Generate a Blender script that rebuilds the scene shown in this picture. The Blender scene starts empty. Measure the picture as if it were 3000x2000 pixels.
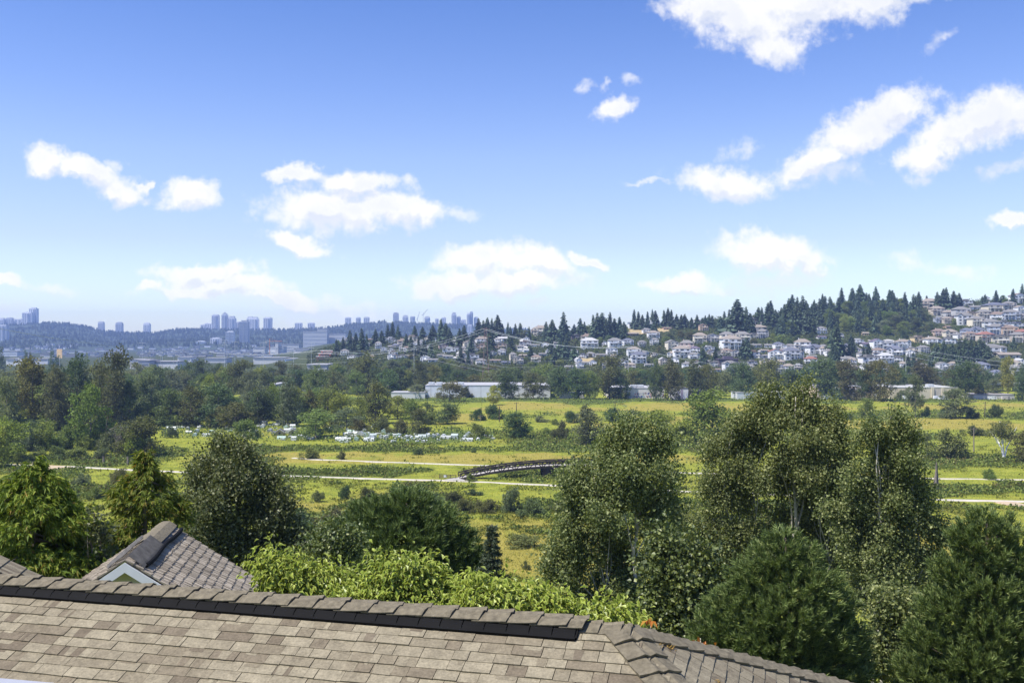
import bpy, math, random
import numpy as np
from mathutils import Vector, Matrix

# ------------------------------------------------------------------ camera, sky, sun, exposure
F = 2917.0            # focal length in pixels of a 3000 px wide picture (35 mm lens)
ZC = 40.0             # eye height above the flats
SC = bpy.context.scene
COL = SC.collection
cam_d = bpy.data.cameras.new("camera")
cam_d.sensor_width = 36.0
cam_d.lens = 36.0 * F / 3000.0
cam_d.clip_start = 0.3
cam_d.clip_end = 60000
cam = bpy.data.objects.new("camera", cam_d)
COL.objects.link(cam)
cam.location = (0, 0, ZC)
cam.rotation_euler = (math.radians(90), 0, 0)
SC.camera = cam
SC.view_settings.view_transform = 'Standard'
SC.view_settings.look = 'None'
SC.view_settings.exposure = 1.0
SC.view_settings.gamma = 1.0
SC.view_settings.use_curve_mapping = False
SC.render.engine = 'CYCLES'
SC.cycles.use_denoising = True
SC.cycles.max_bounces = 6
SC.cycles.diffuse_bounces = 2
SC.cycles.glossy_bounces = 2
SC.cycles.transmission_bounces = 4
SC.cycles.transparent_max_bounces = 6
SC.cycles.volume_bounces = 0
SC.cycles.sample_clamp_indirect = 4.0

SUN_EL, SUN_AZ = math.radians(60), math.radians(-113)      # azimuth from +Y towards +X: the sun stands to the left, a little behind
SUN_DIR = Vector((math.cos(SUN_EL) * math.sin(SUN_AZ), math.cos(SUN_EL) * math.cos(SUN_AZ), math.sin(SUN_EL)))
sun_d = bpy.data.lights.new("sun", 'SUN')
sun_d.energy = 3.8
sun_d.angle = math.radians(0.5)
sun_d.color = (1.0, 0.95, 0.87)
sun = bpy.data.objects.new("sun", sun_d)
COL.objects.link(sun)
sun.rotation_euler = (-SUN_DIR).to_track_quat('-Z', 'Y').to_euler()


class NT:
    """small helper round a node tree"""
    def __init__(self, tree):
        self.t = tree
        tree.nodes.clear()

    def n(self, kind, **kw):
        nd = self.t.nodes.new(kind)
        for k, v in kw.items():
            setattr(nd, k, v)
        return nd

    def l(self, a, b):
        self.t.links.new(a, b)

    def put(self, sock, v):
        if isinstance(v, bpy.types.NodeSocket):
            self.l(v, sock)
        else:
            sock.default_value = v

    def math(self, op, a, b=None, c=None, clamp=False):
        m = self.n('ShaderNodeMath', operation=op)
        m.use_clamp = clamp
        self.put(m.inputs[0], a)
        if b is not None:
            self.put(m.inputs[1], b)
        if c is not None:
            self.put(m.inputs[2], c)
        return m.outputs[0]

    def vmath(self, op, a, b=None):
        m = self.n('ShaderNodeVectorMath', operation=op)
        self.put(m.inputs[0], a)
        if b is not None:
            self.put(m.inputs[1], b)
        return m.outputs['Value'] if op in ('LENGTH', 'DOT_PRODUCT') else m.outputs[0]

    def mix(self, f, a, b, blend='MIX'):
        m = self.n('ShaderNodeMix', data_type='RGBA', blend_type=blend)
        self.put(m.inputs[0], f)
        self.put(m.inputs[6], a)
        self.put(m.inputs[7], b)
        return m.outputs[2]

    def ramp(self, f, stops, interp='LINEAR'):
        r = self.n('ShaderNodeValToRGB')
        r.color_ramp.interpolation = interp
        el = r.color_ramp.elements
        while len(el) < len(stops):
            el.new(0.5)
        for e, (p, c) in zip(el, stops):
            e.position = p
            e.color = (c[0], c[1], c[2], 1.0)
        self.put(r.inputs[0], f)
        return r.outputs[0]

    def noise(self, vec, scale, detail=3, rough=0.55, dims='3D', out=0):
        t = self.n('ShaderNodeTexNoise', noise_dimensions=dims)
        if vec is not None:
            self.l(vec, t.inputs['Vector'])
        t.inputs['Scale'].default_value = scale
        t.inputs['Detail'].default_value = detail
        t.inputs['Roughness'].default_value = rough
        return t.outputs[out]

    def mapr(self, v, a, b, c, d, smooth=False):
        m = self.n('ShaderNodeMapRange', interpolation_type='SMOOTHSTEP' if smooth else 'LINEAR')
        self.put(m.inputs[0], v)
        for i, x in enumerate((a, b, c, d)):
            m.inputs[i + 1].default_value = x
        return m.outputs[0]


# cumulus clouds as patches of the sky dome: centre, radii in the tangent plane of the view direction, tilt
SOLID = [(2060, 20, 120, 50, 0), (2200, 60, 170, 95, 0), (2340, 10, 240, 85, 0), (2580, 5, 190, 45, 12), (2265, 135, 85, 50, -20), (2300, -70, 340, 90, 0),
         (2610, 315, 135, 62, 18), (2510, 395, 150, 62, 28), (2420, 475, 120, 42, 20), (2870, 345, 175, 72, 24), (2750, 440, 100, 50, 25), (2965, 345, 120, 70, 15),
         (2150, 550, 145, 56, -6), (1800, 308, 66, 28, 8), (105, 480, 72, 42, -8), (250, 505, 125, 38, -12), (335, 555, 70, 34, -15), (540, 575, 82, 40, -5),
         (870, 518, 76, 27, 3), (1055, 545, 118, 36, -3), (985, 625, 200, 66, -2), (1165, 628, 130, 44, -4), (868, 718, 112, 24, -12),
         (585, 800, 130, 30, 3), (432, 852, 38, 16, 0), (1420, 765, 110, 46, 0), (1570, 760, 110, 46, -8), (1360, 838, 150, 40, 2), (1520, 825, 120, 40, 0),
         (1735, 752, 58, 20, -20), (60, 820, 40, 16, -5), (2250, 750, 140, 46, -5), (2330, 772, 90, 32, -5), (1985, 838, 82, 26, 0), (2980, 650, 55, 20, 0), (410, 540, 30, 15, 20), (640, 838, 150, 28, 0), (800, 872, 170, 26, -3), (560, 868, 110, 18, 0)]
WISPY = [(2195, 165, 55, 25, -15), (1670, 265, 42, 22, 30), (1840, 240, 42, 18, -10), (1735, 252, 26, 18, 0), (2190, 445, 60, 40, 20), (2360, 540, 65, 26, 5), (2480, 505, 130, 50, 15),
         (1330, 632, 100, 24, 8), (760, 885, 240, 52, -4), (820, 832, 60, 28, 0), (1660, 800, 130, 40, 0), (150, 830, 90, 26, 0), (20, 895, 90, 34, -8), (2130, 842, 140, 26, 0),
         (2270, 825, 150, 40, 0), (2640, 760, 95, 42, 0), (2780, 785, 150, 28, -4), (2720, 515, 70, 22, 10), (2770, 120, 60, 30, 25), (350, 480, 34, 26, 30), (605, 555, 42, 22, -20),
         (2960, 500, 90, 30, 15), (1900, 545, 120, 12, 2), (1580, 885, 90, 22, 0), (540, 860, 200, 30, 0), (1000, 905, 200, 30, 0)]

world = bpy.data.worlds.new("World")
SC.world = world
world.use_nodes = True
w = NT(world.node_tree)
sky = w.n('ShaderNodeTexSky', sky_type='NISHITA')
sky.sun_disc = False
sky.sun_elevation = SUN_EL
sky.sun_rotation = SUN_AZ
sky.altitude = 100
sky.air_density = 1.0
sky.dust_density = 0.4
sky.ozone_density = 2.0
tc = w.n('ShaderNodeTexCoord')
sep = w.n('ShaderNodeSeparateXYZ')
w.l(tc.outputs['Generated'], sep.inputs[0])
ysafe = w.math('MAXIMUM', sep.outputs[1], 0.08)
ta = w.math('DIVIDE', sep.outputs[0], ysafe)
tb = w.math('DIVIDE', sep.outputs[2], ysafe)
cp = w.n('ShaderNodeCombineXYZ')
w.l(ta, cp.inputs[0]); w.l(tb, cp.inputs[1])
P0 = cp.outputs[0]
# clear-sky tint by elevation
tint = w.ramp(w.mapr(sep.outputs[2], 0.0, 0.36, 0.0, 1.0), SKYTINT := [(0.0, (1.00, 1.04, 1.06)), (0.09, (1.02, 1.05, 1.07)), (0.27, (0.89, 0.83, 0.86)), (0.5, (0.82, 0.80, 0.96)), (0.67, (0.66, 0.71, 0.97)), (0.95, (0.45, 0.58, 0.91))])
skyc = w.mix(1.0, sky.outputs[0], tint, 'MULTIPLY')
# warped coordinates
n1 = w.vmath('SUBTRACT', w.noise(P0, 9.0, 5, 0.6, '2D', 1), (0.5, 0.5, 0.5))
n2 = w.vmath('SUBTRACT', w.noise(P0, 38.0, 4, 0.6, '2D', 1), (0.5, 0.5, 0.5))
PW = w.vmath('ADD', P0, w.vmath('ADD', w.vmath('MULTIPLY', n1, (0.075, 0.045, 0)), w.vmath('MULTIPLY', n2, (0.022, 0.016, 0))))
fb = w.noise(P0, 55.0, 6, 0.62, '2D')


def blob_chain(blobs, k, PW=None):
    PW = PW or globals()['PW']
    acc = None
    for (u, v, ru, rv, rot) in blobs:
        m = w.n('ShaderNodeMapping', vector_type='TEXTURE')
        if acc is None:
            w.l(PW, m.inputs['Vector'])
        else:                                   # one patch after the other
            q = w.n('ShaderNodeVectorMath', operation='MULTIPLY_ADD')
            w.l(acc, q.inputs[0])
            q.inputs[1].default_value = (1e-7, 1e-7, 0)
            w.l(PW, q.inputs[2])
            w.l(q.outputs[0], m.inputs['Vector'])
        m.inputs['Location'].default_value = ((u - 1500) / F, (1000 - v) / F, 0)
        m.inputs['Rotation'].default_value = (0, 0, math.radians(rot))
        m.inputs['Scale'].default_value = (ru * 1.12 / F, rv * 1.12 / F, 1)
        d = w.vmath('LENGTH', m.outputs[0])
        acc = d if acc is None else w.math('SMOOTH_MIN', acc, d, k)
    return acc


ds = blob_chain(SOLID, 0.35)
dw = blob_chain(WISPY, 0.3)
front = w.math('GREATER_THAN', sep.outputs[1], 0.25)
dens_s = w.math('ADD', w.math('SUBTRACT', 1.22, ds), w.math('MULTIPLY', w.math('SUBTRACT', fb, 0.5), 1.0))
al_s = w.mapr(dens_s, -0.02, 0.72, 0.0, 0.99, True)
dens_w = w.math('ADD', w.math('SUBTRACT', 0.95, dw), w.math('MULTIPLY', w.math('SUBTRACT', fb, 0.5), 1.3))
al_w = w.mapr(dens_w, 0.0, 1.0, 0.0, 0.62, True)
alpha = w.math('MULTIPLY', w.math('MAXIMUM', al_s, al_w), front)
PUP = w.vmath('ADD', PW, (-0.004, 0.011, 0.0))
du_ = blob_chain(SOLID, 0.35, PUP)
fbu = w.noise(w.vmath('ADD', P0, (-0.004, 0.011, 0.0)), 55.0, 4, 0.62, '2D')
dens_u = w.math('ADD', w.math('SUBTRACT', 1.22, du_), w.math('MULTIPLY', w.math('SUBTRACT', fbu, 0.5), 1.0))
under = w.mapr(w.math('SUBTRACT', dens_u, dens_s), -0.05, 0.45, 0.0, 1.0, True)
core = w.mapr(dens_s, 0.3, 1.0, 0.0, 1.0, True)
shade_n = w.noise(PW, 20.0, 4, 0.55, '2D')
CW = 5.35
shf = w.math('ADD', w.math('MULTIPLY', w.math('MULTIPLY', core, w.mapr(shade_n, 0.38, 0.68, 0.0, 1.0, True)), 0.45), w.math('MULTIPLY', under, 0.75), clamp=True)  # shade painted into the cloud colour: mottled cores, undersides away from the upper-left light
ccol = w.mix(shf, (CW, CW * 0.995, CW, 1), (CW * 0.76, CW * 0.80, CW * 0.90, 1))
ccol = w.mix(1.0, ccol, w.ramp(w.mapr(sep.outputs[2], 0.0, 0.25, 0.0, 1.0), [(0.0, (1.50, 1.46, 1.40)), (0.2, (1.27, 1.24, 1.19)), (0.5, (1.09, 1.08, 1.06)), (1.0, (1, 1, 1))]), 'MULTIPLY')
final = w.mix(alpha, skyc, ccol)
bg = w.n('ShaderNodeBackground')
w.l(final, bg.inputs[0])
bg.inputs[1].default_value = 0.1
wo = w.n('ShaderNodeOutputWorld')
w.l(bg.outputs[0], wo.inputs[0])
world.cycles.sampling_method = 'MANUAL'
world.cycles.sample_map_resolution = 512

# ------------------------------------------------------------------ helpers
RNG = np.random.default_rng(7)
random.seed(7)


def W(u, v, Y):
    """the point at distance Y that the picture shows at (u, v)"""
    return np.array(((u - 1500.0) / F * Y, Y, ZC - (v - 1000.0) / F * Y))


def pix(p):
    return 1500 + F * p[0] / p[1], 1000 - F * (p[2] - ZC) / p[1]


def mesh(name, V, faces, mats, mi=None, smooth=False, attrs=None):
    """faces: one index array (n, k) or a list of them"""
    me = bpy.data.meshes.new(name)
    V = np.asarray(V, dtype=np.float32)
    if not isinstance(faces, list):
        faces = [faces]
    faces = [np.asarray(f, dtype=np.int32) for f in faces if len(f)]
    me.vertices.add(len(V))
    me.vertices.foreach_set("co", V.ravel())
    nl = sum(f.size for f in faces)
    npoly = sum(len(f) for f in faces)
    me.loops.add(nl)
    me.polygons.add(npoly)
    me.loops.foreach_set("vertex_index", np.concatenate([f.ravel() for f in faces]))
    starts, o = [], 0
    for f in faces:
        starts.append(o + np.arange(len(f)) * f.shape[1])
        o += f.size
    me.polygons.foreach_set("loop_start", np.concatenate(starts).astype(np.int32))
    for m in (mats if isinstance(mats, (list, tuple)) else [mats]):
        me.materials.append(m)
    if mi is not None:
        me.polygons.foreach_set("material_index", np.asarray(mi, dtype=np.int32))
    me.polygons.foreach_set("use_smooth", np.full(npoly, bool(smooth)))
    if attrs:
        for k, a in attrs.items():
            at = me.attributes.new(k, 'FLOAT', 'POINT')
            at.data.foreach_set("value", np.asarray(a, dtype=np.float32))
    me.update()
    me.validate()
    return me


def link(name, data, parent=None, loc=None, rz=0.0, scale=None):
    o = bpy.data.objects.new(name, data)
    COL.objects.link(o)
    if parent is not None:
        o.parent = parent
    if loc is not None:
        o.location = [float(x) for x in loc]
    if rz:
        o.rotation_euler = (0, 0, rz)
    if scale is not None:
        o.scale = scale if hasattr(scale, '__len__') else (scale,) * 3
    return o


def tag(o, label=None, cat=None, group=None, kind=None):
    for k, v in (('label', label), ('category', cat), ('group', group), ('kind', kind)):
        if v:
            o[k] = v
    return o


AUTO = []          # things whose label gets its place in a row: (object, what it looks like, where its row stands, u)


def auto(o, what, where, cat, group):
    AUTO.append((o, what, where, pix(o.location)[0]))
    tag(o, None, cat, group)
    return o


def clone(o, parent=None):
    c = o.copy()
    COL.objects.link(c)
    if parent is not None:
        c.parent = parent
    for ch in o.children:
        clone(ch, c)
    return c


class MB:
    """collects boxes, bars and plates into one mesh"""
    def __init__(self):
        self.v, self.q, self.t, self.mi_q, self.mi_t = [], [], [], [], []
        self.m = 0

    def add(self, pts, quads=(), tris=()):
        b = len(self.v)
        self.v.extend([tuple(map(float, p)) for p in pts])
        for f in quads:
            self.q.append([b + i for i in f]); self.mi_q.append(self.m)
        for f in tris:
            self.t.append([b + i for i in f]); self.mi_t.append(self.m)
        return self

    def box(self, x0, x1, y0, y1, z0, z1):
        return self.add([(x0, y0, z0), (x1, y0, z0), (x1, y1, z0), (x0, y1, z0), (x0, y0, z1), (x1, y0, z1), (x1, y1, z1), (x0, y1, z1)],
                        [(0, 3, 2, 1), (4, 5, 6, 7), (0, 1, 5, 4), (1, 2, 6, 5), (2, 3, 7, 6), (3, 0, 4, 7)])

    def hexa(self, p):
        return self.add(p, [(0, 3, 2, 1), (4, 5, 6, 7), (0, 1, 5, 4), (1, 2, 6, 5), (2, 3, 7, 6), (3, 0, 4, 7)])

    def bar(self, a, b, w, h=None, up=(0, 0, 1)):
        a, b = Vector(a), Vector(b)
        d = (b - a).normalized()
        upv = Vector(up)
        if abs(d.dot(upv)) > 0.98:
            upv = Vector((0, 1, 0))
        s = d.cross(upv).normalized() * (w / 2)
        t = s.cross(d).normalized() * ((h or w) / 2)
        return self.hexa([a - s - t, a + s - t, b + s - t, b - s - t, a - s + t, a + s + t, b + s + t, b - s + t])

    def tube(self, pts, rad, n=6, cap=True):
        pts = [Vector(p) for p in pts]
        if not hasattr(rad, '__len__'):
            rad = [rad] * len(pts)
        rings = []
        ref = None
        for i, p in enumerate(pts):
            d = (pts[min(i + 1, len(pts) - 1)] - pts[max(i - 1, 0)])
            d = d.normalized() if d.length > 1e-9 else Vector((0, 0, 1))
            if ref is None:
                ref = Vector((1, 0, 0)) if abs(d.x) < 0.8 else Vector((0, 1, 0))
            s = d.cross(ref).normalized()
            t = d.cross(s).normalized()
            ref = t.cross(d) * -1 if False else ref
            b = len(self.v)
            for k in range(n):
                an = 2 * math.pi * k / n
                q = p + s * (math.cos(an) * rad[i]) + t * (math.sin(an) * rad[i])
                self.v.append((q.x, q.y, q.z))
            rings.append(b)
        for i in range(len(rings) - 1):
            for k in range(n):
                k2 = (k + 1) % n
                self.q.append([rings[i] + k, rings[i] + k2, rings[i + 1] + k2, rings[i + 1] + k]); self.mi_q.append(self.m)
        if cap:
            for b in (rings[0], rings[-1]):
                for k in range(1, n - 1):
                    self.t.append([b, b + k, b + k + 1]); self.mi_t.append(self.m)
        return self

    def raw(self, V, Q):
        b = len(self.v)
        self.v.extend(map(tuple, np.asarray(V, float)))
        for f in (np.asarray(Q) + b):
            self.q.append(list(f)); self.mi_q.append(self.m)

    def mesh(self, name, mats, smooth=False):
        fs = []
        mi = []
        if self.q:
            fs.append(np.array(self.q)); mi += self.mi_q
        if self.t:
            fs.append(np.array(self.t)); mi += self.mi_t
        return mesh(name, np.array(self.v), fs, mats, mi if isinstance(mats, (list, tuple)) else None, smooth)

    def build(self, name, mats, parent=None, loc=None, rz=0.0, smooth=False, scale=None):
        return link(name, self.mesh(name, mats, smooth), parent, loc, rz, scale)


def empty(name, loc=(0, 0, 0), rz=0.0):
    return link(name, None, None, loc, rz)


# ------------------------------------------------------------------ noise for shaping the land and its cover
def vnoise(x, y, seed=0):
    xi, yi = np.floor(x).astype(np.int64), np.floor(y).astype(np.int64)
    fx, fy = x - xi, y - yi
    fx, fy = fx * fx * (3 - 2 * fx), fy * fy * (3 - 2 * fy)

    def h(a, b):
        n = (a * 374761393 + b * 668265263 + seed * 974634721) & 0x7fffffff
        n = ((n ^ (n >> 13)) * 1274126177) & 0x7fffffff
        return ((n ^ (n >> 16)) & 0xffff) / 65535.0
    return (h(xi, yi) * (1 - fx) + h(xi + 1, yi) * fx) * (1 - fy) + (h(xi, yi + 1) * (1 - fx) + h(xi + 1, yi + 1) * fx) * fy


def fbm(x, y, seed=0, octv=4):
    s, a, t = 0.0, 0.5, 0.0
    for i in range(octv):
        s = s + a * vnoise(x * 2 ** i + 17.3 * i, y * 2 ** i - 9.1 * i, seed + i)
        t += a
        a *= 0.5
    return s / t


def sstep(a, b, x):
    t = np.clip((x - a) / (b - a), 0, 1)
    return t * t * (3 - 2 * t)


# ------------------------------------------------------------------ materials
def principled(name):
    m = bpy.data.materials.new(name)
    m.use_nodes = True
    t = NT(m.node_tree)
    b = t.n('ShaderNodeBsdfPrincipled')
    o = t.n('ShaderNodeOutputMaterial')
    t.l(b.outputs[0], o.inputs[0])
    return m, t, b, o


def plain(name, col, rough=0.7, var=0.12, scale=1.5, metal=0.0, spec=0.3, bump=0.0, objcol=False):
    """a surface with blotchy wear"""
    m, t, b, o = principled(name)
    tcn = t.n('ShaderNodeTexCoord')
    nz = t.noise(tcn.outputs['Object'], scale, 4, 0.6)
    c0 = (col[0], col[1], col[2], 1)
    if objcol:
        oi = t.n('ShaderNodeObjectInfo')
        c0 = t.mix(1.0, oi.outputs['Color'], (col[0], col[1], col[2], 1), 'MULTIPLY')
    k = t.mapr(nz, 0.3, 0.7, 1 - var, 1 + var)
    cc = t.n('ShaderNodeCombineColor')
    for i in range(3):
        t.l(k, cc.inputs[i])
    t.put(b.inputs['Base Color'], t.mix(1.0, c0, cc.outputs[0], 'MULTIPLY'))
    b.inputs['Roughness'].default_value = rough
    b.inputs['Metallic'].default_value = metal
    b.inputs['Specular IOR Level'].default_value = spec
    if bump:
        bp = t.n('ShaderNodeBump')
        bp.inputs['Strength'].default_value = bump
        bp.inputs['Distance'].default_value = 0.02
        t.l(t.noise(tcn.outputs['Object'], scale * 12, 3), bp.inputs['Height'])
        t.l(bp.outputs[0], b.inputs['Normal'])
    return m


def foliage(name, stops, trans=0.3, rough=0.5, spec=0.35, hv=0.03, vv=0.18, objcol=False, tcol=(1.25, 1.25, 0.7)):
    """leaves: each leaf its own tone, each tree its own shift; a share of the light passes through"""
    m, t, b, o = principled(name)
    ge = t.n('ShaderNodeNewGeometry')
    oi = t.n('ShaderNodeObjectInfo')
    c = t.ramp(ge.outputs['Random Per Island'], stops)
    if objcol:
        c = t.mix(1.0, c, oi.outputs['Color'], 'MULTIPLY')
    hs = t.n('ShaderNodeHueSaturation')
    t.put(hs.inputs['Hue'], t.mapr(oi.outputs['Random'], 0, 1, 0.5 - hv, 0.5 + hv))
    rr = t.math('FRACT', t.math('MULTIPLY', oi.outputs['Random'], 7.31))
    t.put(hs.inputs['Value'], t.mapr(rr, 0, 1, 1 - vv, 1 + vv))
    t.l(c, hs.inputs['Color'])
    col = hs.outputs[0]
    t.put(b.inputs['Base Color'], col)
    b.inputs['Roughness'].default_value = rough
    b.inputs['Specular IOR Level'].default_value = spec
    if trans:
        tr = t.n('ShaderNodeBsdfTranslucent')
        t.put(tr.inputs[0], t.mix(1.0, col, (tcol[0], tcol[1], tcol[2], 1), 'MULTIPLY'))
        mx = t.n('ShaderNodeMixShader')
        mx.inputs[0].default_value = trans
        t.l(b.outputs[0], mx.inputs[1])
        t.l(tr.outputs[0], mx.inputs[2])
        t.l(mx.outputs[0], o.inputs[0])
    return m


M = {}
M['bark'] = plain('grey_bark', (0.20, 0.17, 0.13), 0.9, 0.35, 3.0, bump=0.4)
M['pale_bark'] = plain('pale_bark', (0.42, 0.39, 0.32), 0.85, 0.3, 2.0, bump=0.3)
M['dark_bark'] = plain('dark_bark', (0.09, 0.07, 0.05), 0.95, 0.3, 2.0)
M['wood_grey'] = plain('weathered_grey_wood', (0.20, 0.17, 0.14), 0.9, 0.3, 3.0)
M['bridge_wood'] = plain('dark_brown_timber', (0.055, 0.042, 0.036), 0.8, 0.3, 1.0)
M['deck_pale'] = plain('pale_deck', (0.36, 0.34, 0.31), 0.9, 0.12, 0.7)
M['white_paint'] = plain('white_paint', (0.78, 0.78, 0.77), 0.55, 0.06, 0.8)
M['grey_metal'] = plain('galvanised_steel', (0.62, 0.64, 0.66), 0.5, 0.1, 1.0, metal=0.3)
M['rust_metal'] = plain('reddish_steel', (0.30, 0.20, 0.18), 0.6, 0.1, 1.0, metal=0.2)
M['wire'] = plain('bare_cable', (0.55, 0.58, 0.58), 0.5, 0.05, 0.1)
M['glass'] = plain('dark_window_glass', (0.05, 0.06, 0.08), 0.12, 0.3, 0.3, spec=0.6)
M['wall'] = plain('painted_wall', (1, 1, 1), 0.8, 0.06, 0.4, objcol=True)
M['rooftile'] = plain('roof_tile', (1, 1, 1), 0.85, 0.15, 1.2, objcol=True)
M['paint'] = plain('object_paint', (1, 1, 1), 0.5, 0.05, 0.6, objcol=True)
M['concrete'] = plain('pale_concrete', (0.42, 0.41, 0.39), 0.85, 0.12, 0.2)
M['film'] = plain('cloudy_plastic_film', (0.66, 0.70, 0.69), 0.35, 0.12, 1.2, spec=0.5, objcol=True)
M['tower'] = plain('tower_cladding', (1, 1, 1), 0.6, 0.04, 0.02, objcol=True)
M['tower_glass'] = plain('tower_glazing', (0.26, 0.30, 0.35), 0.2, 0.1, 0.05, spec=0.6)
G5 = [(0.0, (0.028, 0.045, 0.014)), (0.35, (0.055, 0.082, 0.022)), (0.7, (0.085, 0.120, 0.034)), (1.0, (0.13, 0.17, 0.05))]
M['mid_leaf'] = foliage('mid_distance_foliage', [(0.0, (0.5, 0.5, 0.5)), (0.5, (0.9, 0.9, 0.9)), (1.0, (1.45, 1.45, 1.45))], 0.36, 0.6, 0.2, 0.012, 0.14, objcol=True)
M['fir_leaf'] = foliage('fir_needles', [(0.0, (0.45, 0.45, 0.45)), (0.5, (0.85, 0.85, 0.85)), (1.0, (1.4, 1.4, 1.4))], 0.1, 0.7, 0.15, 0.015, 0.18, objcol=True)

# ------------------------------------------------------------------ the land
HU = [-2500, -500, 300, 780, 870, 960, 1050, 1150, 1300, 1500, 1700, 2000, 2200, 2400, 2700, 3000, 3400, 5000]
HV = [1076, 1076, 1076, 1076, 1055, 1018, 1000, 992, 985, 982, 968, 942, 925, 903, 890, 878, 870, 860]
Y_B, Y_T = 840.0, 1400.0


def ground(x, y):
    x, y = np.asarray(x, float), np.asarray(y, float)
    ys = np.maximum(y, 1.0)
    t = np.clip((y - 14.0) / (125.0 - 14.0), 0, 1)
    z = 33.0 * (1 - t) ** 1.25
    z = np.where(y < 14, 33.0, z)
    amp = sstep(60, 140, y) * (1 - sstep(760, 840, y))
    z = z + amp * ((fbm(x / 45, y / 45, 3) - 0.5) * 1.0 + (fbm(x / 9, y / 9, 5) - 0.5) * 0.5 - 0.2)
    u = 1500 + F * x / ys
    zt = ZC + (1000 - np.interp(u, HU, HV)) * Y_T / F
    s = np.clip((y - Y_B) / (Y_T - Y_B), 0, 1)
    s = 0.75 * s + 0.25 * (s * s * (3 - 2 * s))
    hill = np.maximum(zt, 0) * s + (zt > 1.5) * s * (fbm(x / 120, y / 120, 11) - 0.5) * 4
    z = z + np.where(y > Y_T, np.maximum(zt, 0), hill)
    return z


def gz(x, y):
    return float(ground(np.array([x]), np.array([y]))[0])


def base_y(u, v, y0=150.0, y1=1395.0):
    """distance at which the picture's point (u, v) meets the land"""
    ys = np.linspace(y0, y1, 1600)
    zz = ground((u - 1500) / F * ys, ys)
    pv = 1000 - F * (zz - ZC) / ys
    ok = np.where(pv <= v)[0]
    return float(ys[ok[0]]) if len(ok) else y1


def on_land(u, v):
    Y = base_y(u, v)
    x = (u - 1500) / F * Y
    return np.array((x, Y, gz(x, Y)))


# cover of the meadow: how dry, how shrubby
BANDS_DRY = [(2050, 1193, 900, 9, 1.0), (2750, 1243, 420, 14, 1.3), (1400, 1345, 650, 13, .9), (2600, 1390, 300, 10, .5), (1550, 1625, 380, 70, .85), (2800, 1570, 260, 60, 1.0),
             (300, 1600, 160, 40, .8), (850, 1650, 90, 40, .8), (1900, 1245, 260, 16, .7), (700, 1345, 250, 14, .5), (150, 1370, 200, 9, .5), (900, 1490, 400, 20, .25), (1380, 1225, 60, 16, .6)]
BANDS_GRN = [(1900, 1169, 1400, 7, 1.1), (1350, 1275, 330, 22, .9), (1250, 1318, 700, 9, .8), (1250, 1385, 650, 11, .7), (2850, 1345, 350, 20, .9), (2850, 1430, 350, 14, .8), (1450, 1495, 500, 26, .6),
             (2800, 1490, 350, 16, .7), (250, 1435, 250, 32, .6), (200, 1345, 380, 22, .6), (2750, 1215, 420, 12, .5), (1800, 1295, 300, 24, .5), (1600, 1575, 120, 20, .5), (1000, 1580, 400, 25, .4),
             (1600, 1625, 260, 80, -1.1), (2790, 1570, 240, 70, -1.2), (300, 1590, 170, 50, -.9), (1650, 1455, 300, 18, -.6), (900, 1455, 260, 14, -.6), (2000, 1243, 1100, 12, -.7), (1400, 1343, 700, 12, -.8), (2000, 1193, 900, 9, -.7)]


def cover(x, y):
    x, y = np.asarray(x, float), np.asarray(y, float)
    ys = np.maximum(y, 20)
    u, v = 1500 + F * x / ys, 1000 + F * ZC / ys
    nb = fbm(x / 26, y / 40, 21, 4) - 0.5
    nc = fbm(x / 7, y / 11, 31, 3) - 0.5
    vw = v + nb * 0.09 * (v - 1000) + nc * 0.03 * (v - 1000)
    dry = 0.13 + nb * 1.5 + nc * 0.9
    grn = 0.10 + (fbm(x / 22, y / 30, 51, 4) - 0.5) * 2.0 + nc * 1.1
    for (a, b, sa, sb, k) in BANDS_DRY:
        dry = dry + k * np.exp(-((u - a) / sa) ** 2 - ((vw - b) / sb) ** 2)
    for (a, b, sa, sb, k) in BANDS_GRN:
        grn = grn + k * np.exp(-((u - a) / sa) ** 4 - ((vw - b) / sb) ** 2)
    return np.clip(dry - 0.5 * np.clip(grn, 0, 1), 0, 1), np.clip(grn, 0, 1)


def fan(vs, us):
    """a sheet of land as rows of equal distance, denser near the eye"""
    Yr = np.asarray(vs)
    U = np.asarray(us)
    X = np.clip((U[None, :] - 1500) / F * np.maximum(Yr[:, None], 14.0), -5100, 5100)
    Yg = np.repeat(Yr[:, None], len(U), 1)
    return X, Yg


def grid_faces(nr, nc):
    a = np.arange(nr * nc).reshape(nr, nc)
    return np.stack([a[:-1, :-1], a[:-1, 1:], a[1:, 1:], a[1:, :-1]], -1).reshape(-1, 4)


# the ground under the house, the slope below it, the flats and the near hillside: one sheet out to the horizon
vv_ = np.concatenate([[-50, -25, -8], np.geomspace(4, 120, 64)[:-1], F * ZC / np.linspace(F * ZC / 120, F * ZC / 840, 560)[:-1], np.linspace(840, 1420, 110), np.geomspace(1440, 7450, 40)])
uu_ = np.concatenate([np.linspace(-9000, -400, 40)[:-1], np.linspace(-400, 3400, 640), np.linspace(3400, 12000, 40)[1:]])
GX, GY = fan(vv_, uu_)
GZ = ground(GX, GY)
GZ = np.where(GY > 2600, np.where(GX > 900, GZ - (GY - 2600) * 0.02, GZ), GZ)
dryA, grnA = cover(GX, GY)
hillA = sstep(845, 900, GY) * (GZ > 1.0)


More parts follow.
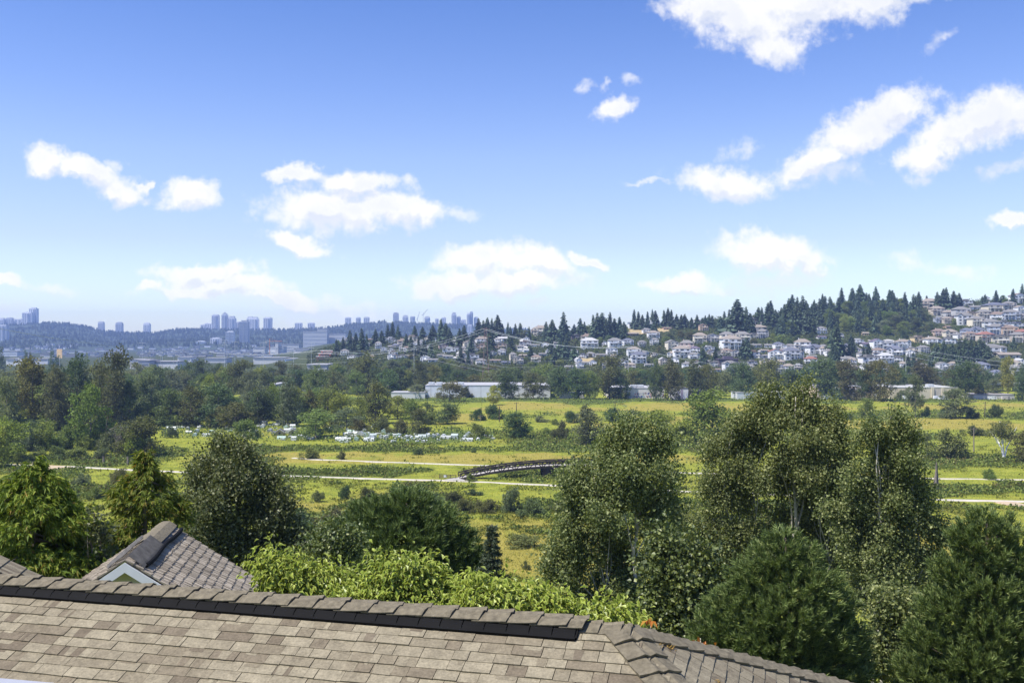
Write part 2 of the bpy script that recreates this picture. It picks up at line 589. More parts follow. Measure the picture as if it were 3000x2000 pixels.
def ground_mat():
    m, t, b, o = principled('meadow_ground')
    ge = t.n('ShaderNodeNewGeometry')
    pos = ge.outputs['Position']

    def at(k):
        a = t.n('ShaderNodeAttribute')
        a.attribute_name = k
        return a.outputs['Fac']
    n_big = t.noise(pos, 0.05, 5, 0.6)
    n_mid = t.noise(pos, 0.16, 6, 0.7)
    n_fin = t.noise(pos, 2.2, 4, 0.7)
    lush = t.ramp(t.math('ADD', t.math('MULTIPLY', n_mid, 0.55), t.math('MULTIPLY', n_fin, 0.45)), [(0.33, (0.070, 0.092, 0.016)), (0.45, (0.165, 0.195, 0.025)), (0.55, (0.270, 0.282, 0.036)), (0.70, (0.39, 0.365, 0.062))])
    dry = t.ramp(t.math('ADD', t.math('MULTIPLY', n_mid, 0.5), t.math('MULTIPLY', n_fin, 0.5)), [(0.25, (0.12, 0.108, 0.024)), (0.45, (0.245, 0.215, 0.042)), (0.6, (0.330, 0.275, 0.060)), (0.8, (0.43, 0.36, 0.10))])
    grn = t.ramp(n_fin, [(0.3, (0.040, 0.062, 0.015)), (0.5, (0.085, 0.120, 0.024)), (0.75, (0.14, 0.18, 0.038))])
    dfac = t.mapr(t.math('ADD', at('dry'), t.math('MULTIPLY', t.math('SUBTRACT', n_big, 0.5), 0.5)), 0.25, 0.75, 0, 1, True)
    c = t.mix(dfac, lush, dry)
    gfac = t.mapr(t.math('ADD', at('green'), t.math('MULTIPLY', t.math('SUBTRACT', n_mid, 0.5), 2.6)), 0.22, 0.80, 0, 1, True)
    c = t.mix(gfac, c, grn)
    hcol = t.ramp(n_mid, [(0.3, (0.025, 0.038, 0.014)), (0.55, (0.055, 0.068, 0.022)), (0.75, (0.12, 0.105, 0.05))])
    c = t.mix(at('hill'), c, hcol)
    t.put(b.inputs['Base Color'], c)
    b.inputs['Roughness'].default_value = 0.95
    b.inputs['Specular IOR Level'].default_value = 0.1
    bp = t.n('ShaderNodeBump')
    bp.inputs['Strength'].default_value = 0.9
    bp.inputs['Distance'].default_value = 0.5
    t.l(t.noise(pos, 0.9, 5, 0.7), bp.inputs['Height'])
    t.l(bp.outputs[0], b.inputs['Normal'])
    return m


M['ground'] = ground_mat()
gme = mesh('ground', np.stack([GX, GY, GZ], -1).reshape(-1, 3), grid_faces(*GX.shape), M['ground'], smooth=True,
           attrs={'dry': dryA.ravel(), 'green': grnA.ravel(), 'hill': hillA.ravel()})
tag(link('ground', gme), 'yellow green meadow flats with a hillside behind', None, None, 'structure')

# far ridge: a wooded blue hill on the horizon
RU = [-3000, -200, 0, 60, 110, 200, 260, 300, 350, 440, 520, 600, 700, 800, 870, 960, 1040, 1130, 1200, 1300, 1400, 1500, 1700, 2100, 2600, 6000]
RV = [950, 958, 957, 950, 946, 949, 961, 972, 975, 977, 969, 965, 966, 967, 967, 962, 952, 945, 947, 952, 957, 966, 978, 1000, 1005, 1005]
YR0, YR1 = 3300.0, 5600.0


def ridge(x, y):
    u = 1500 + F * np.asarray(x) / y
    zt = ZC + (1000 - np.interp(u, RU, RV)) * YR1 / F
    s = np.clip((y - YR0) / (YR1 - YR0), 0, 1)
    s = s ** 1.35
    bump = (fbm(np.asarray(x) / 420, y / 420, 61) - 0.5) * 46 * np.sin(np.clip(s, 0, 1) * math.pi)
    return np.maximum(1.0, zt * s + bump * (zt > 30)) + 0.5


RX, RY = fan(np.concatenate([np.linspace(3250, 5600, 70), np.linspace(5700, 7000, 8)]), np.linspace(-600, 2600, 240))
RZ = np.where(RY <= YR1, ridge(RX, np.minimum(RY, YR1)), ridge(RX * YR1 / RY, YR1 + 0 * RY) - (RY - YR1) * 0.03)
M['far_wood'] = plain('far_wooded_slope', (0.040, 0.058, 0.035), 0.95, 0.5, 0.012)
tag(link('far_hill', mesh('far_hill', np.stack([RX, RY, RZ], -1).reshape(-1, 3), grid_faces(*RX.shape), M['far_wood'], smooth=True)), 'long blue wooded hill on the horizon', None, None, 'structure')

# ------------------------------------------------------------------ the house under the eye: shingled hip roof
def V3(*a):
    return Vector(a)


PHI = math.radians(14.9)
RD = V3(math.cos(PHI), -math.sin(PHI), 0)        # along the ridge, to the right
RN = V3(-math.sin(PHI), -math.cos(PHI), 0)       # down the near slope (plan)
TN, TE = 0.463, 0.571
RR = TE / TN
PX = 0.745
PR = V3(PX, 6.75 - (PX - 0.555) * math.tan(PHI), ZC - 1.905)   # ridge end
UPZ = V3(0, 0, 1)


def shingle_mat():
    m, t, b, o = principled('asphalt_shingle')
    ge = t.n('ShaderNodeNewGeometry')
    tone = t.ramp(ge.outputs['Random Per Island'], [(0.0, (0.128, 0.104, 0.073)), (0.10, (0.154, 0.127, 0.089)), (0.22, (0.182, 0.154, 0.106)), (0.5, (0.213, 0.184, 0.128)), (1.0, (0.250, 0.218, 0.152))])
    pos = ge.outputs['Position']
    gran = t.noise(pos, 420.0, 2, 0.6)
    blot = t.noise(pos, 11.0, 5, 0.7)
    speck = t.noise(pos, 55.0, 3, 0.75)
    k = t.math('MULTIPLY', t.mapr(speck, 0.3, 0.7, 0.74, 1.24), t.mapr(blot, 0.3, 0.7, 0.76, 1.18))
    cc = t.n('ShaderNodeCombineColor')
    for i in range(3):
        t.l(k, cc.inputs[i])
    t.put(b.inputs['Base Color'], t.mix(1.0, tone, cc.outputs[0], 'MULTIPLY'))
    b.inputs['Roughness'].default_value = 0.95
    b.inputs['Specular IOR Level'].default_value = 0.2
    bp = t.n('ShaderNodeBump')
    bp.inputs['Strength'].default_value = 0.5
    bp.inputs['Distance'].default_value = 0.003
    t.l(gran, bp.inputs['Height'])
    t.l(bp.outputs[0], b.inputs['Normal'])
    return m


M['shingle'] = shingle_mat()
M['cap'] = plain('ridge_cap_shingle', (0.172, 0.148, 0.102), 0.95, 0.34, 22.0, bump=0.6)
M['felt'] = plain('black_roof_felt', (0.025, 0.023, 0.022), 0.95, 0.2, 3.0)
M['vent'] = plain('black_plastic_vent', (0.006, 0.006, 0.0065), 0.8, 0.3, 3.0, spec=0.12)
M['louvre'] = plain('dark_grey_vent_caps', (0.10, 0.095, 0.09), 0.8, 0.3, 6.0)
M['trim'] = plain('white_trim', (0.74, 0.75, 0.78), 0.6, 0.06, 2.0)
M['siding'] = plain('grey_siding', (0.50, 0.52, 0.56), 0.75, 0.06, 1.0)
M['stucco'] = plain('beige_stucco', (0.45, 0.41, 0.35), 0.9, 0.08, 1.0)
M['moss'] = plain('dry_moss', (0.26, 0.17, 0.05), 1.0, 0.4, 20.0)

house = empty('house', (PR.x, PR.y, 33.0))
tag(house, 'shingled hip roof of the house directly below the viewer', 'house')
HL = Vector(house.location)


def near_pt(a, s, lift=0.0):
    """a metres to the left of the ridge end, s metres (plan) down the near slope"""
    n = (UPZ + RN * TN).normalized()
    return PR - RD * a + RN * s + V3(0, 0, -TN * s) + n * lift - HL


def end_pt(w, q, lift=0.0):
    n = (UPZ + RD * TE).normalized()
    return PR + RN * w + RD * q + V3(0, 0, -TE * q) + n * lift - HL


def far_pt(a, s, lift=0.0):
    n = (UPZ - RN * TN).normalized()
    return PR - RD * a - RN * s + V3(0, 0, -TN * s) + n * lift - HL


EAVE = 2.80
LEFT = 9.0
QE = EAVE / RR
deck = MB()
deck.m = 1
deck.add([near_pt(LEFT, 0, -.012), near_pt(0, 0, -.012), near_pt(-EAVE / RR, EAVE, -.012), near_pt(LEFT, EAVE, -.012)], [(0, 3, 2, 1)])
deck.add([far_pt(LEFT, 0, -.012), far_pt(0, 0, -.012), far_pt(-EAVE / RR, EAVE, -.012), far_pt(LEFT, EAVE, -.012)], [(0, 1, 2, 3)])
deck.add([end_pt(0, 0, -.012), end_pt(EAVE, QE, -.012), end_pt(-EAVE, QE, -.012)], (), [(0, 1, 2)])


def tabs(fn, lo, hi, length, step, slope_k):
    """courses of shingle tabs; fn(a, s, lift); lo/hi(s) bound each course"""
    s = 0.0
    while s < length:
        e = step * random.uniform(0.93, 1.07) / slope_k
        s1 = min(s + e, length)
        a = lo(s1) - random.uniform(0, 0.3)
        wav = random.uniform(0, 6)
        while a < hi(s1):
            wd = random.choice((0.11, 0.14, 0.17, 0.19, 0.21, 0.24)) * random.uniform(0.92, 1.08)
            a0, a1 = max(a, lo((s + s1) / 2)), min(a + wd, hi((s + s1) / 2))
            if a1 - a0 > 0.01:
                th = random.choice((0.008, 0.009, 0.013, 0.014))
                g = 0.0022
                d0, d1 = [0.004 * math.sin(x * 2.1 + wav) + random.uniform(-.0025, .0025) for x in (a0, a1)]
                top = s - 0.03 / slope_k
                tops = [fn(a0 + g, max(top, 0), th * .25), fn(a1 - g, max(top, 0), th * .25), fn(a1 - g, s1 + d1, th + .002), fn(a0 + g, s1 + d0, th + .002)]
                bot = [fn(a1 - g, s1 + d1, -.004), fn(a0 + g, s1 + d0, -.004)]
                p = tops + bot + [fn(a0 + g, max(top, 0), -.004), fn(a1 - g, max(top, 0), -.004)]
                deck.m = 0
                deck.add(p, [(0, 1, 2, 3), (3, 2, 4, 5), (1, 7, 4, 2), (0, 3, 5, 6)])
                if random.random() < .45 and a1 - a0 > .1:         # the second layer of the laminate, a different blend
                    b0 = a0 + (a1 - a0) * random.uniform(.0, .5)
                    b1 = min(a1 - g, b0 + (a1 - a0) * random.uniform(.3, .7))
                    e_ = random.choice((.40, .55, .985, .985))
                    sm, te = max(top, 0) + (s1 + d0 - max(top, 0)) * e_, th * .25 + (th * .75 + .002) * e_
                    deck.add([fn(b0, max(top, 0), th * .25 + .0015), fn(b1, max(top, 0), th * .25 + .0015), fn(b1 - .01, sm, te + .0015), fn(b0 + .01, sm + .004, te + .0015)], [(0, 1, 2, 3)])
            a += wd
        s = s1


kn = math.sqrt(1 + TN * TN)
tabs(near_pt, lambda s: -s / RR + 0.02, lambda s: LEFT, EAVE, 0.093, kn)
ke = math.sqrt(1 + TE * TE)
tabs(lambda a, s, lift: end_pt(a, s, lift), lambda q: -RR * q + 0.03, lambda q: RR * q - 0.03, QE, 0.093, ke)
roof = deck.build('roof', [M['shingle'], M['felt']], house)


def caps(p0, p1, n1, n2, step, W, th, lift, name, k_round=0.03, jitter=0.0):
    """overlapping cap shingles bent over the line p0 -> p1 between planes with normals n1, n2; each laps over the next one"""
    h = (p1 - p0)
    L = h.length
    h = h.normalized()

    def side(n, other):
        s = n.cross(h).normalized()
        return s if s.z < 0 else -s
    s1, s2 = side(n1, n2), side(n2, n1)
    up = (n1 + n2).normalized()
    mb = MB()
    i = 0
    x = 0.0
    prof = [(-1.0, 0), (-0.55, 0), (-0.18, 0), (0.0, 0), (0.18, 0), (0.55, 0), (1.0, 0)]
    while x < L:
        st = step * random.uniform(0.94, 1.06)
        xe = min(x + st, L)
        xs = max(0.0, x - 0.05)
        wj = W * random.uniform(0.97, 1.03)
        rows_ = []
        for (xx, lf) in ((xs, lift), (x + st * 0.5, lift + th * 0.9), (xe, lift + th * 1.7)):
            for dz in (0.0, -th):
                row = []
                for (f, _) in prof:
                    sd = s1 if f < 0 else s2
                    nn = n1 if f < 0 else n2
                    a = abs(f)
                    q = p0 + h * (xx + (0.10 * step * (1 - a) if xx == xe else 0) + random.uniform(-jitter, jitter)) + sd * (wj * a)
                    rr = k_round * (1 - min(a / 0.3, 1)) ** 2
                    wave = 0.006 * math.sin(a * 5 + i)
                    q = q + up * (-rr) + (nn if a > 0.05 else up) * (lf + dz + (wave if xx == xe else 0))
                    row.append(q)
                rows_.append(row)
        b = [p for r in rows_ for p in r]
        m = len(prof)
        qd = []
        for k in range(m - 1):
            for (ra, rb) in ((0, 2), (2, 4)):
                qd.append((ra * m + k, ra * m + k + 1, rb * m + k + 1, rb * m + k))
                qd.append(((ra + 1) * m + k, (rb + 1) * m + k, (rb + 1) * m + k + 1, (ra + 1) * m + k + 1))
            qd.append((4 * m + k, 4 * m + k + 1, 5 * m + k + 1, 5 * m + k))
        for k in (0, m - 1):
            for (ra, rb) in ((0, 2), (2, 4)):
                qd.append((ra * m + k, rb * m + k, (rb + 1) * m + k, (ra + 1) * m + k))
        mb.m = 0
        mb.add(b, qd)
        x = xe
        i += 1
    return mb


nN = (UPZ + RN * TN).normalized()
nE = (UPZ + RD * TE).normalized()
nF = (UPZ - RN * TN).normalized()
VEND = 0.25                                         # where the ridge vent stops, left of the ridge end
A0 = PR - HL - RD * LEFT
B0 = PR - HL - RD * VEND
caps(A0, B0, nN, nF, 0.205, 0.118, 0.010, 0.044, 'cap').build('ridge_cap', [M['cap']], roof)
caps(PR - HL - RD * (VEND + 0.05), PR - HL + RD * 0.02, nN, nF, 0.15, 0.125, 0.010, 0.012, 'cap').build('ridge_cap', [M['cap']], roof)
dn = (RD + RN * RR + V3(0, 0, -TE))
df = (RD - RN * RR + V3(0, 0, -TE))
caps(PR - HL, PR - HL + dn * QE, nN, nE, 0.165, 0.15, 0.015, 0.016, 'cap').build('hip_cap', [M['cap']], roof)
caps(PR - HL, PR - HL + df * QE, nE, nF, 0.165, 0.15, 0.013, 0.014, 'cap').build('hip_cap', [M['cap']], roof)
# vent: a black ribbed plastic strip under the caps, both sides
for fn, nm in ((near_pt, 0), (far_pt, 1)):
    vt = MB()
    a = VEND + 0.04
    k = 0
    while a < LEFT:
        a2 = min(a + 0.158, LEFT)
        g = 0.006
        zb, zt_ = 0.010, 0.037
        s0, s1, s2 = 0.03, 0.158 / kn, 0.188 / kn
        for (c0, c1, top) in ((a, a + g, zt_ - 0.010), (a + g, a2, zt_)):
            pr = [(s0, top), (s1, top - .002), (s2, zb + 0.014), (s2, zb - .01)]
            pts = [fn(c0, s, z) for (s, z) in pr] + [fn(c1, s, z) for (s, z) in pr]
            vt.add(pts, [(0, 4, 5, 1), (1, 5, 6, 2), (2, 6, 7, 3)])
            vt.add([fn(c0, s0, 0), fn(c0, s1, 0), fn(c0, s1, top), fn(c0, s0, top)], [(0, 1, 2, 3)])
        a = a2
        k += 1
    # outer lip
    for (s_a, s_b, z0, z1) in ((0.190 / kn, 0.203 / kn, -.004, 0.027),):
        p = [fn(VEND + .04, s_a, z0), fn(LEFT, s_a, z0), fn(LEFT, s_b, z0), fn(VEND + .04, s_b, z0), fn(VEND + .04, s_a, z1), fn(LEFT, s_a, z1), fn(LEFT, s_b, z1), fn(VEND + .04, s_b, z1)]
        vt.hexa(p)
    # end wall of the strip
    p = [fn(VEND + .03, 0.03, 0), fn(VEND + .04, 0.03, 0), fn(VEND + .04, 0.19 / kn, 0), fn(VEND + .03, 0.19 / kn, 0), fn(VEND + .03, 0.03, .038), fn(VEND + .04, 0.03, .038), fn(VEND + .04, 0.19 / kn, .027), fn(VEND + .03, 0.19 / kn, .027)]
    vt.hexa(p)
    vt.build('ridge_vent', [M['vent']], roof)
# moss tufts where the hip caps meet the end slope
for (w, q, n) in ((0.02, 0.17, 60), (-0.12, 0.30, 70), (-0.05, 0.24, 40), (-0.02, 0.62, 40)):
    ms = MB()
    for _ in range(n):
        p = end_pt(w + random.gauss(0, .03), q + random.gauss(0, .012), 0.012)
        d = Vector((random.uniform(-1, 1), random.uniform(-1, 1), random.uniform(.0, .6))).normalized() * random.uniform(.012, .03)
        sx = d.cross(UPZ).normalized() * .004
        ms.add([p - sx, p + sx, p + d], (), [(0, 1, 2)])
    ms.build('moss', [M['moss']], roof)
# eave gutter and walls
gt = MB()
for (e0, e1) in (((LEFT, EAVE), (-EAVE / RR, EAVE)),):
    a, b_ = near_pt(e0[0], e0[1]), near_pt(e1[0], e1[1])
    a, b_ = a + RN * 0.06 + V3(0, 0, -.02), b_ + RN * 0.06 + V3(0, 0, -.02)
    for (o1, w_, h_) in ((RN * 0.055, 0.012, 0.11), (RN * -0.055, 0.012, 0.11)):
        gt.bar(a + o1, b_ + o1, w_, h_)
    gt.bar(a + V3(0, 0, -.055), b_ + V3(0, 0, -.055), 0.10, 0.01)
    gt.bar(a + RN * 0.062 + V3(0, 0, 0.058), b_ + RN * 0.062 + V3(0, 0, 0.058), 0.026, 0.016)
gt.build('gutter', [M['trim']], house)
wl = MB()
zt_ = near_pt(0, EAVE - 0.45).z
c = [near_pt(LEFT, EAVE - .45), near_pt(-EAVE / RR + .4, EAVE - .45), far_pt(-EAVE / RR + .4, EAVE - .45), far_pt(LEFT, EAVE - .45)]
wl.add([V3(p.x, p.y, -3.0) for p in c] + [V3(p.x, p.y, zt_ - .02) for p in c], [(0, 1, 5, 4), (1, 2, 6, 5), (2, 3, 7, 6), (3, 0, 4, 7)])
wl.build('wall', [M['stucco']], house)

# ------------------------------------------------------------------ the neighbour's gabled shake roof
def shake_mat():
    m, t, b, o = principled('weathered_cedar_shakes')
    ge = t.n('ShaderNodeNewGeometry')
    tcn = t.n('ShaderNodeTexCoord')
    uvm = t.n('ShaderNodeMapping')
    t.l(tcn.outputs['UV'], uvm.inputs['Vector'])
    tone = t.ramp(ge.outputs['Random Per Island'], [(0, (0.22, 0.186, 0.142)), (0.5, (0.315, 0.27, 0.208)), (1, (0.41, 0.355, 0.275))])
    blot = t.noise(ge.outputs['Position'], 1.6, 5, 0.7)
    k = t.mapr(blot, 0.3, 0.7, 0.72, 1.15)
    cc = t.n('ShaderNodeCombineColor')
    for i in range(3):
        t.l(k, cc.inputs[i])
    c = t.mix(1.0, tone, cc.outputs[0], 'MULTIPLY')
    rust = t.math('MULTIPLY', t.mapr(t.noise(ge.outputs['Position'], 5.0, 4, 0.7), 0.62, 0.72, 0, 1), 0.55)
    c = t.mix(rust, c, (0.20, 0.105, 0.035, 1))
    t.put(b.inputs['Base Color'], c)
    b.inputs['Roughness'].default_value = 0.95
    b.inputs['Specular IOR Level'].default_value = 0.15
    return m


M['shake'] = shake_mat()
GA = Vector(W(366, 1640, 22.0))                       # gable peak
GB = Vector(W(486, 1533, 26.6))
GB.z = GA.z
gd = (GB - GA)
GLEN = gd.length
gd = gd.normalized()
gr = V3(gd.y, -gd.x, 0)                               # to the right
nh = empty('neighbour_house', (GA.x, GA.y, 30.0))
tag(nh, 'small gabled house with grey cedar shake roof and white barge boards', 'house')
NL = Vector(nh.location)
TG = 0.676
kg = math.sqrt(1 + TG * TG)
GW = 4.6


def gpt(l, s, lift=0.0):
    """l along the ridge, s across (+ right), lift off the slope"""
    sg = 1 if s >= 0 else -1
    n = (UPZ + gr * sg * TG).normalized()
    return GA + gd * l + gr * s + V3(0, 0, -TG * abs(s)) + n * lift - NL


sh = MB()
for sg in (1, -1):
    sh.m = 1
    sh.add([gpt(0, 0.0001 * sg, -.02), gpt(GLEN, 0.0001 * sg, -.02), gpt(GLEN, GW * sg, -.02), gpt(0, GW * sg, -.02)], [(0, 1, 2, 3) if sg < 0 else (0, 3, 2, 1)])
    s = 0.0
    while s < GW:
        e = 0.215 / kg * random.uniform(.95, 1.05)
        l = random.uniform(-.1, 0)
        while l < GLEN:
            wd = random.uniform(.035, .09)
            l0, l1 = max(l, -0.02), min(l + wd, GLEN + 0.02)
            th = random.uniform(.022, .042)
            dd = random.uniform(-.015, .02)
            g = 0.006
            if l1 - l0 > 0.02:
                s0, s1 = max(s - 0.02, 0.0), s + e + dd
                p = [gpt(l0 + g, s0 * sg + 1e-5 * sg, th * .3), gpt(l1 - g, s0 * sg + 1e-5 * sg, th * .3), gpt(l1 - g, s1 * sg, th + .01), gpt(l0 + g, s1 * sg, th + .01),
                     gpt(l1 - g, s1 * sg, -.01), gpt(l0 + g, s1 * sg, -.01), gpt(l0 + g, s0 * sg + 1e-5 * sg, -.01), gpt(l1 - g, s0 * sg + 1e-5 * sg, -.01)]
                sh.m = 0
                sh.add(p, [(0, 1, 2, 3), (3, 2, 4, 5), (1, 7, 4, 2), (0, 3, 5, 6)])
            l += wd
        s += e
nroof = sh.build('roof', [M['shake'], M['felt']], nh)
# ridge: smooth grey caps at the back, stacked open vent caps towards the front, a black roll along the right
gnR, gnL = (UPZ + gr * TG).normalized(), (UPZ - gr * TG).normalized()
o0 = GA - NL
caps(o0 + gd * (GLEN * 0.46), o0 + gd * (GLEN + .03), gnL, gnR, 0.55, 0.30, 0.012, 0.055, 'cap', 0.05).build('ridge_cap', [M['cap']], nroof)
for sg in (1, -1):
    lv = MB()
    for i in range(17):
        l = 0.10 + i * 0.125 * GLEN * 0.46 / 2.1
        pts = []
        for (s, z) in ((0.0, 0.10), (0.10, 0.095), (0.30, 0.075), (0.36, 0.055)):
            pts.append((s, z))
        pa = [gpt(l, sg * (s + 1e-4), z) for s, z in pts]
        pb = [gpt(l + 0.075, sg * (s + 1e-4), z + 0.065) for s, z in pts]
        pc = [gpt(l + 0.075, sg * (s + 1e-4), z + 0.045) for s, z in pts]
        pd = [gpt(l, sg * (s + 1e-4), z - 0.012) for s, z in pts]
        for k in range(3):
            lv.add([pa[k], pa[k + 1], pb[k + 1], pb[k], pd[k], pd[k + 1], pc[k + 1], pc[k]], [(0, 1, 2, 3), (4, 7, 6, 5), (0, 4, 5, 1), (3, 2, 6, 7)])
    lv.build('ridge_vent', [M['louvre']], nroof)
MB().tube([gpt(0.25 + t_ * (GLEN - 0.3), 0.36 + 0.02 * math.sin(t_ * 9), 0.075) for t_ in np.linspace(0, 1, 14)], 0.055, 8).build('vent_roll', [M['vent']], nroof)
# barge boards, soffit, gable wall with its louvre
for sg in (1, -1):
    for (nm, o_l, d0, d1, thk, mat_) in (('barge_board', -0.03, -0.05, -0.27, 0.03, M['trim']), ('frieze_board', 0.36, -0.30, -0.62, 0.025, M['siding'])):
        b_ = MB()
        pk0 = GA + gd * o_l - NL
        f = [pk0 + V3(0, 0, d0), pk0 + gr * sg * GW + V3(0, 0, d0 - TG * GW), pk0 + gr * sg * GW + V3(0, 0, d1 - TG * GW), pk0 + V3(0, 0, d1)]
        b_.hexa([f[3], f[2], f[2] + gd * thk, f[3] + gd * thk, f[0], f[1], f[1] + gd * thk, f[0] + gd * thk])
        b_.build(nm, [mat_], nh)
    b_ = MB()
    pk0 = GA - NL + V3(0, 0, -0.10)
    b_.hexa([pk0 + gd * 0.0 + V3(0, 0, -.02), pk0 + gr * sg * GW + V3(0, 0, -.02 - TG * GW), pk0 + gr * sg * GW + gd * .4 + V3(0, 0, -.02 - TG * GW), pk0 + gd * .4 + V3(0, 0, -.02),
             pk0, pk0 + gr * sg * GW + V3(0, 0, -TG * GW), pk0 + gr * sg * GW + gd * .4 + V3(0, 0, -TG * GW), pk0 + gd * .4])
    b_.build('soffit', [M['siding']], nh)
b_ = MB()
p0 = GA + gd * 0.42 - NL
for k in range(12):                                   # lapped boards of the gable wall
    z0 = -0.45 - 0.2 * k
    hw0, hw1 = max((-z0 - .12) / TG, 0), (-z0 + 0.2 - .12) / TG
    b_.add([p0 - gr * hw1 + V3(0, 0, z0 - .2) - gd * .02, p0 + gr * hw1 + V3(0, 0, z0 - .2) - gd * .02, p0 + gr * hw0 + V3(0, 0, z0), p0 - gr * hw0 + V3(0, 0, z0)], [(0, 1, 2, 3)])
b_.box(-GW + .5, GW - .5, 0.6, GLEN - .5, -4, -0.5 - 0)
gw_ = b_.build('gable_wall', [M['siding']], nh)
b_ = MB()
pl = p0 - gd * 0.05 + V3(0, 0, -0.78)
for k in range(6):
    hw = 0.07 + 0.11 * k
    zz = -0.075 * k
    b_.add([pl - gr * hw + V3(0, 0, zz - .07) - gd * .03, pl + gr * hw + V3(0, 0, zz - .07) - gd * .03, pl + gr * hw + V3(0, 0, zz), pl - gr * hw + V3(0, 0, zz)], [(0, 1, 2, 3)])
b_.build('gable_louvre', [M['felt']], nh)

# a corner of another roof at the left edge
eh = empty('edge_house', (-11.0, 16.0, 32.0))
tag(eh, 'brown roof corner just showing at the left edge beyond the ridge', 'house')
EL = Vector(eh.location)
ea = Vector(W(-70, 1648, 17.0)) - EL
eb_ = MB()
er, eg = V3(0.97, 0.2, 0), V3(-0.2, 0.97, 0)
for sg in (1, -1):
    for k in range(12):
        s0, s1 = 0.28 * k, 0.28 * (k + 1) + .02
        for j in range(9):
            a0, a1 = j * .1, j * .1 + .098
            eb_.add([ea + er * sg * s0 + eg * a0 + V3(0, 0, -.58 * s0 + .01), ea + er * sg * s0 + eg * a1 + V3(0, 0, -.58 * s0 + .01), ea + er * sg * s1 + eg * a1 + V3(0, 0, -.58 * s1 + .03), ea + er * sg * s1 + eg * a0 + V3(0, 0, -.58 * s1 + .03)],
                    [(0, 1, 2, 3)])
eb_.build('roof', [M['shingle']], eh)
eb_ = MB()
eb_.add([ea + er * -3.2 + V3(0, 0, -1.9) + eg * .05, ea + er * 3.2 + V3(0, 0, -1.9) + eg * .05, ea + eg * .05 + V3(0, 0, -.05)], (), [(0, 1, 2)])
eb_.add([ea + er * 3.0 + eg * .3 + V3(0, 0, -1.8), ea + er * 3.0 + eg * .8 + V3(0, 0, -1.8), ea + er * 3.0 + eg * .8 + V3(0, 0, -7), ea + er * 3.0 + eg * .3 + V3(0, 0, -7)], [(0, 1, 2, 3)])
eb_.build('wall', [M['stucco']], eh)

# the white rail of the terrace the view is taken from, its far corner
M['rail_paint'] = plain('grey_white_rail_paint', (.34, .35, .39), .7, .1, 3.0)
ra, rb_ = Vector(W(-900, 1925, 2.35)), Vector(W(150, 2014, 2.62))
rl = empty('terrace_rail', ra)
tag(rl, 'white painted terrace rail just showing in the bottom left corner', 'railing')
rv = rb_ - ra
MB().bar((0, 0, -.02), rv + V3(0, 0, -.02), .07, .045).build('top_rail', [M['rail_paint']], rl)
MB().bar((0, 0, -.85), rv + V3(0, 0, -.85), .05, .045).build('bottom_rail', [M['rail_paint']], rl)
for f in (0.02, .5, .97):
    q = rv * f
    MB().bar((q.x, q.y, q.z - 1.05), (q.x, q.y, q.z - .045), .06).build('post', [M['rail_paint']], rl)

# ------------------------------------------------------------------ leaves
def unit(a):
    return a / np.maximum(np.linalg.norm(a, axis=-1, keepdims=True), 1e-9)


def kites(P, A, rng, size, aspect=0.55, fold=0.15, jit=0.25, flat=None):
    """one folded kite-shaped leaf per point: P base, A direction of the leaf"""
    n = len(P)
    A = unit(A)
    R = rng.normal(size=(n, 3))
    if flat is not None:
        R = R * 0.35 + flat
    S = unit(np.cross(A, R))
    N = np.cross(S, A)
    L = size * (1 + jit * rng.normal(size=(n, 1)).clip(-2, 2))
    Wd = L * aspect * 0.5
    mid = P + A * L * 0.42
    V = np.stack([P, mid + S * Wd + N * L * fold, P + A * L, mid - S * Wd + N * L * fold], 1)
    return V.reshape(-1, 3), np.arange(4 * n).reshape(n, 4)


def in_lobes(rng, lobes, n, shell=0.45):
    """points inside ellipsoids (cx, cy, cz, rx, ry, rz), denser towards their skin"""
    L = np.array(lobes, float)
    wgt = (L[:, 3] * L[:, 4] * L[:, 5]) ** 0.75
    k = rng.choice(len(L), n, p=wgt / wgt.sum())
    d = unit(rng.normal(size=(n, 3)))
    r = rng.random((n, 1)) ** shell
    return L[k, :3] + d * r * L[k, 3:6], d, k


def limb(mb, a, b, r0, r1, rng, n=5, segs=4, sag=0.08):
    a, b = np.asarray(a, float), np.asarray(b, float)
    L = np.linalg.norm(b - a)
    pts = []
    off = rng.normal(size=3) * L * sag
    for i in range(segs + 1):
        t = i / segs
        p = a * (1 - t) + b * t + off * math.sin(t * math.pi) + rng.normal(size=3) * L * 0.015 * (0 < i < segs)
        pts.append(p)
    mb.tube(pts, [r0 + (r1 - r0) * i / segs for i in range(segs + 1)], n)


def tips_to_leaves(rng, tips, dirs, per, spread, size, aspect, droop=0.3, out=0.8, fold=0.15, twig=0.0):
    n = len(tips)
    P = np.repeat(tips, per, 0)
    D = np.repeat(dirs, per, 0)
    if twig:
        P = P + D * rng.uniform(-twig, twig, size=(len(P), 1))
    P = P + rng.normal(size=P.shape) * spread
    A = D * out + rng.normal(size=P.shape) * 0.7 + np.array((0, 0, -droop))
    return kites(P, A, rng, size, aspect, fold)


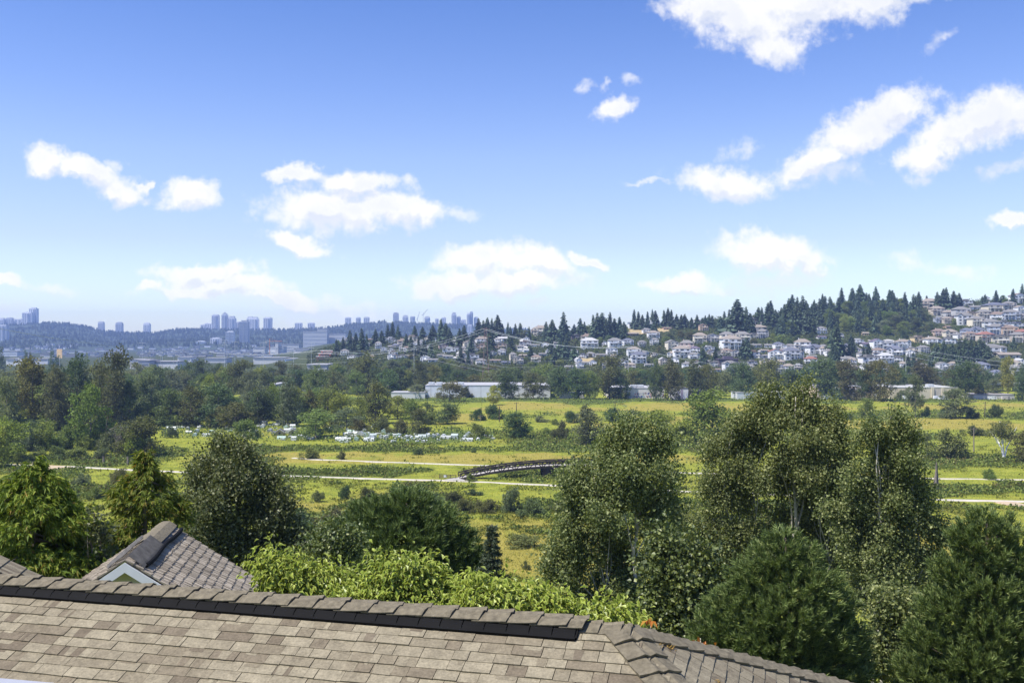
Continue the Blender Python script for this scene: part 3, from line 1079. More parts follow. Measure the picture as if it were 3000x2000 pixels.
FOL = {}
FOL['cottonwood'] = foliage('cottonwood_leaves', [(0, (0.073, 0.100, 0.039)), (0.5, (0.167, 0.200, 0.073)), (0.85, (0.259, 0.289, 0.108)), (1, (0.417, 0.438, 0.212))], 0.36, 0.48, 0.22, 0.008, 0.06)
FOL['poplar'] = foliage('dark_poplar_leaves', [(0, (0.053, 0.071, 0.030)), (0.5, (0.118, 0.139, 0.057)), (0.85, (0.193, 0.209, 0.092)), (1, (0.324, 0.328, 0.197))], 0.34, 0.48, 0.25, 0.0, 0.05)
FOL['cedar'] = foliage('cedar_sprays', [(0, (0.063, 0.102, 0.015)), (0.45, (0.135, 0.198, 0.025)), (0.8, (0.230, 0.295, 0.037)), (0.93, (0.292, 0.325, 0.050)), (1, (0.271, 0.180, 0.050))], 0.3, 0.6, 0.2, 0.0, 0.05)
FOL['cedar_rust'] = foliage('rusty_cedar_sprays', [(0, (0.059, 0.088, 0.014)), (0.4, (0.127, 0.171, 0.023)), (0.72, (0.215, 0.254, 0.035)), (0.93, (0.264, 0.243, 0.046)), (1, (0.293, 0.165, 0.040))], 0.3, 0.6, 0.2, 0.0, 0.05)
FOL['pine'] = foliage('pine_needles', [(0, (0.056, 0.090, 0.027)), (0.5, (0.118, 0.174, 0.051)), (0.85, (0.195, 0.265, 0.077)), (1, (0.296, 0.348, 0.128))], 0.15, 0.5, 0.3, 0.01, 0.08)
FOL['spruce'] = foliage('spruce_needles', [(0, (0.040, 0.056, 0.031)), (0.5, (0.072, 0.097, 0.053)), (1, (0.140, 0.172, 0.102))], 0.1, 0.55, 0.3, 0, 0.05)
FOL['dogwood'] = foliage('dogwood_leaves', [(0, (0.150, 0.213, 0.026)), (0.4, (0.251, 0.332, 0.042)), (0.8, (0.376, 0.452, 0.071)), (1, (0.526, 0.585, 0.150))], 0.35, 0.42, 0.5, 0.006, 0.04)
FOL['dogwood_rim'] = foliage('dogwood_leaf_margins', [(0, (0.357, 0.408, 0.082)), (1, (0.578, 0.606, 0.176))], 0.35, 0.42, 0.5, 0.0, 0.03)
FOL['maple'] = foliage('maple_leaves', [(0, (0.050, 0.068, 0.022)), (0.5, (0.108, 0.140, 0.042)), (0.9, (0.179, 0.207, 0.061)), (1, (0.249, 0.264, 0.080))], 0.25, 0.45, 0.4, 0.01, 0.08)
FOL['autumn'] = foliage('orange_red_leaves', [(0, (0.30, 0.05, 0.02)), (0.5, (0.48, 0.17, 0.04)), (1, (0.52, 0.36, 0.05))], 0.3, 0.5, 0.3, 0, 0.05)


def add_tree(name, loc, crownV, crownF, fmat, wood, wmat, label, cat, group=None, woods='trunk', extra=None):
    t = empty(name, loc)
    tag(t, label, cat, group)
    link('crown', mesh('crown', crownV, crownF, fmat), t)
    if wood is not None:
        link(woods, wood.mesh(woods, wmat, True), t)
    return t


def px_lobes(spec, Y, base):
    """lobes given where the picture shows them: (u, v, half width, half height, depth offset) in pixels, turned into metres round the base"""
    s = Y / F
    return [((u - 1500) * s - base[0], dy, ZC - (v - 1000) * s - base[2], ru * s, ru * s * 0.8, rv * s) for (u, v, ru, rv, dy) in spec]


def broadleaf(name, u, Y, spec, n_tips, per, size, fol, wmat, label, cat, seed, stems=((0, 0),), group=None, spread=0.35, aspect=0.75, droop=0.5, shell=0.5, twig=0.5, r0=0.22, n_limbs=70, zoff=0.0):
    rng = np.random.default_rng(seed)
    x = (u - 1500) / F * Y
    base = np.array((x, Y, gz(x, Y) + zoff))
    lobes = px_lobes(spec, Y, base)
    sub = []
    for l in lobes:                                   # every lobe breaks up into boughs of its own
        for _ in range(6):
            o = unit(rng.normal(size=3)) * rng.uniform(.40, 1.05) * np.array(l[3:6])
            q = rng.uniform(.26, .50)
            sub.append((l[0] + o[0], l[1] + o[1], l[2] + o[2] + l[5] * .1, l[3] * q, l[4] * q, l[5] * q * rng.uniform(.9, 1.4)))
    mains, lobes = lobes, sub
    tips, d, k = in_lobes(rng, lobes, n_tips, shell)
    outd = unit(d * 0.7 + unit(tips - np.array((0, 0, np.mean(tips[:, 2])))) * 0.4 + np.array((0, 0, 0.45)))
    V, Q = tips_to_leaves(rng, tips, outd, per, spread, size, aspect, droop, 0.6, 0.12, twig)
    wd = MB()
    top = max(l[2] for l in mains) - .3
    tops = []
    for si, (sx, lean) in enumerate(stems):
        a = np.array((sx, 0, -0.5))
        tp = np.array((sx + lean, 0.0, top * (1.0 if si == 0 else 0.55)))
        ben = rng.normal(size=3) * .35 * np.array((1, 1, 0))
        pts = [a + (tp - a) * np.array((t ** 1.7, t, t)) + ben * math.sin(t * 5) * t + rng.normal(size=3) * 0.10 * np.array((1, 1, 0)) * (t > 0) for t in np.linspace(0, 1, 9)]
        wd.tube(pts, [r0 * (1 - 0.88 * t) for t in np.linspace(0, 1, 9)], 8)
        tops.append((a, tp))
    L = np.array(lobes)
    for l in np.array(mains):
        a, tp = tops[int(np.argmin([abs(l[0] - (s + q)) for s, q in stems]))]
        zt_ = (l[2] - l[5] * 0.9 - 0.15 * top - a[2]) / (tp[2] - a[2])
        zt_ = float(np.clip(zt_, 0.08, 0.9))
        s = a + (tp - a) * zt_
        limb(wd, s, l[:3] + np.array((0, 0, l[5] * .2)), r0 * (1 - 0.85 * zt_) * 0.55, 0.03, rng, 6, 5, 0.06)
    for i in rng.choice(len(tips), min(n_limbs, len(tips)), replace=False):
        l = L[k[i]]
        limb(wd, l[:3] - np.array((0, 0, l[5] * rng.uniform(0, .6))), tips[i], 0.035, 0.008, rng, 4, 3, 0.08)
    return add_tree(name, base, V, Q, fol, wd, wmat, label, cat, group)


# ---- foreground broadleaved trees
broadleaf('cottonwood', 1868, 47, [(1880, 1300, 75, 65, 0), (1800, 1330, 75, 60, 0), (1945, 1350, 60, 65, .5), (1740, 1410, 75, 65, 0), (1860, 1400, 95, 75, -.5), (1960, 1440, 55, 60, 0), (1710, 1490, 70, 60, .3), (1820, 1500, 100, 60, -1),
          (1930, 1520, 70, 60, 0), (1690, 1560, 55, 42, 0), (1770, 1590, 75, 45, .6), (1960, 1600, 60, 50, 1), (1720, 1650, 70, 45, 0), (1800, 1690, 70, 50, 1), (1640, 1690, 65, 55, -.3), (1610, 1630, 32, 45, -.3), (1660, 1750, 80, 45, 0), (1905, 1670, 45, 40, 1.5), (1850, 1255, 34, 26, 0), (1880, 1745, 90, 45, .5), (1760, 1760, 80, 40, .5), (1840, 1630, 55, 45, 1.2), (1975, 1500, 45, 60, .5), (1660, 1620, 45, 45, .5)],
          1500, 52, 0.125, FOL['cottonwood'], M['pale_bark'], 'cottonwood with a pale forked trunk and oval crown, hiding the bridge end', 'tree', 101, ((0, -.1), (-.05, -1.6)), r0=0.17, spread=0.22)
broadleaf('cottonwood', 2312, 58, [(2330, 1200, 60, 60, 0), (2250, 1185, 50, 50, 0), (2400, 1215, 60, 55, 0), (2230, 1270, 80, 65, 0), (2330, 1290, 100, 75, -1), (2430, 1300, 75, 70, 0), (2160, 1340, 80, 60, 0), (2270, 1380, 100, 70, -1), (2390, 1390, 95, 70, 0),
          (2120, 1430, 85, 65, 0), (2220, 1470, 90, 60, 1), (2440, 1420, 70, 70, 0), (2090, 1530, 85, 60, 0), (2180, 1570, 80, 60, 0), (2350, 1480, 60, 50, 1.5), (2450, 1530, 60, 60, 0), (2060, 1610, 60, 50, 0), (2250, 1150, 30, 26, 0), (2350, 1145, 30, 28, 0), (2440, 1235, 40, 45, 0), (2400, 1600, 70, 60, 1), (2150, 1660, 90, 60, .5), (2270, 1630, 90, 60, 1.5), (2340, 1560, 70, 55, 1.6), (2450, 1660, 80, 60, .8), (2040, 1700, 70, 50, .8), (2330, 1380, 80, 60, 1), (2480, 1480, 60, 60, .8), (2020, 1560, 45, 45, .4), (2280, 1260, 70, 60, .6), (2480, 1310, 45, 50, .3), (2475, 1390, 55, 55, .3), (2150, 1260, 45, 45, .2), (2190, 1330, 60, 50, .4), (2390, 1290, 60, 55, .5)],
          2500, 50, 0.135, FOL['cottonwood'], M['pale_bark'], 'biggest cottonwood with pale upright trunk, its top breaking the warehouse line', 'tree', 102, ((0, .5), (.05, 2.6), (-.05, -2.4)), r0=0.22, spread=0.25)
broadleaf('cottonwood', 2560, 52, [(2620, 1270, 40, 45, 0), (2560, 1300, 45, 50, 0), (2660, 1310, 35, 50, 0), (2600, 1360, 75, 60, 0), (2520, 1400, 60, 60, 0), (2650, 1410, 50, 60, 0), (2580, 1460, 80, 60, 0), (2660, 1490, 50, 40, 0), (2500, 1500, 60, 60, .5), (2570, 1560, 70, 55, 0),
          (2690, 1540, 55, 40, 0), (2720, 1490, 32, 32, 0), (2640, 1600, 60, 45, 0), (2520, 1610, 65, 50, 0), (2720, 1640, 45, 35, 0), (2600, 1680, 80, 45, 0), (2690, 1700, 50, 35, 0), (2540, 1740, 60, 50, 1), (2625, 1232, 20, 28, 0), (2650, 1760, 80, 45, .8), (2740, 1560, 40, 35, 0), (2560, 1640, 80, 55, 1), (2690, 1450, 40, 45, 0), (2500, 1580, 60, 55, .6)],
          1500, 52, 0.13, FOL['cottonwood'], M['pale_bark'], 'cottonwood with ragged branches reaching towards the yellow field, before the snag', 'tree', 103, ((0, .5), (.05, 2.0)), r0=0.15, spread=0.23)
broadleaf('poplar', 690, 44, [(650, 1340, 48, 45, 0), (720, 1340, 40, 40, 0), (600, 1390, 60, 50, 0), (690, 1400, 75, 60, -.5), (790, 1395, 40, 42, 0), (580, 1460, 65, 55, 0), (680, 1480, 85, 60, -.6), (790, 1460, 65, 60, 0), (610, 1540, 70, 55, 0), (720, 1560, 85, 60, -.5), (830, 1530, 60, 60, 0),
          (860, 1600, 55, 50, 0), (760, 1640, 90, 55, 0), (650, 1620, 70, 50, 0), (870, 1660, 50, 40, 0), (640, 1315, 22, 20, 0), (715, 1308, 20, 18, 0)],
          1250, 52, 0.115, FOL['poplar'], M['bark'], 'dark grey green poplar with glinting leaves behind the shake roof', 'tree', 104, ((0, 0), (.3, 1.2), (-.3, -.8)), r0=0.22, spread=0.20)
broadleaf('maple', 1990, 38, [(1960, 1640, 60, 55, 0), (2040, 1640, 50, 55, 0), (1990, 1720, 80, 55, -.5), (1930, 1770, 60, 50, 0), (2030, 1790, 70, 50, 0), (1990, 1850, 70, 45, 0), (1900, 1830, 50, 40, 0), (1960, 1830, 70, 45, -.6), (2060, 1720, 60, 50, .5), (2080, 1830, 60, 50, .3)],
          560, 34, 0.15, FOL['maple'], M['dark_bark'], 'dark green maple low between the cottonwood and the pine', 'tree', 105, ((0, 0),), r0=0.16, spread=0.32, aspect=0.9)
broadleaf('alder', 2640, 40, [(2600, 1800, 70, 50, 0), (2690, 1790, 60, 45, 0), (2560, 1870, 70, 50, 0), (2660, 1880, 70, 50, 0), (2600, 1950, 80, 50, 0), (2700, 1960, 60, 45, 0), (2520, 1930, 50, 45, 0)],
          430, 30, 0.15, FOL['cottonwood'], M['bark'], 'thin alder with a bare dark stem between the two pines', 'tree', 106, ((.25, .0),), r0=0.12, spread=0.34)
broadleaf('hazel', 985, 36, [(970, 1560, 40, 40, 0), (1010, 1600, 45, 45, 0), (960, 1630, 40, 40, 0)],
          150, 30, 0.12, FOL['maple'], M['bark'], 'dull green hazel bush squeezed between poplar and pine', 'shrub', 107, ((0, 0), (.2, .3)), r0=0.06, spread=0.28, n_limbs=25)
broadleaf('sapling', 296, 27, [(275, 1505, 14, 16, 0), (300, 1560, 20, 18, 0), (262, 1580, 12, 14, 0), (310, 1625, 14, 12, 0)],
          26, 26, 0.11, FOL['poplar'], M['bark'], 'thin sapling with sparse leaves between the two golden cedars', 'tree', 108, ((0, 0),), r0=0.03, spread=0.14, n_limbs=12, twig=.2)


# ---- pines: shoots of needles over a domed or conical crown
def pine(name, u, Y, spec, n_sh, label, seed, shoot=0.40, nd=30, fol='pine', up=0.9, group='pines below the house', r0=0.2, wid=0.024):
    rng = np.random.default_rng(seed)
    x = (u - 1500) / F * Y
    base = np.array((x, Y, gz(x, Y)))
    lobes = px_lobes(spec, Y, base)
    P, d, k = in_lobes(rng, lobes, n_sh, 0.33)
    P = P + rng.normal(size=P.shape) * 0.06
    cen = np.array((0, 0, np.mean(P[:, 2])))
    outw = unit(np.concatenate([P[:, :2], np.zeros((len(P), 1))], 1))
    A = unit(d * 0.55 + outw * 0.55 + np.array((0, 0, up)) + rng.normal(size=P.shape) * 0.22)
    Pn = np.repeat(P, nd, 0)
    An = np.repeat(A, nd, 0)
    t = rng.random((len(Pn), 1))
    Pn = Pn + An * shoot * t * 0.8
    Dn = unit(An * 1.0 + unit(rng.normal(size=Pn.shape)) * 0.7)
    V, Q = kites(Pn, Dn, rng, shoot * 0.62, wid / shoot * 2.2, 0.05, 0.2)
    wd = MB()
    top = max(l[2] + l[5] for l in lobes) - 0.3
    wd.tube([(0, 0, -.5), (0.03, 0, top * .5), (0, 0, top)], [r0, r0 * .6, .03], 8)
    for i in rng.choice(len(P), 110, replace=False):
        zz = max(0.3, P[i, 2] - np.hypot(P[i, 0], P[i, 1]) * 0.45)
        limb(wd, (0, 0, zz), P[i], 0.045, 0.012, rng, 5, 3, 0.04)
    return add_tree(name, base, V, Q, FOL[fol], wd, M['dark_bark'], label, 'tree', None)


pine('pine', 1190, 40, [(1190, 1512, 88, 60, 0), (1105, 1540, 85, 66, 0), (1270, 1556, 85, 66, 0), (1040, 1590, 85, 66, 0), (1180, 1590, 120, 75, -.6), (1330, 1618, 68, 60, 0), (1000, 1655, 80, 60, 0), (1120, 1670, 120, 64, -.6), (1270, 1680, 110, 62, 0), (1375, 1680, 52, 52, 0), (1100, 1730, 150, 52, 0)],
     4300, 'broad domed pine behind the pale dogwoods, beside a thin spruce', 201)
pine('pine', 2300, 30, [(2300, 1585, 38, 40, 0), (2270, 1640, 70, 55, 0), (2340, 1650, 60, 50, 0), (2230, 1710, 85, 60, 0), (2350, 1720, 90, 60, -.5), (2170, 1780, 90, 60, 0), (2290, 1790, 110, 65, -.7), (2420, 1790, 80, 60, 0), (2110, 1860, 90, 60, 0), (2240, 1870, 110, 60, -.6), (2380, 1870, 110, 60, -.3), (2480, 1880, 60, 50, 0),
     (2090, 1950, 90, 60, 0), (2260, 1960, 130, 60, -.5), (2430, 1960, 110, 60, 0), (2300, 2060, 250, 80, 0)],
     5000, 'dense conical pine rising right behind the descending hip of the roof', 202, shoot=0.31, wid=0.019)
pine('pine', 2890, 30, [(2880, 1540, 36, 36, 0), (2940, 1570, 50, 45, 0), (2840, 1590, 55, 45, 0), (2900, 1640, 75, 50, 0), (2980, 1660, 60, 55, 0), (2800, 1680, 60, 50, 0), (2880, 1730, 90, 55, -.3), (2980, 1750, 80, 55, 0), (2770, 1790, 80, 50, 0), (2900, 1830, 110, 60, -.5), (3010, 1850, 80, 60, 0), (2740, 1880, 80, 55, 0), (2860, 1920, 120, 60, -.5), (2980, 1950, 100, 60, 0), (2720, 1970, 90, 55, 0), (2860, 2050, 220, 80, 0)],
     4400, 'pine with upright candles at the right edge below the snag', 203, shoot=0.30, up=1.25, wid=0.02)


def spruce(u, Y, vt, vb, hw, label, seed):
    rng = np.random.default_rng(seed)
    x = (u - 1500) / F * Y
    base = np.array((x, Y, gz(x, Y)))
    s = Y / F
    top = ZC - (vt - 1000) * s - base[2]
    bot = ZC - (vb - 1000) * s - base[2]
    wd = MB()
    wd.tube([(0, 0, -.5), (0, 0, top)], [.12, .015], 7)
    Ps, As = [], []
    z = top - .15
    while z > bot:
        f = (top - z) / (top - bot)
        R = hw * s * (0.12 + 0.95 * f) * rng.uniform(.85, 1.1)
        nb = int(5 + 6 * f)
        for j in range(nb):
            an = j * 2 * math.pi / nb + rng.uniform(-.25, .25)
            r = R * rng.uniform(.7, 1.15)
            tip = np.array((math.cos(an) * r, math.sin(an) * r, z - r * 0.12 + r * r * 0.06))
            st = np.array((0, 0, z))
            wd.tube([st, (st + tip) / 2 + np.array((0, 0, -.04)), tip], [.018, .012, .006], 4)
            m = int(26 + 60 * r)
            t = rng.uniform(.12, 1, (m, 1))
            Ps.append(st + (tip - st) * t + rng.normal(size=(m, 3)) * .03)
            As.append(unit(tip - st) * .8 + unit(rng.normal(size=(m, 3))) * .9)
        z -= 0.20 + 0.12 * f
    P, A = np.concatenate(Ps), np.concatenate(As)
    V, Q = kites(np.repeat(P, 4, 0), np.repeat(A, 4, 0) + rng.normal(size=(len(P) * 4, 3)) * .5, rng, 0.11, 0.22, .05)
    return add_tree('spruce', base, V, Q, FOL['spruce'], wd, M['dark_bark'], label, 'tree')


spruce(1440, 34, 1535, 1790, 68, 'thin young spruce with a bare pointed top beside the domed pine', 210)


# ---- western red cedars: hanging fans of scale leaves
def cedar(u, Y, vt, vb, prof, n_fan, fol, label, seed, leader=None):
    rng = np.random.default_rng(seed)
    x = (u - 1500) / F * Y
    base = np.array((x, Y, gz(x, Y)))
    s = Y / F
    top = ZC - (vt - 1000) * s - base[2]
    bot = ZC - (vb - 1000) * s - base[2]
    wd = MB()
    wd.tube([(0, 0, -.5), (0, 0, (top + bot) / 2), (0, 0, top)], [.16, .07, .006], 8)
    fr = rng.random(n_fan) ** 0.72
    R = np.interp(fr, [p[0] for p in prof], [p[1] for p in prof]) * s
    # boughs: fans sit along boughs that sweep out, dip and turn up
    nb = 170
    bf = np.sort(rng.random(nb) ** 0.8)
    ban = rng.uniform(0, 2 * math.pi, nb)
    bi = np.clip(np.searchsorted(bf, fr) + rng.integers(-3, 4, n_fan), 0, nb - 1)
    an = ban[bi] + rng.normal(size=n_fan) * 0.20
    t = rng.random(n_fan) ** 0.42
    bl = rng.uniform(.72, 1.12, nb)[bi]
    r = R * t * bl
    z = top - (top - bot) * bf[bi] - r * 0.20 + (r ** 2) * 0.05 + rng.normal(size=n_fan) * 0.12
    P = np.stack([np.cos(an) * r, np.sin(an) * r, z], 1)
    o = np.stack([np.cos(an), np.sin(an), np.zeros(n_fan)], 1)
    ax = unit(o * 0.7 + np.array((0, 0, -0.75)) + rng.normal(size=P.shape) * 0.35)
    side = unit(np.cross(ax, o + rng.normal(size=P.shape) * 0.5))
    Vs, Qs, off = [], [], 0
    k = 7
    for j in range(k):
        a = (j - (k - 1) / 2) * 0.34
        D = ax * math.cos(a) + side * math.sin(a)
        start = P + ax * (0.05 * abs(math.cos(a)))
        V, Q = kites(start, D + rng.normal(size=P.shape) * .1, rng, 0.19 - 0.022 * abs(j - 3), 0.24, 0.06, 0.3)
        Vs.append(V); Qs.append(Q + off); off += len(V)
    for i in range(nb):
        zz = top - (top - bot) * bf[i]
        rr = np.interp(bf[i], [p[0] for p in prof], [p[1] for p in prof]) * s
        c_, s_ = math.cos(ban[i]), math.sin(ban[i])
        wd.tube([(0, 0, zz), (c_ * rr * .5, s_ * rr * .5, zz - rr * .2), (c_ * rr * .9, s_ * rr * .9, zz - rr * .28 + rr * rr * .04)], [.03, .02, .008], 4)
    return add_tree('cedar', base, np.concatenate(Vs), np.concatenate(Qs), FOL[fol], wd, M['bark'], label, 'tree')


cedar(95, 27, 1352, 1800, [(0, 8), (.06, 45), (.14, 95), (.3, 160), (.5, 200), (.8, 225), (1, 235)], 11000, 'cedar', 'golden green cedar with drooping sprays at the left edge', 301)
cedar(425, 32, 1322, 1790, [(0, 6), (.04, 22), (.10, 40), (.17, 85), (.3, 112), (.5, 130), (.8, 140), (1, 150)], 7600, 'cedar_rust', 'golden cedar tinged rusty orange with a thin leader above the shake roof', 302)


# ---- pale dogwoods just beyond the ridge: drooping two-toned leaves
def dogwood(u, Y, spec, n_tips, per, label, seed, size=0.088, r0=0.07):
    rng = np.random.default_rng(seed)
    x = (u - 1500) / F * Y
    base = np.array((x, Y, gz(x, Y)))
    lobes = px_lobes([(a, b + 9, c, e, f) for (a, b, c, e, f) in spec], Y, base)
    tips, d, k = in_lobes(rng, lobes, n_tips, 0.28)
    P = np.repeat(tips, per, 0)
    D = np.repeat(unit(d + np.array((0, -.1, .5))), per, 0)
    P = P + D * rng.uniform(-.2, .2, (len(P), 1)) + rng.normal(size=P.shape) * 0.075
    A = D * 0.55 + rng.normal(size=P.shape) * .45 + np.array((0, 0, -0.85))
    st = rng.bit_generator.state
    V1, Q1 = kites(P, A, rng, size, 0.50, 0.22, 0.18, flat=np.array((0, -.4, 1.0)))
    # the green heart of the leaf lies a hair above its cream margin
    c = V1.reshape(-1, 4, 3)
    nrm = unit(np.cross(c[:, 2] - c[:, 0], c[:, 1] - c[:, 3]))
    mid = c.mean(1, keepdims=True)
    for sg in (1, -1):
        h = mid + (c - mid) * np.array((0.80, 0.66, 0.74, 0.66)).reshape(1, 4, 1) + nrm[:, None, :] * 0.002 * sg
        V1 = np.concatenate([V1, h.reshape(-1, 3)])
    n = len(c)
    Q = np.arange(12 * n).reshape(-1, 4)
    mi = np.concatenate([np.ones(n), np.zeros(2 * n)])
    wd = MB()
    for sx in (-.25, .1, .35):
        hz_ = np.mean([l[2] for l in lobes])
        wd.tube([(sx * .2, 0, -.4), (sx * .6, 0, hz_ * .45), (sx * 1.2, 0, hz_ * .85)], [r0, r0 * .7, .025], 6)
    for l in lobes:
        limb(wd, (rng.uniform(-.2, .2), 0, min(2.0, l[2] * .5)), l[:3], 0.035, 0.012, rng, 5, 5)
    for i in rng.choice(n_tips, 60, replace=False):
        l = lobes[k[i]]
        limb(wd, l[:3], tips[i], 0.012, 0.004, rng, 4, 3)
    t = empty('dogwood', base)
    tag(t, label, 'tree')
    link('crown', mesh('crown', V1, Q, [FOL['dogwood'], FOL['dogwood_rim']], mi), t)
    link('trunk', wd.mesh('trunk', M['bark'], True), t)
    return t


dogwood(800, 14.5, [(795, 1645, 44, 32, 0), (830, 1668, 55, 32, 0), (820, 1702, 40, 34, 0), (870, 1695, 60, 34, 0), (940, 1728, 70, 40, .3), (880, 1745, 80, 44, 0), (772, 1622, 18, 14, 0), (1000, 1735, 50, 30, .3), (880, 1790, 150, 60, 0)], 1250, 11,
        'pale dogwood with drooping cream edged leaves below the shake roof corner', 401)
dogwood(1170, 13.4, [(1140, 1680, 55, 40, 0), (1210, 1668, 60, 28, 0), (1275, 1660, 26, 14, 0), (1190, 1720, 90, 42, 0), (1100, 1740, 70, 40, 0), (1290, 1745, 70, 36, 0), (1240, 1775, 120, 50, 0), (1140, 1645, 22, 14, 0), (1060, 1770, 80, 50, 0)], 1250, 11,
        'pale dogwood with a raised clump of leaves in front of the domed pine', 402)
dogwood(1480, 12.6, [(1400, 1730, 55, 30, 0), (1470, 1752, 60, 34, 0), (1560, 1765, 60, 34, 0), (1440, 1790, 90, 42, 0), (1620, 1785, 50, 28, 0), (1540, 1810, 110, 42, 0), (1670, 1812, 40, 24, 0)], 1050, 11,
        'low pale dogwood along the ridge under the young spruce', 403)
dogwood(1800, 12.0, [(1770, 1802, 32, 22, 0), (1815, 1812, 34, 20, 0), (1845, 1826, 20, 12, 0), (1780, 1845, 55, 30, 0)], 330, 9,
        'small pale dogwood clump peeping over the end of the ridge vent', 404)
for (u, v, Y, lab) in ((1905, 1812, 11.5, 'single sprig of orange leaves on a thin stem above the hip'), (2052, 1868, 11.0, 'red and yellow leaf cluster peeping over the descending hip')):
    rng = np.random.default_rng(int(u))
    x, y, z = W(u, v, Y)
    b = np.array((x, y, gz(x, y)))
    n = 9 if u < 2000 else 30
    r = 0.025 if u < 2000 else 0.065
    P = rng.normal(size=(n, 3)) * np.array((r, r, r * .6)) + np.array((0, 0, z - b[2] - (0 if u < 2000 else .06)))
    V, Q = kites(P, rng.normal(size=(n, 3)) * .5 + np.array((0, 0, -.8)), rng, 0.085, .45, .2)
    wd = MB()
    wd.tube([(0, 0, -.3), (.05, 0, (z - b[2]) * .6), (0, 0, z - b[2])], [.02, .012, .004], 5)
    add_tree('maple_sprig', b, V, Q, FOL['autumn'], wd, M['pale_bark'], lab, 'shrub', None, 'stem')

# ------------------------------------------------------------------ prototypes of mid-distance trees (height 1, half width about 0.5)
def proto_tree(kind, seed):
    rng = np.random.default_rng(seed)
    lobes = []
    if kind == 'broad':
        for i in range(19):
            z = rng.uniform(.10, .88)
            R = 0.42 * math.sin(math.pi * min(max((z + .12) / 1.12, .05), .95)) ** .6
            a = rng.uniform(0, 6.28)
            r = R * rng.uniform(.25, .85)
            lobes.append((math.cos(a) * r, math.sin(a) * r, z, rng.uniform(.13, .21), rng.uniform(.13, .21), rng.uniform(.09, .14)))
        lobes.append((0, 0, .86, .16, .16, .13))
        n, per, ls, tr = 560, 10, .032, .22
    elif kind == 'tall':
        for i in range(24):
            z = rng.uniform(.08, .90)
            R = 0.40 * (math.sin(math.pi * min(max((z + .15) / 1.15, .08), .97)) ** .5)
            a = rng.uniform(0, 6.28)
            r = R * rng.uniform(.1, .8)
            lobes.append((math.cos(a) * r, math.sin(a) * r, z, rng.uniform(.10, .17), rng.uniform(.10, .17), rng.uniform(.07, .13)))
        lobes += [(0, 0, .92, .10, .10, .09), (.12, 0, .84, .12, .12, .09)]
        n, per, ls, tr = 620, 10, .027, .18
    elif kind == 'shrub':
        for i in range(20):
            a = rng.uniform(0, 6.28)
            r = rng.uniform(.05, .55)
            lobes.append((math.cos(a) * r, math.sin(a) * r, rng.uniform(.05, .85) * (1 - r * .95), rng.uniform(.10, .20), rng.uniform(.10, .20), rng.uniform(.10, .22)))
        n, per, ls, tr = 400, 10, .050, .06
    elif kind == 'column':
        for i in range(9):
            z = .12 + .83 * i / 8
            lobes.append((rng.normal() * .05, rng.normal() * .05, z, .26 * (1 - (z - .35) ** 2 * 1.4), .26 * (1 - (z - .35) ** 2 * 1.4), .10))
        n, per, ls, tr = 200, 9, .04, .08
    P, d, k = in_lobes(rng, lobes, n, .3)
    P[:, 2] = np.maximum(P[:, 2], .02)
    V, Q = tips_to_leaves(rng, P, unit(d + np.array((0, 0, .35))), per, ls * .75, ls, .85, .15, .5, .18)
    V[:, 2] = np.maximum(V[:, 2], .0)
    V[:, 2] *= 1.0 / np.percentile(V[:, 2], 99.7)
    ext = np.percentile(np.abs(V[:, :2]), 98)
    V[:, :2] *= 0.5 / ext
    wd = MB()
    if kind != 'shrub':
        wd.tube([(0, 0, -.03), (.008, 0, .3), (0, .01, .62), (0, 0, .85)], [.022, .018, .010, .004], 6)
        for l in lobes[:9]:
            limb(wd, (0, 0, max(.1, l[2] - .2)), l[:3], .009, .003, rng, 4, 3)
    else:
        for i in range(5):
            a = rng.uniform(0, 6.28)
            wd.tube([(0, 0, -.02), (math.cos(a) * .15, math.sin(a) * .15, .35), (math.cos(a) * .3, math.sin(a) * .3, .65)], [.02, .012, .005], 4)
    return mesh('crown', V, Q, M['mid_leaf']), wd.mesh('trunk', M['bark'], True)


def proto_conifer(seed, ragged=1.0, narrow=1.0):
    """fir of height 1: whorls of drooping boughs, crown and stem in one small mesh"""
    rng = np.random.default_rng(seed)
    mb_v, mb_q = [], []
    z = .985
    P, A = [], []
    lev = 0
    while z > .06:
        f = 1 - z
        R = (.02 + .20 * f ** .85) * narrow * rng.uniform(.8, 1.15)
        nb = int(5 + 8 * f)
        a0 = rng.uniform(0, 6.28)
        for j in range(nb):
            a = a0 + 6.283 * j / nb + rng.normal() * .2
            r = R * rng.uniform(.6, 1.15)
            o = np.array((math.cos(a), math.sin(a), 0))
            m = 3
            for q in range(m):
                t0 = q / m
                P.append(o * r * t0 + np.array((0, 0, z - r * t0 * .45 + rng.normal() * .004)))
                A.append(o + np.array((rng.normal() * .3, rng.normal() * .3, -.55 + rng.normal() * .25)))
                mb_v.append(r / m * 1.7 + .012)
        z -= .021 + .014 * f
        lev += 1
    P, A, S = np.array(P), np.array(A), np.array(mb_v)[:, None]
    V, Q = kites(P, A, rng, S, .75, .16, .15)
    n = len(V)
    wd = MB()
    wd.tube([(0, 0, -.03), (0, 0, .5), (0, 0, .97)], [.014, .009, .002], 5, False)
    V2 = np.concatenate([V, np.array(wd.v)])
    Q2 = np.concatenate([Q, np.array(wd.q) + n])
    mi = np.concatenate([np.zeros(len(Q)), np.ones(len(wd.q))])
    return mesh('conifer', V2, Q2, [M['fir_leaf'], M['dark_bark']], mi)


PROTO = {k: [proto_tree(k, 500 + 10 * i + j) for j in range(n)] for i, (k, n) in enumerate((('broad', 4), ('tall', 4), ('shrub', 4), ('column', 2)))}
FIRS = [proto_conifer(600 + i, narrow=(1.0, 1.25, .85, 1.1)[i]) for i in range(4)]

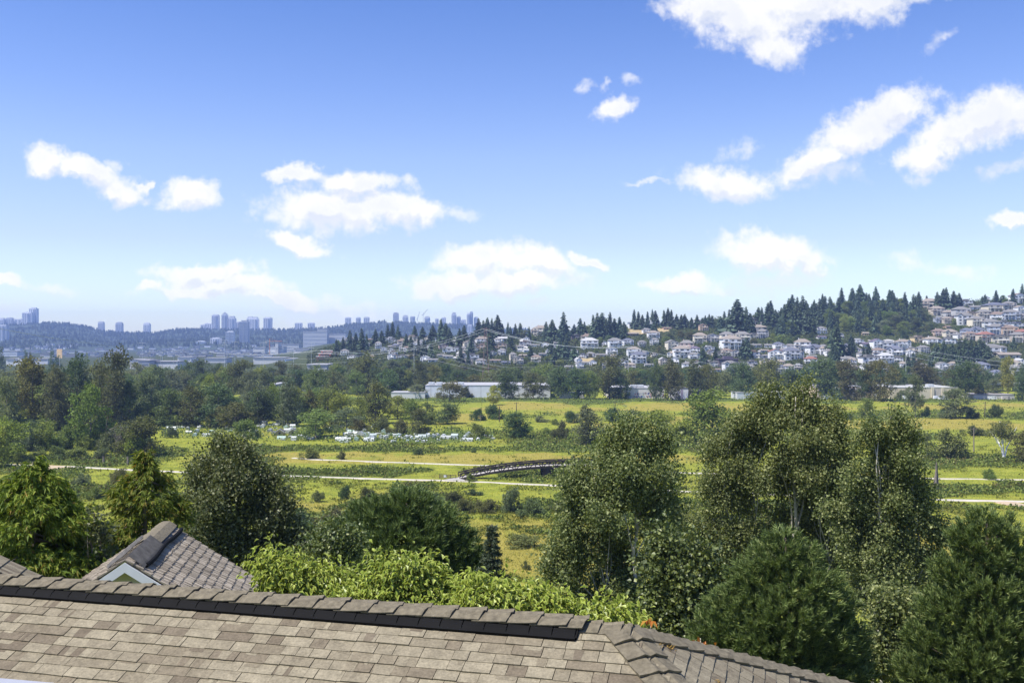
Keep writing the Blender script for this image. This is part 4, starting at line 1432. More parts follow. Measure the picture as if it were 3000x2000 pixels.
TONES = {'green': (0.205, 0.255, 0.072), 'lime': (0.250, 0.290, 0.062), 'olive': (0.170, 0.176, 0.062), 'dark': (0.118, 0.165, 0.066), 'brown': (0.150, 0.158, 0.066), 'grey': (0.182, 0.208, 0.108),
         'yellow': (0.330, 0.330, 0.085), 'rust': (0.185, 0.172, 0.078), 'fir': (0.095, 0.137, 0.078), 'bright': (0.180, 0.235, 0.058)}
WORD = {'green': 'mid green', 'lime': 'lime green', 'olive': 'olive green', 'dark': 'dark green', 'brown': 'brownish green', 'grey': 'grey green', 'yellow': 'yellowish', 'rust': 'rusty olive', 'bright': 'bright green'}
SHAPE = {'broad': 'broad-crowned tree', 'tall': 'tall cottonwood', 'shrub': 'rounded bush', 'column': 'slim columnar poplar'}
PNAME = {'broad': 'deciduous_tree', 'tall': 'cottonwood', 'shrub': 'bush', 'column': 'columnar_poplar'}


def place_tree(u, vt, vb, wpx, kind, tone, where, rnd, group, Y=None):
    if Y is None:
        x, y, z = on_land(u, vb)
    else:
        y = Y
        x = (u - 1500) / F * Y
        z = gz(x, y)
    h = (ZC - (vt - 1000) / F * y) - z
    wd = wpx / F * y
    cr, tr = rnd.choice(PROTO[kind])
    t = link(PNAME[kind], None, None, (x, y, z - .1), rnd.uniform(0, 6.28), (wd * rnd.uniform(.95, 1.1), wd * rnd.uniform(.95, 1.1), h * 1.02))
    c = link('crown', cr, t)
    col = TONES[tone]
    j = rnd.uniform(.85, 1.15)
    c.color = (col[0] * j * rnd.uniform(.93, 1.07), col[1] * j, col[2] * j * rnd.uniform(.9, 1.1), 1)
    if h > 4 and kind != 'shrub':
        link('trunk', tr, t)
    auto(t, WORD[tone] + ' ' + SHAPE[kind], where, 'bush' if kind == 'shrub' else 'tree', group)
    return t


rnd = random.Random(5)
LW = 'in the left wood'
LG = 'trees of the left wood'
GA_ = 'behind the allotment garden'
BE = 'before the left wood'
WH = 'by the white warehouse'
FR = 'along the far field edge'
ME = 'out on the meadow'
MID = [
    # the tall wood at the left, back to front
    (95, 1052, 1255, 122, 'tall', 'olive', LW), (225, 1046, 1252, 112, 'tall', 'dark', LW), (335, 1022, 1262, 100, 'tall', 'brown', LW), (300, 1062, 1255, 80, 'tall', 'olive', LW), (160, 1075, 1262, 80, 'tall', 'brown', LW), (20, 1105, 1265, 90, 'tall', 'grey', LW),
    (265, 1130, 1312, 120, 'broad', 'bright', LW), (430, 1092, 1245, 86, 'tall', 'grey', LW), (500, 1138, 1247, 90, 'broad', 'dark', LW), (560, 1132, 1249, 92, 'broad', 'olive', LW), (640, 1124, 1250, 130, 'broad', 'dark', LW), (380, 1120, 1258, 80, 'tall', 'dark', LW),
    (755, 1142, 1246, 100, 'broad', 'dark', LW), (843, 1106, 1250, 86, 'tall', 'grey', LW), (690, 1180, 1256, 105, 'broad', 'olive', GA_), (640, 1205, 1254, 66, 'shrub', 'olive', GA_), (510, 1205, 1246, 44, 'shrub', 'olive', GA_), (720, 1228, 1282, 80, 'shrub', 'green', GA_),
    (870, 1135, 1222, 66, 'broad', 'lime', LW), (905, 1160, 1226, 50, 'broad', 'bright', LW), (960, 1130, 1230, 80, 'broad', 'green', LW), (1005, 1150, 1232, 70, 'broad', 'lime', LW), (800, 1125, 1232, 46, 'broad', 'lime', LW), (615, 1098, 1200, 46, 'broad', 'lime', LW),
    (925, 1200, 1282, 118, 'broad', 'green', GA_), (1015, 1195, 1262, 80, 'broad', 'grey', GA_), (1100, 1116, 1242, 80, 'tall', 'olive', GA_), (1055, 1165, 1250, 60, 'broad', 'green', GA_), (1165, 1160, 1226, 84, 'broad', 'lime', GA_), (1228, 1195, 1276, 66, 'broad', 'brown', GA_),
    (1120, 1222, 1268, 66, 'shrub', 'olive', GA_), (1170, 1228, 1272, 60, 'shrub', 'brown', GA_), (1050, 1225, 1264, 60, 'shrub', 'olive', GA_), (1210, 1170, 1238, 62, 'broad', 'bright', GA_), (1250, 1178, 1230, 44, 'broad', 'green', GA_), (975, 1215, 1258, 50, 'shrub', 'olive', GA_),
    # behind the wood
    (6, 1016, 1095, 20, 'column', 'dark', 'rising at the far left'), (75, 1028, 1095, 14, 'column', 'dark', 'beyond the left wood'), (90, 1032, 1095, 12, 'column', 'olive', 'beyond the left wood'), (150, 1027, 1100, 20, 'column', 'dark', 'beyond the left wood'), (222, 1029, 1095, 13, 'column', 'dark', 'beyond the left wood'),
    (240, 1036, 1095, 10, 'column', 'dark', 'beyond the left wood'), (256, 1033, 1095, 12, 'column', 'green', 'beyond the left wood'), (170, 1042, 1100, 22, 'column', 'dark', 'beyond the left wood'), (45, 1085, 1130, 60, 'broad', 'grey', 'beyond the left wood'),
    (400, 1062, 1130, 62, 'broad', 'olive', 'beyond the left wood'), (452, 1068, 1130, 66, 'broad', 'green', 'beyond the left wood'), (490, 1076, 1135, 60, 'broad', 'dark', 'beyond the left wood'), (545, 1058, 1140, 56, 'tall', 'dark', 'beyond the left wood'), (590, 1052, 1142, 64, 'tall', 'dark', 'beyond the left wood'),
    (530, 1085, 1150, 70, 'broad', 'brown', 'beyond the left wood'), (640, 1066, 1142, 50, 'broad', 'dark', 'beyond the left wood'), (706, 1056, 1172, 92, 'tall', 'brown', 'beyond the left wood'), (665, 1075, 1150, 56, 'broad', 'lime', 'beyond the left wood'), (760, 1072, 1140, 50, 'broad', 'lime', 'beyond the left wood'), (790, 1076, 1140, 44, 'tall', 'dark', 'beyond the left wood'),
    (820, 1058, 1140, 44, 'tall', 'brown', 'beyond the left wood'), (860, 1068, 1145, 54, 'broad', 'grey', 'beyond the left wood'), (905, 1075, 1145, 56, 'broad', 'dark', 'beyond the left wood'), (940, 1090, 1150, 60, 'broad', 'dark', 'beyond the left wood'), (985, 1066, 1150, 60, 'broad', 'green', 'beyond the left wood'), (425, 1100, 1190, 80, 'broad', 'grey', 'beyond the left wood'),
    # low growth before the wood
    (22, 1224, 1352, 118, 'broad', 'lime', BE), (-20, 1250, 1370, 110, 'shrub', 'lime', BE), (130, 1236, 1318, 90, 'shrub', 'green', BE), (192, 1248, 1316, 66, 'shrub', 'green', BE), (320, 1256, 1322, 66, 'shrub', 'grey', BE), (252, 1276, 1318, 58, 'shrub', 'bright', BE), (402, 1222, 1338, 112, 'broad', 'olive', BE), (385, 1262, 1340, 80, 'shrub', 'lime', BE),
    (80, 1250, 1322, 70, 'shrub', 'grey', BE), (170, 1305, 1345, 60, 'shrub', 'green', BE), (230, 1310, 1348, 70, 'shrub', 'green', BE), (110, 1318, 1352, 66, 'shrub', 'green', BE), (300, 1312, 1346, 54, 'shrub', 'grey', BE), (60, 1325, 1356, 50, 'shrub', 'green', BE), (500, 1245, 1282, 36, 'shrub', 'grey', BE), (440, 1290, 1340, 50, 'shrub', 'olive', BE),
    # round the white warehouse
    (1068, 1032, 1150, 96, 'tall', 'olive', 'between allotments and hill'), (1045, 1085, 1158, 56, 'broad', 'green', 'between allotments and hill'), (1140, 1082, 1158, 84, 'broad', 'dark', 'between allotments and hill'), (1232, 1062, 1155, 44, 'tall', 'brown', WH), (1190, 1085, 1150, 40, 'tall', 'green', WH), (1225, 1126, 1166, 54, 'broad', 'grey', WH),
    (1317, 1116, 1176, 62, 'broad', 'rust', WH), (1445, 1130, 1186, 48, 'broad', 'yellow', WH), (1362, 1132, 1164, 42, 'shrub', 'grey', WH), (1398, 1145, 1163, 14, 'shrub', 'grey', WH), (1480, 1080, 1168, 72, 'tall', 'dark', WH), (1562, 1088, 1168, 76, 'tall', 'brown', WH), (1275, 1080, 1128, 60, 'broad', 'dark', WH), (1330, 1082, 1128, 60, 'broad', 'dark', WH), (1385, 1078, 1128, 60, 'broad', 'dark', WH), (1430, 1084, 1128, 54, 'broad', 'green', WH), (1525, 1085, 1130, 50, 'tall', 'olive', WH),
    # along the far field edge
    (1640, 1075, 1166, 66, 'broad', 'dark', FR), (1690, 1078, 1168, 64, 'tall', 'dark', FR), (1728, 1088, 1168, 56, 'tall', 'green', FR), (1785, 1040, 1168, 90, 'tall', 'brown', FR), (1862, 1078, 1140, 84, 'broad', 'green', FR), (1920, 1066, 1172, 44, 'tall', 'dark', FR), (1965, 1050, 1172, 66, 'tall', 'brown', FR), (1620, 1095, 1160, 40, 'broad', 'grey', FR), (2030, 1056, 1168, 66, 'tall', 'brown', FR), (2075, 1068, 1168, 56, 'tall', 'olive', FR),
    (2120, 1085, 1160, 50, 'broad', 'grey', FR), (2178, 1062, 1166, 76, 'broad', 'dark', FR), (2252, 1050, 1162, 84, 'tall', 'olive', FR), (2310, 1075, 1150, 60, 'broad', 'dark', FR), (2360, 1075, 1150, 56, 'broad', 'dark', FR), (2422, 1052, 1168, 92, 'tall', 'dark', FR), (2482, 1056, 1172, 70, 'tall', 'rust', FR), (2532, 1068, 1172, 58, 'tall', 'dark', FR), (2580, 1056, 1174, 86, 'tall', 'brown', FR), (2628, 1066, 1160, 44, 'tall', 'dark', FR),
    (2698, 1058, 1150, 86, 'tall', 'brown', FR), (2740, 1078, 1140, 60, 'broad', 'dark', FR), (2828, 1060, 1168, 84, 'tall', 'dark', FR), (2910, 1108, 1164, 44, 'broad', 'grey', FR), (2952, 1045, 1166, 44, 'tall', 'yellow', FR), (2995, 1085, 1174, 60, 'tall', 'dark', FR), (2870, 1125, 1166, 40, 'shrub', 'olive', FR), (3040, 1070, 1172, 60, 'tall', 'dark', FR), (1820, 1105, 1168, 50, 'broad', 'dark', FR), (2640, 1140, 1168, 36, 'shrub', 'grey', FR),
    # single trees and bushes out on the meadow
    (1310, 1182, 1242, 66, 'broad', 'dark', ME), (1445, 1186, 1228, 54, 'shrub', 'dark', ME), (1400, 1196, 1231, 48, 'shrub', 'dark', ME), (1512, 1207, 1282, 80, 'broad', 'dark', ME), (1583, 1218, 1236, 48, 'shrub', 'grey', ME), (1627, 1226, 1243, 28, 'shrub', 'green', ME), (1645, 1232, 1286, 48, 'shrub', 'brown', ME), (1718, 1187, 1302, 94, 'tall', 'grey', ME), (1672, 1204, 1238, 52, 'shrub', 'dark', ME), (1800, 1194, 1234, 86, 'shrub', 'dark', ME), (1850, 1200, 1244, 64, 'shrub', 'grey', ME),
    (1400, 1240, 1284, 62, 'shrub', 'green', ME), (1600, 1252, 1272, 38, 'shrub', 'green', ME), (2088, 1142, 1298, 150, 'broad', 'bright', ME), (1932, 1200, 1292, 112, 'broad', 'lime', ME), (2000, 1230, 1300, 90, 'shrub', 'lime', ME), (2682, 1100, 1222, 58, 'tall', 'grey', ME), (2715, 1190, 1222, 28, 'shrub', 'dark', ME), (2800, 1140, 1224, 92, 'tall', 'grey', ME), (2835, 1190, 1224, 50, 'shrub', 'dark', ME), (2770, 1196, 1224, 36, 'shrub', 'dark', ME), (2535, 1165, 1226, 44, 'broad', 'bright', ME), (2560, 1215, 1254, 44, 'shrub', 'dark', ME),
    (2917, 1186, 1224, 50, 'shrub', 'dark', ME), (2862, 1206, 1224, 20, 'shrub', 'brown', ME), (3005, 1262, 1354, 88, 'broad', 'olive', ME), (2772, 1258, 1346, 116, 'shrub', 'olive', ME), (2850, 1246, 1276, 66, 'shrub', 'brown', ME), (2690, 1262, 1300, 60, 'shrub', 'olive', ME), (2490, 1210, 1230, 24, 'shrub', 'dark', ME), (1260, 1213, 1244, 40, 'shrub', 'green', ME), (1540, 1245, 1268, 44, 'shrub', 'bright', ME),
    # scrub round the paths and the near meadow
    (845, 1418, 1452, 34, 'shrub', 'olive', 'on the near meadow'), (1010, 1420, 1462, 36, 'shrub', 'dark', 'on the near meadow'), (930, 1436, 1470, 40, 'shrub', 'brown', 'on the near meadow'), (1080, 1428, 1470, 60, 'shrub', 'olive', 'on the near meadow'), (1330, 1438, 1480, 56, 'shrub', 'brown', 'on the near meadow'), (1385, 1430, 1450, 50, 'shrub', 'dark', 'on the near meadow'), (1500, 1430, 1500, 60, 'shrub', 'grey', 'on the near meadow'),
    (1430, 1462, 1500, 70, 'shrub', 'brown', 'on the near meadow'), (1560, 1462, 1512, 90, 'shrub', 'dark', 'on the near meadow'), (1360, 1462, 1500, 60, 'shrub', 'olive', 'on the near meadow'), (1640, 1470, 1500, 60, 'shrub', 'olive', 'on the near meadow'), (1530, 1565, 1600, 100, 'shrub', 'olive', 'on the near meadow'), (240, 1385, 1424, 50, 'shrub', 'grey', 'on the near meadow'), (170, 1412, 1450, 50, 'shrub', 'dark', 'on the near meadow'), (350, 1372, 1430, 56, 'shrub', 'olive', 'on the near meadow'), (280, 1425, 1460, 60, 'shrub', 'green', 'on the near meadow'),
    (905, 1310, 1345, 60, 'shrub', 'green', 'on the near meadow'), (1000, 1320, 1345, 32, 'shrub', 'brown', 'on the near meadow'), (1225, 1312, 1332, 34, 'shrub', 'dark', 'on the near meadow'), (1390, 1310, 1326, 16, 'shrub', 'dark', 'on the near meadow'), (1680, 1330, 1348, 20, 'shrub', 'brown', 'on the near meadow'), (1640, 1440, 1462, 44, 'shrub', 'bright', 'on the near meadow'), (1380, 1386, 1410, 30, 'shrub', 'bright', 'on the near meadow'), (2900, 1372, 1402, 44, 'shrub', 'green', 'on the near meadow'),
    (1700, 1385, 1420, 60, 'shrub', 'olive', 'on the near meadow'), (1640, 1390, 1414, 40, 'shrub', 'green', 'on the near meadow'), (880, 1490, 1550, 90, 'shrub', 'dark', 'on the near meadow'), (980, 1485, 1530, 70, 'shrub', 'brown', 'on the near meadow'), (1210, 1440, 1470, 50, 'shrub', 'olive', 'on the near meadow'), (1540, 1640, 1668, 24, 'shrub', 'brown', 'on the near meadow'), (1270, 1440, 1480, 60, 'shrub', 'dark', 'on the near meadow'),
]
GROUPS = {LW: LG, GA_: 'trees behind the allotments', BE: 'bushes before the left wood', WH: 'trees by the white warehouse', FR: 'trees along the far field edge', ME: 'trees and bushes out on the meadow'}
for (u, vt, vb, wp, kd, tn, wh) in MID:
    place_tree(u, vt, vb, wp, kd, tn, wh, rnd, GROUPS.get(wh, 'trees and bushes ' + wh))

# more trees behind the far field edge, between warehouses and hill, so that the belt is closed
for i, u in enumerate(np.arange(1010, 3080, 42)):
    uu = u + rnd.uniform(-14, 14)
    Yb = rnd.uniform(760, 838)
    place_tree(uu, rnd.uniform(1062, 1098), 0, rnd.uniform(46, 76), rnd.choice(('broad', 'tall', 'broad')), rnd.choice(('dark', 'green', 'grey', 'olive', 'dark')), 'in the belt behind the warehouses', rnd, 'tree belt behind the warehouses', Y=Yb)
for i, u in enumerate(np.arange(-60, 1010, 40)):
    uu = u + rnd.uniform(-14, 14)
    place_tree(uu, rnd.uniform(1070, 1100), 0, rnd.uniform(50, 80), rnd.choice(('broad', 'tall', 'broad')), rnd.choice(('dark', 'green', 'grey', 'olive', 'dark')), 'in the row behind the left wood', rnd, 'trees behind the left wood', Y=rnd.uniform(620, 780))

for i in range(46):
    uu = -40 + 1000 * (i + rnd.random()) / 46
    vb = rnd.uniform(1205, 1243)
    place_tree(uu, vb - rnd.uniform(55, 95), vb, rnd.uniform(56, 90), rnd.choice(('broad', 'broad', 'tall', 'shrub')), rnd.choice(('dark', 'green', 'olive', 'dark', 'grey', 'green')), 'deep in the left wood', rnd, LG)
for i in range(34):
    uu = -40 + 620 * (i + rnd.random()) / 34
    vb = rnd.uniform(1255, 1318) if uu < 430 else rnd.uniform(1240, 1250)
    place_tree(uu, vb - rnd.uniform(26, 52), vb, rnd.uniform(50, 84), 'shrub', rnd.choice(('green', 'green', 'olive', 'grey', 'dark', 'bright')), 'in the thicket under the left wood', rnd, 'bushes before the left wood')
# a pale-stemmed birch, bare grey snags and a broken trunk
def birch(u, vt, vb, wp, label):
    x, y, z = on_land(u, vb)
    s = y / F
    rng = np.random.default_rng(8)
    h = (vb - vt) * s
    lobes = [(rng.uniform(-.42, .42) * wp * s, rng.uniform(-.2, .2) * wp * s, h * rng.uniform(.55, .92), wp * s * .16, wp * s * .16, h * .09) for _ in range(13)]
    P, d, k = in_lobes(rng, lobes, 320, .35)
    V, Q = tips_to_leaves(rng, P, unit(d), 9, .28, .42, .8, .5, .5)
    wd = MB()
    for (dx, t) in ((-.1, .95), (-.32, .72), (.28, .80)):
        wd.tube([(0, 0, -.3), (dx * wp * s * .2, 0, h * .28), (dx * wp * s, 0, h * t)], [.28, .2, .04], 6)
    for l in lobes:
        limb(wd, (l[0] * .4, 0, h * .4), l[:3], .08, .03, rng, 4, 3)
    t = empty('birch', (x, y, z))
    tag(t, label, 'tree')
    c = link('crown', mesh('crown', V, Q, M['mid_leaf']), t)
    c.color = (*TONES['olive'], 1)
    link('trunk', wd.mesh('trunk', M['white_paint'], True), t)


birch(2942, 1228, 1346, 128, 'airy birch with a forked white trunk at the right of the meadow')


def bare(u, vt, vb, nst, label, mat_, seed, r=.10):
    x, y, z = on_land(u, vb)
    s = y / F
    h = (vb - vt) * s
    rng = np.random.default_rng(seed)
    wd = MB()
    for i in range(nst):
        tp = np.array((rng.normal() * h * .18, rng.normal() * h * .1, h * rng.uniform(.7, 1)))
        limb(wd, (rng.normal() * .3, 0, -.2), tp, r, r * .3, rng, 5, 5, .05)
        for q in range(5):
            a = tp * rng.uniform(.3, .9)
            limb(wd, a, a + np.array((rng.normal() * h * .13, rng.normal() * h * .1, h * rng.uniform(.1, .25))), r * .5, r * .2, rng, 4, 3)
    o = wd.build('dead_tree', M['wood_grey'] if mat_ is None else mat_, None, (x, y, z))
    tag(o, label, 'tree')


bare(352, 1245, 1326, 6, 'cluster of bare grey dead stems before the left wood', None, 3, .16)
bare(328, 1220, 1322, 1, 'single tall bare trunk before the left wood', None, 4, .22)
x, y, z = on_land(2743, 1444)
s = y / F
wd = MB()
rng = np.random.default_rng(12)
for i in range(9):
    a = rng.uniform(0, 6.28)
    r = rng.uniform(.1, .55)
    wd.tube([(math.cos(a) * r, math.sin(a) * r, -.3), (math.cos(a) * r * .8, math.sin(a) * r * .8, 94 * s * rng.uniform(.3, .6)), (math.cos(a) * r * .35, math.sin(a) * r * .35, 94 * s * rng.uniform(.6, 1.0))], [.32, .25, .06], 6)
tag(wd.build('snag', M['wood_grey'], None, (x, y, z)), 'broken grey brown tree snag standing alone near the right path', 'dead tree')
for (u, vt, vb, lab) in ((303, 1336, 1362, 'short broken stump left of the golden cedar leader'), (374, 1337, 1362, 'short dead stump with a forked top by the left path')):
    x, y, z = on_land(u, vb)
    s = y / F
    h = (vb - vt) * s
    wd = MB()
    wd.tube([(0, 0, -.2), (.05, 0, h * .5), (-.05, 0, h)], [.38, .32, .2], 7)
    wd.tube([(0, 0, h * .6), (.3, 0, h * .95)], [.15, .06], 5)
    tag(wd.build('stump', M['wood_grey'], None, (x, y, z)), lab, 'stump')

# ------------------------------------------------------------------ gravel paths
M['gravel'] = plain('pale_gravel', (0.46, 0.42, 0.35), 0.95, 0.12, 0.6)
M['dirt'] = plain('bare_dirt', (0.42, 0.33, 0.22), 0.95, 0.2, 0.5)


def path(name, pts, width, mat_, label, lift=.10):
    c = np.array([(*on_land(u, v)[:2],) for u, v in pts])
    t = np.linspace(0, len(c) - 1, len(c) * 26)
    cx, cy = np.interp(t, range(len(c)), c[:, 0]), np.interp(t, range(len(c)), c[:, 1])
    d = unit(np.stack([np.gradient(cx), np.gradient(cy)], 1))
    nrm = np.stack([-d[:, 1], d[:, 0]], 1)
    zz = ground(cx, cy)
    for _ in range(20):
        zz = np.convolve(np.pad(zz, 3, mode='edge'), np.ones(7) / 7, 'valid')
    V = []
    for off, dz in ((-width / 2 - 1.2, -1.0), (-width / 2, lift), (0, lift + .04), (width / 2, lift), (width / 2 + 1.2, -1.0)):
        wob = (fbm(t * 1.3, t * 0 + off, 77, 3) - .5) * .7
        V.append(np.stack([cx + nrm[:, 0] * (off + wob), cy + nrm[:, 1] * (off + wob), zz + dz], 1))
    V = np.stack(V, 1)
    o = link(name, mesh(name, V.reshape(-1, 3), grid_faces(len(t), 5), mat_, smooth=False))
    tag(o, label, None, None, 'structure')


path('path', [(-300, 1362), (-50, 1362), (105, 1364), (215, 1368), (330, 1374), (480, 1380), (700, 1388), (850, 1395), (1080, 1402), (1290, 1408), (1480, 1415), (1670, 1424), (2000, 1440), (2350, 1451), (2720, 1463), (3000, 1470), (3300, 1478)], 2.1, M['gravel'], 'lower pale gravel dyke path crossing the meadow')
path('path', [(860, 1342), (905, 1346), (1150, 1354), (1490, 1367), (1750, 1376), (2005, 1386), (2400, 1395), (2780, 1404), (3000, 1406), (3300, 1410)], 1.8, M['gravel'], 'upper pale gravel path behind the timber bridge')
path('path', [(2940, 1470), (2975, 1480), (3040, 1492), (3120, 1500)], 5.0, M['dirt'], 'bare dirt spur leaving the lower path at the right edge', .12)
path('path', [(100, 1366), (135, 1368), (190, 1372)], 6.5, M['dirt'], 'bare dirt widening at the left end of the path', .12)

# ------------------------------------------------------------------ the timber footbridge
bp0, bp1 = on_land(1345, 1404), on_land(1930, 1388)
br = empty('footbridge', bp0)
tag(br, 'arched dark timber truss footbridge with a pale deck beside the lower path', 'footbridge')
ax = Vector(bp1 - bp0)
BL = ax.length
ax = Vector((ax.x, ax.y, 0)).normalized()
sd = Vector((-ax.y, ax.x, 0))


def arch(t):
    return 0.40 + 3.1 * (1 - (2 * t - 1) ** 2) ** 0.9 if 0 < t < 1 else 0.45


def bpt(t, side, dz):
    return ax * (t * BL) + sd * side + V3(0, 0, arch(t) + dz)


NS = 30
m_ = MB()
for i in range(NS):
    t0, t1 = i / NS, (i + 1) / NS
    m_.hexa([bpt(t0, -1.5, -.22), bpt(t0, 1.5, -.22), bpt(t1, 1.5, -.22), bpt(t1, -1.5, -.22), bpt(t0, -1.5, -.06), bpt(t0, 1.5, -.06), bpt(t1, 1.5, -.06), bpt(t1, -1.5, -.06)])
m_.build('deck', [M['deck_pale']], br)
for side in (-1.7, 1.7):
    m_ = MB()
    for i in range(NS):
        t0, t1 = i / NS, (i + 1) / NS
        m_.bar(bpt(t0, side, 1.3), bpt(t1, side, 1.3), .36, .36)
        m_.bar(bpt(t0, side, -.35), bpt(t1, side, -.35), .30, .62)
        m_.bar(bpt(t0, side, .55), bpt(t1, side, .62), .16, .26)
        m_.bar(bpt(t0, side, -.4), bpt(t0, side, 1.25), .26, .26, (0, 1, 0))
        if i % 2 == 0:
            m_.bar(bpt(t0, side * 1.01, -.35), bpt(t1, side * 1.01, 1.2), .22, .22, (0, 1, 0))
        else:
            m_.bar(bpt(t0, side * 1.01, 1.2), bpt(t1, side * 1.01, -.35), .22, .22, (0, 1, 0))
    m_.build('truss', [M['bridge_wood']], br)
for tt in (0.43, 0.92):
    m_ = MB()
    g0 = bpt(tt, 0, 0)
    gw = V3(*bp0) + g0
    zb = gz(gw.x, gw.y) - bp0[2] - 1.2
    for sx in (-1.5, 1.5):
        for sy in (-1.5, 1.5):
            q = ax * (tt * BL + sx) + sd * sy
            m_.bar((q.x, q.y, zb), (q.x, q.y, arch(tt) - .5), .34)
    for sy in (-1.55, 1.55):
        a, b_ = ax * (tt * BL - 1.5) + sd * sy, ax * (tt * BL + 1.5) + sd * sy
        m_.hexa([(a.x, a.y, zb), (b_.x, b_.y, zb), (b_.x, b_.y + .12, zb), (a.x, a.y + .12, zb), (a.x, a.y, arch(tt) - .7), (b_.x, b_.y, arch(tt) - .7), (b_.x, b_.y + .12, arch(tt) - .7), (a.x, a.y + .12, arch(tt) - .7)])
        m_.bar((a.x - .2, a.y - .1, arch(tt) - 2.2), (b_.x + .2, b_.y - .1, arch(tt) - 2.2), .2)
    m_.build('pier', [M['bridge_wood']], br)
# ramp from the path up to the deck
m_ = MB()
a0_, a1_, b0_, b1_ = V3(*(on_land(1372, 1411) - bp0)), V3(*(on_land(1300, 1408) - bp0)), bpt(0.001, -1.5, -.06), bpt(0.001, 1.5, -.06)
a0_.z += .3; a1_.z += .3
m_.add([a0_, b0_, b1_, a1_, a0_ - V3(0, 0, 1.5), b0_ - V3(0, 0, 1.5), b1_ - V3(0, 0, 1.5), a1_ - V3(0, 0, 1.5)], [(0, 1, 2, 3), (0, 4, 5, 1), (2, 6, 7, 3), (1, 5, 6, 2), (0, 3, 7, 4)])
m_.build('ramp', [M['deck_pale']], br)


def rail_fence(u0, v0, u1, v1, n, label, sign=False):
    a, b_ = on_land(u0, v0), on_land(u1, v1)
    f = empty('rail_fence', a)
    tag(f, label, 'fence')
    d = V3(*(b_ - a))
    for i in range(n):
        q = d * (i / (n - 1))
        MB().bar((q.x, q.y, -.4), (q.x, q.y, 1.35), .17).build('post', [M['bridge_wood']], f)
    for zz in (.35, .75, 1.15):
        MB().bar((0, -.1, zz), (d.x, d.y - .1, d.z + zz), .05, .17).build('rail', [M['bridge_wood']], f)
    if sign:
        q = d * .35
        MB().box(q.x - .45, q.x + .45, q.y - .2, q.y - .17, .45, 1.15).build('notice', [M['white_paint']], f)


rail_fence(1288, 1402, 1336, 1404, 4, 'dark rail fence with a small white notice at the bridge foot', True)
rail_fence(1362, 1410, 1388, 1411, 3, 'short dark rail fence right of the bridge ramp')

# ------------------------------------------------------------------ allotment garden: film tunnels, frames, glasshouses, sheds
TW, TL, TH = 2.6, 5.0, 1.9


def tunnel_mesh():
    mb = MB()
    n = 9
    for j in range(6):
        y0, y1 = j * TL / 6, (j + 1) * TL / 6
        for k in range(n):
            a0, a1 = math.pi * k / n, math.pi * (k + 1) / n
            mb.add([(math.cos(a0) * TW / 2, y0, math.sin(a0) * TH), (math.cos(a0) * TW / 2, y1, math.sin(a0) * TH), (math.cos(a1) * TW / 2, y1, math.sin(a1) * TH), (math.cos(a1) * TW / 2, y0, math.sin(a1) * TH)], [(0, 1, 2, 3)])
    for y in (0, TL):
        for k in range(n):
            a0, a1 = math.pi * k / n, math.pi * (k + 1) / n
            mb.add([(0, y, 0), (math.cos(a0) * TW / 2, y, math.sin(a0) * TH), (math.cos(a1) * TW / 2, y, math.sin(a1) * TH)], (), [(0, 1, 2)])
    hoops = MB()
    for j in range(7):
        hoops.tube([(math.cos(math.pi * k / 10) * TW / 2 * 1.02, j * TL / 6, math.sin(math.pi * k / 10) * TH * 1.02) for k in range(11)], .035, 4)
    return mb.mesh('cover', [M['film']]), hoops.mesh('hoops', [M['grey_metal']])


def gable_box(w, l, h, r, ov=0.15):
    """walls and gable roof: returns two MBs"""
    a, b_ = MB(), MB()
    a.add([(-w / 2, 0, 0), (w / 2, 0, 0), (w / 2, l, 0), (-w / 2, l, 0), (-w / 2, 0, h), (w / 2, 0, h), (w / 2, l, h), (-w / 2, l, h), (0, 0, h + r), (0, l, h + r)],
          [(0, 1, 5, 4), (1, 2, 6, 5), (2, 3, 7, 6), (3, 0, 4, 7)], [(4, 5, 8), (6, 7, 9)])
    for s in (-1, 1):
        dx = w / 2 + ov
        z0 = h + r - r / (w / 2) * dx
        b_.hexa([(s * dx, -ov, z0 + .03), (0, -ov, h + r + .03), (0, l + ov, h + r + .03), (s * dx, l + ov, z0 + .03), (s * dx, -ov, z0 + .13), (0, -ov, h + r + .13), (0, l + ov, h + r + .13), (s * dx, l + ov, z0 + .13)])
    return a, b_


tun = tunnel_mesh()
ga, gb = gable_box(2.4, 3.2, 1.7, .7, .03)
gh_wall, gh_roof = ga.mesh('glass_wall', [M['film']]), gb.mesh('roof', [M['film']])
frm = MB()
for (x_, y_) in ((-1.2, 0), (1.2, 0), (-1.2, 3.2), (1.2, 3.2), (-1.2, 1.6), (1.2, 1.6)):
    frm.bar((x_ * 1.01, y_, 0), (x_ * 1.01, y_, 1.72), .07)
frm.bar((0, -.03, 2.5), (0, 3.23, 2.5), .08)
gh_frame = frm.mesh('frame', [M['white_paint']])
fb_ = MB().box(-1.5, 1.5, 0, 1.6, 0, .75).mesh('frame_box', [M['wall']])
lid = MB()
lid.hexa([(-1.55, -.05, .78), (1.55, -.05, .78), (1.55, 1.65, 1.05), (-1.55, 1.65, 1.05), (-1.55, -.05, .83), (1.55, -.05, .83), (1.55, 1.65, 1.10), (-1.55, 1.65, 1.10)])
lid_m = lid.mesh('lid', [M['film']])
rg = random.Random(31)
WHITES = [(.75, .74, .72), (.98, .97, .96), (.62, .66, .62), (.58, .72, .62), (.70, .68, .62), (.5, .5, .48), (.85, .84, .82)]


